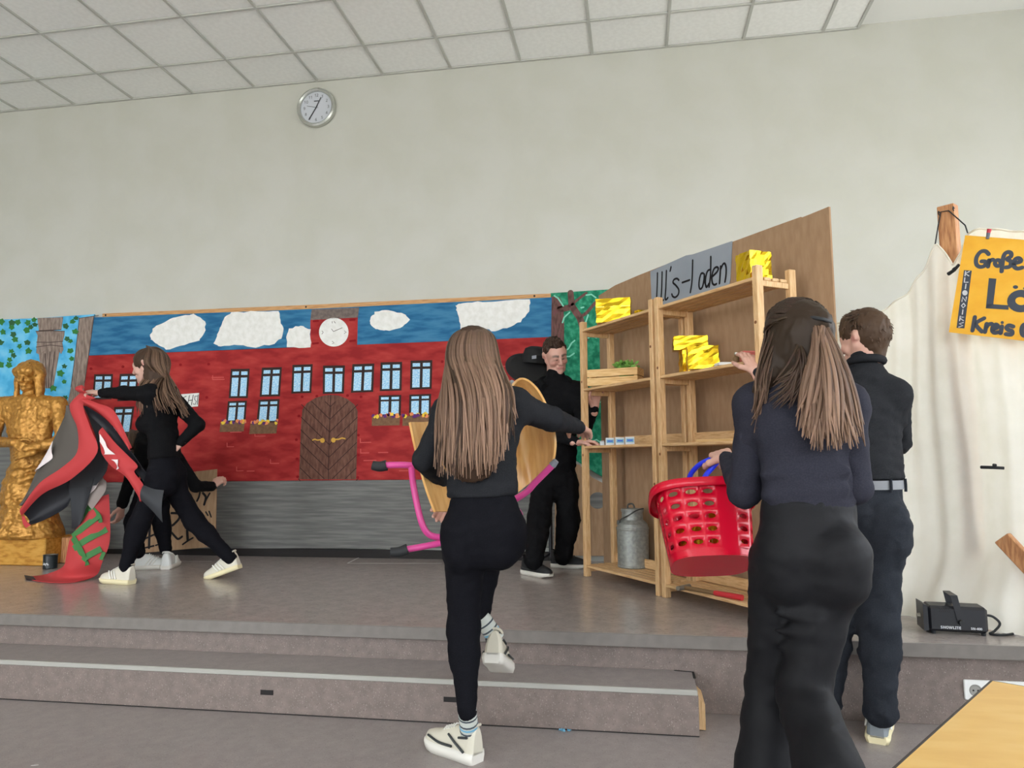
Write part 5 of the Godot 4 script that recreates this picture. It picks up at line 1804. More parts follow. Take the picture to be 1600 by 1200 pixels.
func chair(z: float) -> void:
	var c := thing("school_chair", "plywood school chair with a pink tube frame carried sideways", "chair", P(700, 800, z - 0.42))
	var zc := z - 0.40
	# seat and backrest shells
	var A := smooth_line([P(640, 660, zc + 0.26), P(652, 716, zc + 0.26), P(666, 765, zc + 0.26), P(679, 800, zc + 0.25)], 5)
	var B := smooth_line([P(706, 648, zc + 0.02), P(720, 702, zc + 0.02), P(732, 752, zc + 0.02), P(740, 790, zc + 0.02)], 5)
	part(c, "seat", loft(A, B, 12, Vector3(0.01, -0.01, -0.03), 0.012), mats.beech_ply)
	var A2 := smooth_line([P(786, 622, zc - 0.02), P(812, 592, zc), P(838, 606, zc + 0.01), P(858, 645, zc + 0.01), P(868, 690, zc), P(863, 730, zc - 0.02)], 6)
	var B2 := smooth_line([P(780, 690, zc - 0.10), P(784, 668, zc - 0.12), P(788, 680, zc - 0.13), P(792, 705, zc - 0.13), P(798, 735, zc - 0.12), P(806, 772, zc - 0.10)], 6)
	part(c, "backrest", loft(A2, B2, 14, Vector3(-0.01, 0.0, -0.06), 0.012), mats.beech_ply)
	var tz := zc - 0.03
	var r := 0.0155
	var s1 := [P(601, 727, tz), P(640, 727, tz - 0.02), P(700, 735, tz - 0.12), P(790, 765, tz - 0.2)]
	var s2 := [P(633, 859, tz - 0.02), P(690, 848, tz - 0.08), P(760, 828, tz - 0.2), P(815, 800, tz - 0.26)]
	part(c, "skid", tube(smooth_line(s1), r, r, 12), mats.pink_tube)
	part(c, "skid", tube(smooth_line(s2), r, r, 12), mats.pink_tube)
	part(c, "upright", tube(smooth_line([P(643, 729, tz - 0.02), P(645, 752, tz - 0.03), P(652, 790, tz - 0.03), P(661, 822, tz - 0.03), P(674, 837, tz - 0.05), P(700, 840, tz - 0.09)]), r, r, 12), mats.pink_tube)
	part(c, "upright", tube(smooth_line([P(690, 800, tz - 0.05), P(740, 810, tz - 0.16), P(812, 776, tz - 0.03), P(838, 752, tz + 0.01), P(863, 727, tz + 0.03)]), r, r, 12), mats.pink_tube)
	part(c, "upright", tube(smooth_line([P(700, 700, tz - 0.20), P(740, 660, tz - 0.2), P(775, 618, tz - 0.05), P(797, 602, tz - 0.01)]), r, r, 12), mats.pink_tube)
	for e in [[P(863, 727, tz + 0.03), P(868, 721, tz + 0.035)], [P(797, 602, tz - 0.01), P(801, 598, tz)]]:
		part(c, "end_plug", tube([e[0], e[0].lerp(e[1], 0.6), e[1] + (e[1] - e[0]) * 0.2], 0.018, 0.014, 12), mats.cap_grey)
	for e in [[P(604, 727, tz), P(582, 727, tz + 0.01)], [P(637, 858, tz - 0.02), P(610, 863, tz)]]:
		part(c, "rubber_foot", tube(smooth_line([e[0], e[0].lerp(e[1], 0.5) - Vector3(0, 0.006, 0), e[1]]), 0.026, 0.022, 12), mats.rubber_black)

func person_basket() -> void:
	var z := -2.40
	var t := thing("person", "person in wide black trousers with half-tied brown hair carrying the red basket", "person", Vector3(P(1240, 900, z).x, 0, z))
	var J := {H = P(1243, 537, z - 0.02), nk = P(1250, 606, z), ch = P(1256, 672, z), wa = P(1264, 770, z + 0.02), pe = P(1262, 852, z + 0.02),
		sL = P(1184, 634, z - 0.04), eL = P(1164, 768, z - 0.06), wL = P(1136, 716, z - 0.30), sR = P(1318, 634, z), eR = P(1334, 762, z + 0.0), wR = P(1290, 760, z - 0.26),
		hL = P(1218, 880, z - 0.01), kL = P(1204, 1070, z - 0.09), aL = P(1190, 1250, z - 0.04), hR = P(1298, 880, z + 0.03), kR = P(1256, 1080, z + 0.05), aR = P(1300, 1225, z + 0.27)}
	figure(t, J, {fwd = Vector3(-0.3, 0, -0.95).normalized(), look = Vector3(-0.4, -0.22, -0.9), hands = [[J.wL, P(1122, 706, z - 0.40) - J.wL, Vector3(0.3, -1, 0), Vector3(-0.4, 0.3, 0.6), 0.75], [J.wR, P(1262, 765, z - 0.36) - J.wR, Vector3(-0.6, -0.5, 0.2), Vector3(0, 0.5, -0.6), 0.4]],
		top = "cloth_rib", bottom = "cloth_satin", girth = 1.07, hip = 0.150, seat = 0.102, soft = 0.03, legs = [0.092, 0.072, 0.074, 0.098], hem = 0.5, tucked = 1, collar = 0.3, fold = 0.006, fold2 = 0.005, freq2 = 9.0,
		creases = [bone(P(1214, 958, z + 0.075), P(1276, 970, z + 0.115), 0.010, 0.014), bone(P(1212, 986, z + 0.06), P(1272, 990, z + 0.11), 0.007, 0.012), bone(P(1218, 1012, z + 0.05), P(1268, 1014, z + 0.10), 0.006, 0.010), bone(P(1222, 1092, z + 0.07), P(1284, 1112, z + 0.10), 0.012, 0.018), bone(P(1226, 1120, z + 0.10), P(1280, 1122, z + 0.14), 0.008, 0.012)],
		top_creases = [bone(P(1196, 742, z + 0.08), P(1325, 738, z + 0.09), 0.010, 0.008), bone(P(1200, 772, z + 0.08), P(1322, 764, z + 0.09), 0.009, 0.009)]})
	for s in [[G(1196, 1300, 0.0), G(1182, 1270, 0.0)], [J.aR - Vector3(-0.01, J.aR.y - 0.012, -0.04), J.aR - Vector3(0.05, J.aR.y - 0.012, 0.22)]]:
		sneaker(t, foot_frame(s[0], s[1]), 0.26, "white")
	# hair: smooth crown gathered at the back, loose ends below
	var u := Vector3.UP
	var bk := Vector3(0.3, 0, 0.95).normalized()
	var rt := Vector3(0.95, 0, -0.3).normalized()
	var H: Vector3 = J.H
	var knot := P(1280, 502, z + 0.10)
	var caps := [bone(H + u * 0.036 + bk * 0.03, H + u * 0.034 - bk * 0.008, 0.100, 0.096, 0.92, rt), bone(H + bk * 0.05, H + bk * 0.05 - u * 0.12, 0.088, 0.078), bone(H + bk * 0.02 - rt * 0.06 - u * 0.02, P(1190, 610, z + 0.02), 0.05, 0.03), bone(H + bk * 0.09 + u * 0.06, knot, 0.04, 0.03)]
	caps.append_array(fill_hair([knot + Vector3(0, -0.02, -0.01), P(1292, 580, z + 0.10), P(1302, 635, z + 0.12), P(1302, 652, z + 0.125)], 0.035, 0.050))
	var cap := part(t, "hair", cap_mesh(caps, DK.lerp(BR, 0.1), 0.0085, 0.006), mats.hair)
	var st := new_st()
	var rr := RandomNumberGenerator.new()
	rr.seed = 33
	for i in 110:       # crown strands drawn back to the knot
		var a := rr.randf_range(-1.9, 1.9)
		var cc := H + u * 0.036 + bk * 0.012
		var d0 := (rt * sin(a) + u * rr.randf_range(-0.1, 1.0) - bk * rr.randf_range(0.0, 0.7)).normalized()
		var dk := (knot - cc).normalized()
		var p0 := cc + d0 * 0.100
		var p1 := cc + (d0 * 0.75 + dk * 0.6 + u * 0.15).normalized() * 0.108
		add_lock(st, smooth_line([p0, p1, knot + Vector3(rr.randf_range(-0.015, 0.015), rr.randf_range(-0.02, 0.015), 0.0)], 6), 0.012, 0.008, 0.003, H, DK.lerp(BR, rr.randf_range(0.0, 0.35)), BR.lerp(DK, rr.randf_range(0.3, 0.9)))
	var hem := [P(1246, 650, z + 0.15), P(1264, 694, z + 0.17), P(1284, 698, z + 0.18), P(1304, 696, z + 0.18), P(1330, 690, z + 0.16), P(1348, 690, z + 0.12)]
	var tn := FastNoiseLite.new()
	tn.seed = 4
	tn.frequency = 0.09
	for i in 190:       # loose fall below the knot
		var s := rr.randf()
		var hx := s * (hem.size() - 1)
		var hi := mini(int(hx), hem.size() - 2)
		var e: Vector3 = hem[hi].lerp(hem[hi + 1], hx - hi) + Vector3(rr.randf_range(-0.012, 0.012), rr.randf_range(-0.02, 0.06), rr.randf_range(-0.02, 0.02))
		var m := knot.lerp(e, 0.5) + Vector3(rr.randf_range(-0.015, 0.02), 0.0, 0.02 + rr.randf_range(-0.01, 0.02))
		add_lock(st, smooth_line([knot + Vector3(rr.randf_range(-0.02, 0.02), rr.randf_range(-0.01, 0.02), rr.randf_range(-0.01, 0.01)), m, e], 8), 0.010, rr.randf_range(0.010, 0.018), 0.003, H - u * 0.2, BR.lerp(LT, clampf(0.2 + 0.5 * tn.get_noise_1d(s * 100.0), 0, 1)), BR.lerp(LT, clampf(0.55 + 0.8 * tn.get_noise_1d(s * 100.0) + rr.randf_range(-0.15, 0.15), 0, 1)))
	for i in 60:       # strands in front of the left shoulder
		var p0 := H - rt * 0.085 + u * rr.randf_range(-0.02, 0.08) + bk * rr.randf_range(-0.02, 0.05)
		var e := P(rr.randf_range(1172, 1196), rr.randf_range(640, 684), z + rr.randf_range(0.02, 0.06))
		var m := P(rr.randf_range(1180, 1200), rr.randf_range(590, 612), z + rr.randf_range(0.02, 0.07))
		add_lock(st, smooth_line([p0, m, e], 8), 0.009, 0.009, 0.003, H - u * 0.2, DK.lerp(BR, 0.4), BR.lerp(LT, rr.randf_range(0.0, 0.9)))
	for i in 60:       # wisps over the nape and back
		var p0 := H + bk * 0.11 + rt * rr.randf_range(-0.06, 0.06) - u * rr.randf_range(0.0, 0.08)
		var e := P(rr.randf_range(1200, 1262), rr.randf_range(590, 640), z + 0.13)
		add_lock(st, smooth_line([p0, p0.lerp(e, 0.5) + bk * 0.02, e], 6), 0.009, 0.006, 0.003, H - u * 0.2, DK.lerp(BR, 0.3), BR.lerp(DK, rr.randf_range(0.0, 0.5)))
	part(cap, "locks", done(st), mats.hair)
	part(cap, "hair_tie", tube(smooth_line([knot + Vector3(-0.03, 0.012, 0.01), knot + Vector3(0, 0.0, 0.035), knot + Vector3(0.03, -0.005, 0.01)]), 0.006, 0.006, 8), mats.rubber_black)
	basket(P(1104, 828, -2.80))

func basket(c: Vector3) -> void:
	var t := thing("laundry_basket", "red plastic basket with slots and blue handles held at the person's side", "basket", c)
	var u := Vector3(-0.06, 0.90, -0.42).normalized()
	var x := Vector3(1, 0.11, -0.1)
	x = (x - u * x.dot(u)).normalized()
	var b := Basis(x, u, x.cross(u))
	var h := 0.27
	var at := func(a: float, v: float, o: float) -> Vector3:       # v from 0 bottom to 1 rim
		var rx := lerpf(0.142, 0.172, v) + o
		var rz := lerpf(0.125, 0.150, v) + o
		var ca := cos(a)
		var sa := sin(a)
		var m := pow(pow(absf(ca), 3.2) + pow(absf(sa), 3.2), -1.0 / 3.2)
		return c + b * Vector3(ca * m * rx, (v - 0.5) * h, sa * m * rz)
	var cols := 18
	var rows := 5
	var st := new_st()
	for i in cols:
		var a0 := TAU * i / cols
		var a1 := TAU * (i + 1) / cols
		for j in rows + 2:
			var v0 := 0.10 + 0.165 * (j - 1)
			var v1 := v0 + 0.165
			if j == 0:
				v0 = 0.0
				v1 = 0.10
			if j == rows + 1:
				v1 = 1.0
			var mid: Vector3 = at.call((a0 + a1) * 0.5, (v0 + v1) * 0.5, 0.0) - c
			mid -= u * mid.dot(u)
			var solid := j == 0 or j == rows + 1 or i % 6 == 3
			for o in [0.0, -0.003]:
				var dirn := mid * (1.0 if o == 0.0 else -1.0)
				st.set_smooth_group(0)
				if solid:
					quad(st, at.call(a0, v0, o), at.call(a1, v0, o), at.call(a1, v1, o), at.call(a0, v1, o), dirn)
					continue
				for k in 16:
					var e := []
					for kk in [k, k + 1]:
						var an: float = TAU * kk / 16.0
						var cx := cos(an)
						var sy := sin(an)
						var sc := 1.0 / maxf(absf(cx), absf(sy))
						e.append([at.call(lerpf(a0, a1, 0.5 + 0.5 * cx * sc), lerpf(v0, v1, 0.5 + 0.5 * sy * sc), o), at.call(lerpf(a0, a1, 0.5 + 0.30 * cx), lerpf(v0, v1, 0.5 + 0.20 * sy), o), at.call(lerpf(a0, a1, 0.5 + 0.30 * cx), lerpf(v0, v1, 0.5 + 0.20 * sy), -0.003)])
					quad(st, e[0][0], e[1][0], e[1][1], e[0][1], dirn)
					if o == 0.0:
						quad(st, e[0][1], e[1][1], e[1][2], e[0][2], at.call((a0 + a1) * 0.5, (v0 + v1) * 0.5, 0.0) - e[0][1])
	part(t, "tub", done(st), mats.basket_red)
	var bt := new_st()
	var ring := []
	for i in 36:
		ring.append(at.call(TAU * i / 36.0, 0.0, 0.0))
	for i in 36:
		tri(bt, c - u * h * 0.5, ring[i], ring[(i + 1) % 36], -u)
		tri(bt, c - u * (h * 0.5 - 0.004), ring[i] + u * 0.004, ring[(i + 1) % 36] + u * 0.004, u)
	part(t, "bottom", done(bt), mats.basket_red)
	var rim := new_st()
	for i in 54:
		var a0 := TAU * i / 54.0
		var a1 := TAU * (i + 1) / 54.0
		var pr := [[0.99, -0.003], [1.02, 0.004], [1.0, 0.026], [0.88, 0.030], [0.88, 0.026], [0.97, 0.021], [0.98, 0.001]]
		rim.set_smooth_group(0)
		for k in pr.size() - 1:
			var p0: Vector3 = at.call(a0, pr[k][0], pr[k][1])
			var p1: Vector3 = at.call(a1, pr[k][0], pr[k][1])
			var p2: Vector3 = at.call(a1, pr[k + 1][0], pr[k + 1][1])
			var p3: Vector3 = at.call(a0, pr[k + 1][0], pr[k + 1][1])
			var ctr: Vector3 = at.call((a0 + a1) * 0.5, 0.95, 0.013)
			quad(rim, p0, p1, p2, p3, (p0 + p2) * 0.5 - ctr)
	part(t, "rim", done(rim), mats.basket_red)
	var hand := P(1126, 712, -2.76)
	for e in [[P(1075, 757, -2.86), P(1080, 740, -2.84), P(1096, 724, -2.80), hand + Vector3(-0.005, 0.0, 0)], [P(1098, 757, -2.74), P(1102, 744, -2.75), P(1112, 732, -2.76), hand + Vector3(0.0, -0.008, 0.01)]]:
		part(t, "handle", tube(smooth_line(e), 0.0095, 0.009, 10), mats.handle_blue)
	# what shines through the slots
	foil_box("gold_parcel", "gold foil parcel lying inside the red basket on its left side", c - u * (h * 0.5 - 0.012) + x * -0.055, Vector3(0.10, 0.15, 0.10), 0.4, false, b)
	foil_box("gold_parcel", "gold foil parcel lying inside the red basket on its right side", c - u * (h * 0.5 - 0.012) + x * 0.065, Vector3(0.10, 0.19, 0.11), -0.1, false, b)

func person_right() -> void:
	var z := -3.45
	var t := thing("person", "person with short brown hair in a dark turtleneck and black jeans reaching to the shelf", "person", G(1360, 1130, 0))
	var J := {H = P(1350, 532, z - 0.02), nk = P(1354, 588, z), ch = P(1354, 648, z), wa = P(1362, 735, z + 0.02), pe = P(1364, 800, z + 0.02),
		sL = P(1300, 612, z - 0.04), eL = P(1236, 622, z - 0.24), wL = P(1181, 582, z - 0.36), sR = P(1396, 618, z + 0.01), eR = P(1404, 690, z - 0.12), wR = P(1330, 690, z - 0.33),
		hL = P(1336, 830, z - 0.02), kL = P(1304, 970, z - 0.06), aL = P(1290, 1096, z - 0.02), hR = P(1378, 830, z + 0.04), kR = P(1374, 975, z + 0.06), aR = P(1376, 1110, z + 0.08)}
	figure(t, J, {fwd = Vector3(-0.42, 0, -0.9).normalized(), look = Vector3(-0.62, -0.12, -0.78), hands = [[J.wL, P(1168, 553, z - 0.42) - J.wL, Vector3(-0.3, -0.2, -0.9), Vector3(-0.8, 0.2, 0.3), 0.35, 1.05], [J.wR, P(1300, 680, z - 0.45) - J.wR, Vector3(-0.2, -1, 0), Vector3(-0.3, 0.1, -1), 0.4]],
		top = "cloth_charcoal", bottom = "denim_black", girth = 1.10, hip = 0.150, seat = 0.092, legs = [0.092, 0.075, 0.070, 0.068], hem = 0.22, collar = 0.5, fold = 0.008, fold2 = 0.012, freq2 = 10.0, squash2 = Vector3(1.1, 1.3, 1.1), size = 1.0})
	var rh := G(1371, 1163, 0.0)
	sneaker(t, foot_frame(rh, rh + Vector3(0.09, 0, -0.25)), 0.285, "grey")
	var lh := P(1290, 1135, z + 0.04)
	sneaker(t, foot_frame(Vector3(lh.x, 0.03, lh.z), Vector3(lh.x - 0.25, 0.0, lh.z - 0.08)), 0.285, "grey")
	# turtleneck roll
	var na: Vector3 = (J.H - J.nk).normalized()
	var nc: Vector3 = J.nk.lerp(J.H, 0.40) - Vector3(0, 0, -0.012)
	var e1 := na.cross(Vector3.FORWARD).normalized()
	var e2 := na.cross(e1)
	var loop := []
	for k in 25:
		loop.append(nc + (e1 * cos(TAU * k / 24.0) + e2 * sin(TAU * k / 24.0)) * 0.066)
	part(t, "collar", tube(loop, 0.018, 0.018, 10), mats.cloth_charcoal)
	# belt with loops and jeans pockets
	var bs := new_st()
	var lo := []
	var f: Vector3 = Vector3(-0.42, 0, -0.9).normalized()
	var rt := f.cross(Vector3.UP)
	var bc: Vector3 = J.wa.lerp(J.pe, 0.34)
	for k in 33:
		var a := TAU * k / 32.0
		lo.append(bc + rt * cos(a) * 0.143 + f * sin(a) * 0.104)
	for k in 32:
		var o: Vector3 = lo[k] - bc
		bs.set_smooth_group(0)
		quad(bs, lo[k] + Vector3(0, 0.019, 0), lo[k + 1] + Vector3(0, 0.019, 0), lo[k + 1] - Vector3(0, 0.019, 0), lo[k] - Vector3(0, 0.019, 0), o)
	var belt := part(t, "belt", done(bs), mats.belt_grey, "grey belt")
	for k in [24, 20, 28]:
		var p: Vector3 = lo[k]
		part(belt, "belt_loop", tube([p + (p - bc).normalized() * 0.004 + Vector3(0, 0.026, 0), p + (p - bc).normalized() * 0.005, p + (p - bc).normalized() * 0.004 - Vector3(0, 0.03, 0)], 0.006, 0.006, 6), mats.denim_black)
	# short hair, cropped at the nape
	var H: Vector3 = J.H
	var u := Vector3.UP
	var lk := Vector3(-0.62, 0, -0.78).normalized()
	var rr := lk.cross(u)
	var caps := [bone(H + u * 0.042 - lk * 0.030, H + u * 0.046 + lk * 0.020, 0.092, 0.086, 0.90, rr), bone(H + u * 0.085 + lk * 0.05, H + u * 0.088 - lk * 0.02, 0.050, 0.055), bone(H - lk * 0.052 + u * 0.01, H - lk * 0.048 - u * 0.066, 0.062, 0.046)]
	var cap := part(t, "hair", cap_mesh(caps, DK.lerp(BR, 0.85), 0.006, 0.006), mats.hair)
	var st := new_st()
	var g := RandomNumberGenerator.new()
	g.seed = 5
	for i in 230:
		var d := Vector3(g.randf_range(-1, 1), g.randf_range(-0.35, 1), g.randf_range(-1, 1)).normalized()
		if d.dot(lk) > 0.75 and d.y < 0.35:
			continue
		if absf(d.dot(rr)) > 0.75 and d.y < 0.05:
			continue
		var p0 := H + u * 0.035 - lk * 0.01 + (rr * d.dot(rr) * 0.084 + u * d.y * 0.098 + lk * d.dot(lk) * 0.098)
		var flow := (lk * -0.35 + Vector3(0, -0.65, 0) * (1.0 - d.y) + d * 0.25 + lk * 0.9 * maxf(d.y, 0) + Vector3(g.randf_range(-0.2, 0.2), 0, g.randf_range(-0.2, 0.2))).normalized()
		var L := g.randf_range(0.02, 0.04)
		add_lock(st, [p0, p0 + flow * L * 0.5 + d * 0.004, p0 + flow * L], 0.009, 0.006, 0.003, H, BR.lerp(DK, g.randf()), BR.lerp(LT, g.randf() * 0.35))
	part(cap, "locks", done(st), mats.hair)

func person_boy() -> void:
	var z := -5.46
	var t := thing("person", "person in a black hoodie looking down behind the left end of the shelves", "person", G(866, 893, SY))
	var J := {H = P(868, 556, z + 0.04), nk = P(868, 600, z), ch = P(870, 642, z), wa = P(872, 705, z - 0.02), pe = P(868, 745, z - 0.03),
		sL = P(903, 612, z + 0.02), eL = P(914, 666, z + 0.06), wL = P(929, 638, z + 0.14), sR = P(836, 614, z - 0.02), eR = P(846, 672, z + 0.06), wR = P(903, 692, z + 0.20),
		hR = P(851, 755, z - 0.02), kR = P(842, 812, z + 0.14), aR = P(834, 876, z + 0.29), hL = P(884, 755, z - 0.05), kL = P(888, 812, z - 0.04), aL = P(880, 868, z - 0.06)}
	figure(t, J, {fwd = Vector3(0.6, 0, 0.8).normalized(), look = Vector3(0.42, -0.42, 0.80), crown = Vector3(-0.22, 1, 0), hands = [[J.wL, P(932, 604, z + 0.14) - J.wL, Vector3(0.5, 0.1, 0.7), Vector3(-0.7, 0.2, 0.4), 0.45, 1.08], [J.wR, P(938, 690, z + 0.22) - J.wR, Vector3(0, -1, 0.2), Vector3(-0.1, 0.3, 1), 0.35, 1.08]],
		top = "cloth_black", top_name = "hoodie", bottom = "cloth_black", girth = 1.06, size = 1.08, hip = 0.142, seat = 0.085, legs = [0.088, 0.072, 0.07, 0.062], hem = 0.75, collar = 0.32, fold = 0.010, fold2 = 0.012, freq2 = 10.0, squash2 = Vector3(1.1, 1.3, 1.1), skin = Color(0.62, 0.35, 0.275)})
	sneaker(t, foot_frame(G(819, 896, SY), G(868, 905, SY)), 0.29, "black")
	sneaker(t, foot_frame(G(862, 886, SY), G(908, 888, SY)), 0.29, "black")
	# drawstring hood folded round the neck
	var hp: Vector3 = J.nk
	part(t, "hood", tube(smooth_line([hp + Vector3(0.10, -0.02, 0.06), hp + Vector3(0.08, 0.03, -0.05), hp + Vector3(-0.03, 0.05, -0.09), hp + Vector3(-0.11, 0.02, -0.01), hp + Vector3(-0.07, -0.03, 0.08)]), 0.038, 0.030, 10), mats.cloth_black)
	var H: Vector3 = J.H
	var lk := Vector3(0.42, -0.42, 0.80).normalized()
	var u := Vector3(-0.22, 1, 0)
	u = (u - lk * u.dot(lk)).normalized()
	var r := lk.cross(u)
	var caps := [bone(H + u * 0.050 - lk * 0.035, H + u * 0.068 + lk * 0.008, 0.092, 0.074, 0.88, r), bone(H + u * 0.108 + lk * 0.052, H + u * 0.110 + lk * 0.02, 0.026, 0.036), bone(H - lk * 0.05, H - lk * 0.05 - u * 0.04, 0.07, 0.055)]
	for x in [-1.0, 1.0]:
		caps.append(bone(H + r * x * 0.056 + u * 0.062 + lk * 0.012, H + r * x * 0.058 + u * 0.018 - lk * 0.022, 0.030, 0.027))
	var cap := part(t, "hair", cap_mesh(caps, DK.lerp(BR, 0.3), 0.006, 0.008), mats.hair)
	var st := new_st()
	var g := RandomNumberGenerator.new()
	g.seed = 8
	for i in 120:
		var d := Vector3(g.randf_range(-1, 1), g.randf_range(0, 1), g.randf_range(-1, 1)).normalized()
		var p0 := H + u * 0.05 + (r * d.x * 0.078 + u * d.y * 0.088 + lk * d.z * 0.082)
		if d.z > 0.6 and d.y < 0.45:
			continue
		var flow := (lk * 0.5 + d * 0.5 + Vector3(g.randf_range(-0.3, 0.3), 0.1, g.randf_range(-0.3, 0.3))).normalized()
		add_lock(st, [p0, p0 + flow * 0.013, p0 + flow * 0.026 - u * 0.003], 0.009, 0.006, 0.003, H, DK, BR.lerp(DK, g.randf()))
	part(cap, "locks", done(st), mats.hair)

func person_left() -> void:
	var z := -4.62
	var t := thing("person", "person with long brown hair striding left and pulling the red cloth", "person", G(255, 905, SY))
	var J := {H = P(232, 572, z), nk = P(246, 612, z), ch = P(250, 650, z), wa = P(257, 695, z), pe = P(258, 732, z),
		sL = P(236, 616, z + 0.11), eL = P(194, 614, z + 0.14), wL = P(158, 614, z + 0.15), sR = P(264, 616, z - 0.12), eR = P(309, 664, z - 0.10), wR = P(280, 694, z - 0.02),
		hL = P(248, 750, z + 0.07), kL = P(216, 822, z + 0.10), aL = P(197, 884, z + 0.10), hR = P(264, 750, z - 0.07), kR = P(304, 815, z - 0.12), aR = P(360, 872, z - 0.20)}
	figure(t, J, {fwd = Vector3(-1, 0, 0.08).normalized(), look = Vector3(-1, -0.22, 0.05), hands = [[J.wL, P(140, 612, z + 0.16) - J.wL, Vector3(0, -1, -0.2), Vector3(-0.3, 0.2, -1), 1.0], [J.wR, P(268, 704, z) - J.wR, Vector3(0, -0.4, -1), Vector3(0, 1, 0), 0.5]],
		top = "cloth_black", bottom = "cloth_leggings", girth = 0.98, hip = 0.138, seat = 0.082, legs = [0.083, 0.062, 0.056, 0.044], hem = 0.6, bust = 1.0, collar = 0.35, fold = 0.006, fold2 = 0.005, skin = Color(0.61, 0.37, 0.295)})
	sneaker(t, foot_frame(G(206, 913, SY), G(140, 908, SY)), 0.275, "cream")
	sneaker(t, foot_frame(P(376, 888, z - 0.22), P(322, 908, z - 0.20)), 0.265, "cream")
	var hem := [P(215, 640, z + 0.10), P(228, 655, z + 0.13), P(262, 640, z + 0.13), P(288, 645, z + 0.06), P(292, 650, z - 0.02), P(285, 640, z - 0.08)]
	var mid := [P(218, 602, z + 0.09), P(230, 610, z + 0.12), P(252, 610, z + 0.12), P(268, 605, z + 0.06), P(272, 605, z - 0.02), P(268, 602, z - 0.07)]
	long_hair(t, J.H, Vector3(-1, -0.1, 0.05), hem, 130, 1.55, -1.3, 0.1, mid, 44, 0.38, fill_hair([J.H + Vector3(0.05, -0.05, 0), P(262, 612, z + 0.02)], 0.08, 0.07))

func person_stooping() -> void:
	var z := -5.2
	var t := thing("person", "stooping person in black and white sneakers behind the striding person holding the cardboard sign", "person", G(236, 888, SY))
	var J := {H = P(207, 700, z + 0.02), nk = P(224, 688, z), ch = P(240, 692, z), wa = P(252, 712, z), pe = P(248, 748, z),
		sL = P(228, 698, z + 0.13), eL = P(205, 745, z + 0.14), wL = P(190, 790, z + 0.14), sR = P(262, 696, z - 0.12), eR = P(306, 760, z - 0.16), wR = P(332, 760, z - 0.36),
		hL = P(230, 765, z + 0.07), kL = P(208, 815, z + 0.08), aL = P(217, 866, z + 0.06), hR = P(250, 765, z - 0.06), kR = P(252, 815, z - 0.10), aR = P(259, 858, z - 0.03)}
	figure(t, J, {fwd = Vector3(-0.95, 0, -0.2).normalized(), look = Vector3(-0.8, -0.7, 0.1), hands = [[J.wL, Vector3(-0.1, -1, 0), Vector3(-1, 0, 0), Vector3(0, 0, 1), 0.5], [J.wR, P(345, 750, z - 0.40) - J.wR, Vector3(0.2, -0.3, -1), Vector3(-0.4, 1, 0), 0.9]],
		top = "cloth_black", bottom = "cloth_leggings", girth = 0.95, hip = 0.13, seat = 0.078, legs = [0.078, 0.058, 0.054, 0.046], hem = 0.9, collar = 0.3, fold = 0.006, fold2 = 0.005, cuff = 0.04})
	part(t, "wristband", tube([J.wR + Vector3(0.008, 0.004, 0.0), J.wR + Vector3(0.022, 0.012, -0.01)], 0.031, 0.031, 14), mats.rubber_black)
	sneaker(t, foot_frame(G(258, 890, SY), G(258, 890, SY) + Vector3(-0.08, 0, -0.25)), 0.265, "white")
	sneaker(t, foot_frame(G(208, 890, SY), G(208, 890, SY) + Vector3(0.2, 0, -0.10)), 0.265, "white")
	var hem := [P(196, 728, z + 0.10), P(205, 735, z + 0.10), P(212, 738, z + 0.04), P(206, 735, z - 0.06), P(196, 728, z - 0.1)]
	var mid := [P(200, 712, z + 0.10), P(214, 710, z + 0.10), P(220, 710, z), P(214, 710, z - 0.08), P(200, 712, z - 0.1)]
	long_hair(t, J.H, Vector3(-1, -0.1, 0.05), hem, 70, 1.5, -1.5, 0.1, mid, 45, 0.2)

# ---------------------------------------------------------------- loose things
func PZ(a: Array) -> Array:
	var o := []
	for p in a:
		o.append(P(p[0], p[1], p[2]))
	return o

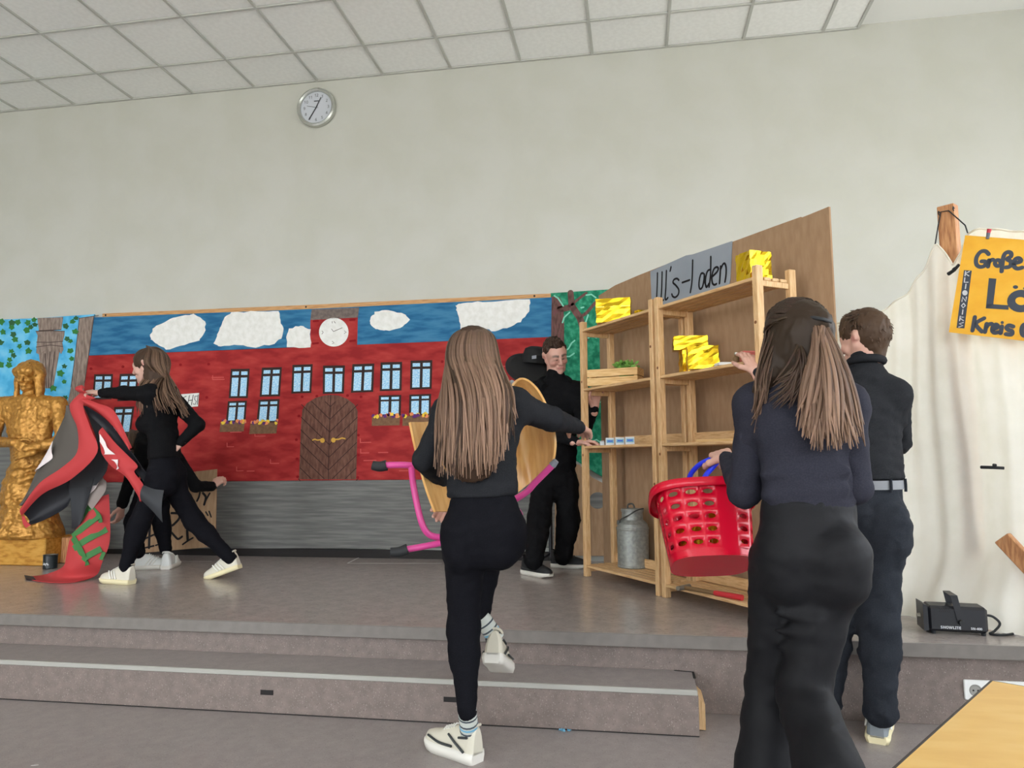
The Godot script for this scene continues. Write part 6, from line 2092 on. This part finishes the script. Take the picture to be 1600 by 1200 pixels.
func build_small() -> void:
	wall_clock()
	cloths()
	card_sign()
	fog_machine()
	hat_stand()
	table()
	# paint tin by the statue
	var c := G(78, 888, SY + 0.001)
	var t := thing("paint_tin", "small dark paint tin standing by the golden plinth", "tin", c)
	var ct := Transform3D(Basis(), c)
	part(t, "can", lathe(ct, [Vector2(0, 0), Vector2(0.050, 0), Vector2(0.052, 0.003), Vector2(0.050, 0.006), Vector2(0.050, 0.098), Vector2(0.053, 0.102), Vector2(0.051, 0.106)], 28), mats.can_dark)
	part(t, "lid", lathe(ct, [Vector2(0.051, 0.105), Vector2(0.044, 0.104), Vector2(0.042, 0.100), Vector2(0, 0.100)], 28), mats.tool_steel)
	var pr := new_st()
	for k in 7:
		var a := 1.1 + k * 0.14
		add_box(pr, Transform3D(Basis(Vector3.UP, PI / 2 - a), c + Vector3(cos(a) * 0.0503, 0.034 + 0.004 * (k % 3), sin(a) * 0.0503)), Vector3(0.006, 0.010 + 0.006 * (k % 2), 0.001), 0.0002)
	part(t, "label_print", done(pr), mats.print_white)
	# bits on the hall floor
	var q := G(880, 1143, 0.0)
	var w := thing("plastic_scrap", "crumpled clear plastic scrap on the hall floor near the step", "scrap", q)
	var st := new_st()
	var g := RandomNumberGenerator.new()
	g.seed = 3
	for k in 9:
		var p := q + Vector3(g.randf_range(-0.022, 0.022), 0.003, g.randf_range(-0.015, 0.015))
		add_slab(st, [p, p + Vector3(g.randf_range(0.008, 0.02), g.randf_range(0, 0.008), 0.004), p + Vector3(0.004, g.randf_range(0.006, 0.014), g.randf_range(-0.012, 0.012))], Vector3(0.2, 1, 0.4), 0.001)
	part(w, "film", done(st), mats.pack_blue)
	var q2 := G(54, 1197, 0.0)
	var w2 := thing("paper_scrap", "tiny white paper scrap on the hall floor at the left", "scrap", q2)
	var s2 := new_st()
	add_slab(s2, [q2 + Vector3(-0.012, 0.003, 0.004), q2 + Vector3(0.012, 0.004, -0.006), q2 + Vector3(0.008, 0.008, 0.008), q2 + Vector3(-0.008, 0.006, 0.01)], Vector3.UP, 0.002)
	part(w2, "paper", done(s2), mats.paint_white)

func wall_clock() -> void:
	var z := WZ + 0.001
	var c := P(496, 170, z)
	c.z = z
	var t := thing("wall_clock", "round silver wall clock with a pale face below the ceiling", "clock", c)
	var R := 0.182
	var bt := Transform3D(Basis(Vector3.RIGHT, PI / 2), c)
	part(t, "rim", lathe(bt, [Vector2(R, 0), Vector2(R + 0.004, 0.02), Vector2(R - 0.002, 0.042), Vector2(R - 0.016, 0.05), Vector2(R - 0.030, 0.040), Vector2(R - 0.034, 0.022)], 56), mats.clock_metal)
	part(t, "face", lathe(bt, [Vector2(R - 0.03, 0.020), Vector2(R - 0.034, 0.024), Vector2(0, 0.024)], 48), mats.clock_face)
	var zf := c.z + 0.025
	for i in 12:
		var a := TAU * (i + 1) / 12.0
		var m := text_mesh(str(i + 1), 0.036, 0.001, false)
		var o := placed(t, "numeral", m, mats.clock_ink, Transform3D(Basis(), Vector3(c.x + sin(a) * 0.116, c.y + cos(a) * 0.116, zf)))
		o.set_meta("label", "dark printed numeral " + str(i + 1))
	var hs := [["hour_hand", -2.588 + 0.0, 0.10, 0.009], ["minute_hand", 0.45, 0.10, 0.008], ["second_hand", -1.35, 0.09, 0.003]]
	hs[0][1] = PI + 0.55
	hs[0][2] = 0.128
	for h in hs:
		var d := Vector3(sin(h[1]), cos(h[1]), 0)
		var st := new_st()
		add_stroke(st, [Vector3(c.x, c.y, zf + 0.004) - d * 0.02, Vector3(c.x, c.y, zf + 0.004) + d * h[2]], h[3], Vector3.BACK, 0.002)
		part(t, h[0], done(st), mats.clock_ink)
	var lg := new_st()
	add_stroke(lg, [c + Vector3(-0.02, 0.062, 0.0255), c + Vector3(0.02, 0.062, 0.0255)], 0.009, Vector3.BACK)
	part(t, "maker_mark", done(lg), mats.clock_ink)

func cloths() -> void:
	var z := -4.46
	var c := thing("painted_cloth", "red and dark painted cloth billowing from the striding person's hand", "cloth", P(130, 700, z))
	var E := func(a: Array, each := 5) -> Array: return smooth_line(PZ(a), each)
	# red outer band falling from the hand and sweeping to the lower left
	part(c, "red_band", loft(E.call([[128, 612, z], [108, 636, z + 0.02], [121, 668, z + 0.04], [121, 706, z + 0.05], [98, 730, z + 0.06], [62, 755, z + 0.06], [36, 790, z + 0.03]]), E.call([[150, 622, z + 0.02], [130, 632, z + 0.02], [142, 670, z + 0.04], [152, 707, z + 0.05], [112, 748, z + 0.05], [66, 772, z + 0.03], [34, 806, z + 0.01]]), 6, Vector3(0, 0, 0.02)), mats.cloth_red)
	# olive panel inside it
	part(c, "olive_panel", loft(E.call([[109, 634, z - 0.02], [96, 662, z - 0.03], [80, 695, z - 0.04], [58, 735, z - 0.03], [36, 790, z - 0.01]]), E.call([[112, 634, z + 0.01], [124, 668, z + 0.03], [122, 706, z + 0.04], [98, 732, z + 0.05], [40, 788, z + 0.02]]), 8, Vector3(0, 0, 0.04)), mats.cloth_olive)
	part(c, "white_patch", loft(E.call([[82, 690, z + 0.03], [72, 710, z + 0.03], [55, 737, z + 0.02]], 4), E.call([[82, 712, z + 0.045], [80, 718, z + 0.045], [60, 732, z + 0.04]], 4), 4, Vector3(0, 0, 0.01)), mats.cloth_white)
	# dark lower flap
	part(c, "dark_flap", loft(E.call([[34, 800, z], [62, 766, z - 0.02], [86, 756, z - 0.05], [106, 742, z - 0.08]]), E.call([[40, 822, z - 0.02], [70, 812, z - 0.06], [104, 792, z - 0.10], [110, 775, z - 0.12]]), 8, Vector3(0.0, -0.015, -0.05)), mats.cloth_ink)
	part(c, "red_edge", loft(E.call([[34, 806, z + 0.01], [36, 818, z], [41, 825, z - 0.01]], 3), E.call([[38, 806, z], [42, 815, z - 0.005], [48, 820, z - 0.01]], 3), 3), mats.cloth_red)
	# slate inner side between the two red bands
	part(c, "slate_panel", loft(E.call([[130, 634, z - 0.03], [142, 662, z - 0.05], [150, 700, z - 0.06], [112, 744, z - 0.08], [110, 762, z - 0.1]]), E.call([[140, 640, z - 0.03], [162, 672, z - 0.06], [168, 712, z - 0.08], [166, 736, z - 0.1], [150, 758, z - 0.12]]), 8, Vector3(0, 0, -0.03)), mats.cloth_slate)
	part(c, "grey_panel", loft(E.call([[106, 756, z - 0.10], [110, 782, z - 0.12], [112, 812, z - 0.13], [112, 826, z - 0.14]]), E.call([[150, 740, z - 0.12], [140, 772, z - 0.14], [132, 800, z - 0.15], [126, 816, z - 0.15]]), 6, Vector3(0, 0, -0.03)), mats.cloth_slate)
	# second red band with white lettering, ending in a slate corner
	part(c, "red_band", loft(E.call([[130, 622, z + 0.03], [152, 630, z + 0.02], [178, 642, z], [198, 682, z - 0.02], [206, 700, z - 0.03]]), E.call([[132, 630, z + 0.03], [150, 640, z + 0.02], [172, 660, z], [190, 684, z - 0.02], [204, 704, z - 0.03]]), 5, Vector3(0, 0, 0.02)), mats.cloth_red)
	part(c, "black_stripe", loft(E.call([[134, 634, z + 0.0], [168, 658, z - 0.01], [204, 704, z - 0.03], [228, 738, z - 0.04], [256, 764, z - 0.05]]), E.call([[140, 650, z - 0.02], [164, 672, z - 0.03], [196, 712, z - 0.04], [214, 740, z - 0.05], [252, 782, z - 0.06]]), 6, Vector3(0, 0, -0.01)), mats.cloth_ink)
	part(c, "red_band", loft(E.call([[160, 668, z], [178, 690, z], [200, 712, z], [215, 728, z], [210, 738, z], [225, 760, z], [222, 782, z]]), E.call([[156, 680, z + 0.02], [158, 704, z + 0.03], [164, 716, z + 0.03], [176, 730, z + 0.02], [196, 744, z + 0.01], [212, 768, z + 0.01], [221, 784, z]]), 6, Vector3(0, 0, 0.02)), mats.cloth_red)
	part(c, "slate_corner", loft(E.call([[224, 758, z + 0.01], [240, 764, z + 0.01], [256, 766, z]]), E.call([[220, 780, z + 0.02], [240, 800, z + 0.02], [254, 816, z + 0.01]]), 6, Vector3(0.01, 0, 0.03)), mats.cloth_slate)
	var wt := new_st()
	add_loft(wt, E.call([[156, 678, z + 0.045], [164, 690, z + 0.05], [168, 700, z + 0.05], [180, 710, z + 0.045]], 3), E.call([[156, 690, z + 0.05], [162, 700, z + 0.055], [164, 708, z + 0.055], [162, 710, z + 0.055]], 3), 4)
	part(c, "white_letter", done(wt), mats.cloth_white)
	wt = new_st()
	add_loft(wt, E.call([[174, 718, z + 0.05], [180, 722, z + 0.045], [186, 732, z + 0.04]], 3), E.call([[184, 718, z + 0.045], [184, 724, z + 0.045], [182, 734, z + 0.04]], 3), 4)
	part(c, "white_letter", done(wt), mats.cloth_white)
	part(c, "gathered_top", loft(E.call([[120, 604, z + 0.05], [128, 602, z + 0.06], [132, 606, z + 0.06]], 4), E.call([[126, 614, z + 0.05], [130, 614, z + 0.08], [136, 614, z + 0.08]], 4), 5, Vector3(0, 0, 0.03)), mats.cloth_red)
	# second cloth: red sheet with green brushwork trailing on the stage
	var z2 := -4.66
	var d := thing("trailing_cloth", "red cloth with green brushwork trailing on the stage beside the golden plinth", "cloth", G(110, 905, SY))
	var fl := SY + 0.006
	var A := [P(146, 788, z2 - 0.05), P(128, 815, z2), P(110, 842, z2 + 0.02), P(104, 868, z2 + 0.04), P(98, 886, z2 + 0.05), G(70, 898, fl), G(41, 901, fl)]
	var B := [P(170, 772, z2 - 0.04), P(172, 810, z2 - 0.04), P(171, 848, z2 - 0.02), P(160, 878, z2 + 0.0), G(150, 899, fl + 0.02), G(120, 909, fl), G(96, 911, fl)]
	var sheet := part(d, "sheet", loft(smooth_line(A, 7), smooth_line(B, 7), 14, Vector3(-0.01, 0.0, 0.05), 0.004), mats.cloth_red)
	var SA := smooth_line(A, 7)
	var SBb := smooth_line(B, 7)
	var gs := new_st()
	for l in [[[2, 0.35], [5, 0.1], [8, 0.0]], [[6, 0.75], [9, 0.4], [13, 0.1]], [[10, 0.95], [13, 0.6], [17, 0.3]], [[16, 0.9], [19, 0.7], [21, 0.65]], [[3, 0.4], [6, 0.75], [8, 0.8]], [[13, 0.1], [15, 0.35], [18, 0.55], [23, 0.75]], [[17, 0.95], [20, 0.95]]]:
		var pts := []
		for p in l:
			var s: float = p[1]
			pts.append(SA[p[0]].lerp(SBb[p[0]], s) + Vector3(-0.01, 0, 0.05) * sin(PI * s) + Vector3(0, 0, 0.007))
		var sm := smooth_line(pts, 5)
		var L := []
		var R := []
		for i in sm.size():
			var tt: Vector3 = (sm[mini(i + 1, sm.size() - 1)] - sm[maxi(i - 1, 0)]).normalized()
			var sd := tt.cross(Vector3(0, 0, 1)).normalized() * 0.022
			L.append(sm[i] + sd)
			R.append(sm[i] - sd)
		add_loft(gs, L, R, 2, Vector3.ZERO, 0.002)
	part(sheet, "green_brushwork", done(gs), mats.cloth_green)
	part(d, "dark_corner", loft([G(38, 899, fl + 0.004), G(41, 905, fl + 0.002)], [G(52, 901, fl + 0.006), G(56, 906, fl + 0.003)], 3), mats.cloth_ink)
	part(d, "torn_paper", loft(E.call([[160, 738, z2 - 0.02], [146, 760, z2], [134, 774, z2 + 0.02]]), E.call([[166, 752, z2], [164, 768, z2 + 0.01], [144, 796, z2 + 0.02]]), 5, Vector3(0, 0, 0.02)), mats.paper_grey, "torn grey paper edge")
	part(d, "torn_strip", loft(E.call([[150, 742, z2 + 0.03], [142, 760, z2 + 0.04], [135, 774, z2 + 0.04]]), E.call([[156, 748, z2 + 0.03], [150, 762, z2 + 0.04], [140, 772, z2 + 0.04]]), 4), mats.cloth_white)

func card_sign() -> void:
	var z := -5.62
	var t := thing("cardboard_sign", "cardboard placard with black brush letters leaning behind the stooping person", "sign", P(280, 862, z))
	var n := Vector3(0, 0.06, 1).normalized()
	var o := P(280, 800, z)
	var q := []
	for p in [[222, 746], [339, 733], [336.5, 854], [222, 864]]:
		q.append(PN(p[0], p[1], o, n))
	part(t, "card", slab(q, n, 0.006), mats.cardboard)
	var o2 := o + n * 0.0015
	for l in [[[[300, 590], [292, 720], [288, 850]], 0.022], [[[243, 778], [300, 752], [352, 728]], 0.016], [[[250, 852], [328, 834]], 0.014], [[[345, 830], [400, 810]], 0.012], [[[480, 555], [540, 560], [545, 600], [500, 650], [485, 660]], 0.020], [[[480, 720], [520, 765], [540, 775], [570, 755]], 0.018], [[[622, 590], [614, 700], [618, 785]], 0.022], [[[575, 822], [620, 790], [662, 766]], 0.014], [[[722, 380], [712, 420], [696, 452]], 0.016], [[[748, 385], [772, 420], [758, 482]], 0.020], [[[806, 385], [775, 440], [758, 482]], 0.014], [[[772, 545], [790, 575]], 0.012], [[[800, 540], [818, 588]], 0.012]]:
		var pts := []
		for p in l[0]:
			pts.append(PN(180 + p[0] / 5.4545, 700 + p[1] / 5.4545, o2, n))
		var st := new_st()
		add_stroke(st, smooth_line(pts, 4), l[1], n)
		part(t, "brush_stroke", done(st), mats.paint_black)

func fog_machine() -> void:
	var a := G(1452, 986, SY + 0.012)
	var b := G(1546, 991, SY + 0.012)
	var ux := (b - a).normalized()
	var uz := ux.cross(Vector3.UP)
	var bs := Basis(ux, Vector3.UP, uz)
	var L := (b - a).length()
	var h := 0.115
	var dp := 0.12
	var t := thing("fog_machine", "small black stage fog machine on the stage edge with a carrying bracket", "fog machine", (a + b) * 0.5 - uz * dp * 0.5 - Vector3(0, 0.012, 0))
	var c := (a + b) * 0.5 - uz * dp * 0.5 + Vector3(0, h * 0.5, 0)
	placed(t, "housing", box(Vector3(L, h, dp), 0.012), mats.black_metal, Transform3D(bs, c))
	# flared front plate
	var st := new_st()
	var f0 := c - ux * L * 0.5
	var ring0 := []
	var ring1 := []
	for e in [[-1, -1], [1, -1], [1, 1], [-1, 1]]:
		ring0.append(f0 + Vector3.UP * h * 0.48 * e[1] + uz * dp * 0.48 * e[0])
		ring1.append(f0 - ux * 0.022 + Vector3.UP * (h * 0.48 * e[1] + (0.012 if e[1] > 0 else 0.0)) + uz * dp * 0.56 * e[0])
	st.set_smooth_group(-1)
	for k in 4:
		quad(st, ring0[k], ring0[(k + 1) % 4], ring1[(k + 1) % 4], ring1[k], (ring0[k] + ring0[(k + 1) % 4]) * 0.5 - f0)
	quad(st, ring1[0], ring1[1], ring1[2], ring1[3], -ux)
	part(t, "front_plate", done(st), mats.black_metal)
	part(t, "nozzle", tube([f0 - ux * 0.02, f0 - ux * 0.036], 0.012, 0.010), mats.tool_steel)
	for sz in [-1.0, 1.0]:
		for sx in [-0.42, 0.42]:
			part(t, "rubber_foot", tube([c + ux * L * sx + uz * sz * dp * 0.38 - Vector3(0, h * 0.5, 0), c + ux * L * sx + uz * sz * dp * 0.38 - Vector3(0, h * 0.5 + 0.0115, 0)], 0.011, 0.009), mats.rubber_black)
	# bracket
	var br := new_st()
	var pts := [c + uz * (dp * 0.5 + 0.004) + ux * 0.012 - Vector3(0, 0.02, 0), c + uz * (dp * 0.5 + 0.004) - ux * 0.012 + Vector3(0, h * 0.5 + 0.05, 0), c - uz * (dp * 0.5 + 0.004) - ux * 0.012 + Vector3(0, h * 0.5 + 0.05, 0), c - uz * (dp * 0.5 + 0.004) + ux * 0.012 - Vector3(0, 0.02, 0)]
	for k in 3:
		add_loft(br, [pts[k] - ux * 0.014, pts[k + 1] - ux * 0.014], [pts[k] + ux * 0.014, pts[k + 1] + ux * 0.014], 2, Vector3.ZERO, 0.003)
	part(t, "bracket", done(br), mats.black_metal)
	part(t, "knob", tube([c + uz * (dp * 0.5 + 0.004) + ux * 0.010 - Vector3(0, 0.01, 0), c + uz * (dp * 0.5 + 0.022) + ux * 0.010 - Vector3(0, 0.01, 0)], 0.013, 0.011, 12), mats.rubber_black)
	var face := c + uz * (dp * 0.5 + 0.0005)
	var m1 := text_mesh("SHOWLITE", 0.017, 0.001)
	placed(t, "lettering", m1, mats.print_white, Transform3D(bs, face - ux * 0.032 - Vector3(0, 0.037, 0)))
	var m2 := text_mesh("SN-400", 0.014, 0.001)
	placed(t, "lettering", m2, mats.print_white, Transform3D(bs, face + ux * 0.072 - Vector3(0, 0.037, 0)))
	for r in 3:
		for k in 6:
			part(t, "vent_hole", lathe(Transform3D(Basis(ux, uz, -Vector3.UP), face + ux * (-0.075 + k * 0.008 + 0.004 * (r % 2)) + Vector3(0, 0.034 + r * 0.007, 0)), [Vector2(0, 0.0005), Vector2(0.0022, 0.0005), Vector2(0.0022, 0)], 6), mats.dark_gap)
	var e := c + ux * L * 0.5 - Vector3(0, 0.02, 0)
	var gy := SY + 0.006
	var far := G(1600, 985, gy)
	part(t, "cable", tube(smooth_line([e + Vector3(0, 0.035, 0), e + ux * 0.035 + Vector3(0, 0.03, 0), e + ux * 0.062 + Vector3(0, 0.0, 0.0), Vector3(e.x + 0.04, gy + 0.008, e.z), Vector3(e.x + 0.012, gy, e.z + 0.02), Vector3(e.x + 0.05, gy, e.z + 0.04), Vector3(e.x + 0.11, gy, e.z + 0.01), far, far + Vector3(0.3, 0, -0.1)], 6), 0.0055, 0.0055, 8), mats.rubber_black, "black mains cable")

func hat_stand() -> void:
	var z := -5.76
	var b := G(861, 872, SY)
	b.z = z
	b.x = P(861, 872, z).x
	b.y = SY
	var t := thing("microphone_stand", "thin black stand behind the person in the hoodie", "stand", b)
	var top := P(857, 575, z)
	part(t, "pole", tube([b + Vector3(0, 0.05, 0), top.lerp(b, 0.45)], 0.016, 0.016), mats.black_metal)
	part(t, "upper_pole", tube([top.lerp(b, 0.46), top], 0.010, 0.010), mats.black_metal)
	part(t, "clutch", tube([top.lerp(b, 0.43), top.lerp(b, 0.48)], 0.021, 0.019, 12), mats.rubber_black)
	for k in 3:
		var a := TAU * k / 3.0 + 0.4
		part(t, "leg", tube(smooth_line([b + Vector3(0, 0.09, 0), b + Vector3(cos(a) * 0.08, 0.05, sin(a) * 0.08), b + Vector3(cos(a) * 0.16, 0.012, sin(a) * 0.16)]), 0.011, 0.010), mats.black_metal)
	var c := P(826, 566, z + 0.02)
	var h := thing("black_hat", "wide-brimmed black hat hung on the stand beside the person's head", "hat", c)
	var ax := Vector3(0.30, 0.55, 0.62).normalized()
	var bx := Vector3(1, 0, -0.3).normalized()
	bx = (bx - ax * bx.dot(ax)).normalized()
	var bt := Transform3D(Basis(bx, ax, bx.cross(ax)), P(824, 575, z + 0.08))
	part(h, "brim", lathe(bt, [Vector2(0.0, 0.004), Vector2(0.09, 0.004), Vector2(0.14, 0.006), Vector2(0.175, -0.006), Vector2(0.176, -0.010), Vector2(0.14, 0.0), Vector2(0.09, -0.006), Vector2(0, -0.006)], 40), mats.hat_black)
	part(h, "crown", lathe(Transform3D(Basis(bx, Vector3(0.15, 1, 0.05).normalized(), bx.cross(Vector3(0.15, 1, 0.05).normalized())), P(836, 562, z)), [Vector2(0.105, -0.03), Vector2(0.105, 0.03), Vector2(0.09, 0.085), Vector2(0.05, 0.105), Vector2(0, 0.108)], 32), mats.hat_black)
	part(h, "band_tag", slab([P(831, 556, z + 0.20), P(838, 555, z + 0.20), P(838, 560, z + 0.20), P(831, 561, z + 0.20)], Vector3.BACK, 0.002), mats.cap_grey, "small grey tag")

func table() -> void:
	var y := 0.72
	var c := G(1551, 1064, y)
	var e1 := (G(1400, 1200, y) - c).normalized()
	var e2 := Vector3(-e1.z, 0, e1.x)
	if e2.x < 0:
		e2 = -e2
	e2 = (e2 + (G(1600, 1072, y) - c).normalized()).normalized()
	var l1 := 0.62
	var l2 := 1.1
	var t := thing("table", "light wooden school table with a dark edge in the near right corner", "table", Vector3(c.x, 0, c.z) + e1 * l1 * 0.5 + e2 * l2 * 0.5)
	var o := [c, c + e2 * l2, c + e2 * l2 + e1 * l1, c + e1 * l1]
	var mid: Vector3 = (o[0] + o[1] + o[2] + o[3]) * 0.25
	part(t, "table_top", slab(o, Vector3.UP, 0.022), mats.table_top)
	var w := []
	for p in o:
		w.append(p + (p - mid).normalized() * 0.004 - Vector3(0, 0.002, 0))
	var st := new_st()
	for k in 4:
		var p: Vector3 = o[k] - Vector3(0, 0.0125, 0)
		var q: Vector3 = o[(k + 1) % 4] - Vector3(0, 0.0125, 0)
		var d := (q - p).normalized()
		var n := d.cross(Vector3.UP)
		if n.dot((p + q) * 0.5 - mid) < 0:
			n = -n
		add_box(st, Transform3D(Basis(d, Vector3.UP, d.cross(Vector3.UP)), (p + q) * 0.5 + n * 0.003), Vector3((q - p).length() + 0.008, 0.024, 0.006), 0.001)
	part(t, "edge_band", done(st), mats.table_edge, "dark plastic edge band")
	for p in o:
		var i: Vector3 = p.lerp(mid, 0.12)
		part(t, "leg", tube([Vector3(i.x, 0.002, i.z), Vector3(i.x, y - 0.022, i.z)], 0.016, 0.016, 12), mats.cap_grey)
	part(t, "apron", slab([o[0].lerp(mid, 0.12) - Vector3(0, 0.024, 0), o[1].lerp(mid, 0.12) - Vector3(0, 0.024, 0), o[2].lerp(mid, 0.12) - Vector3(0, 0.024, 0), o[3].lerp(mid, 0.12) - Vector3(0, 0.024, 0)], Vector3.UP, 0.025), mats.cap_grey)
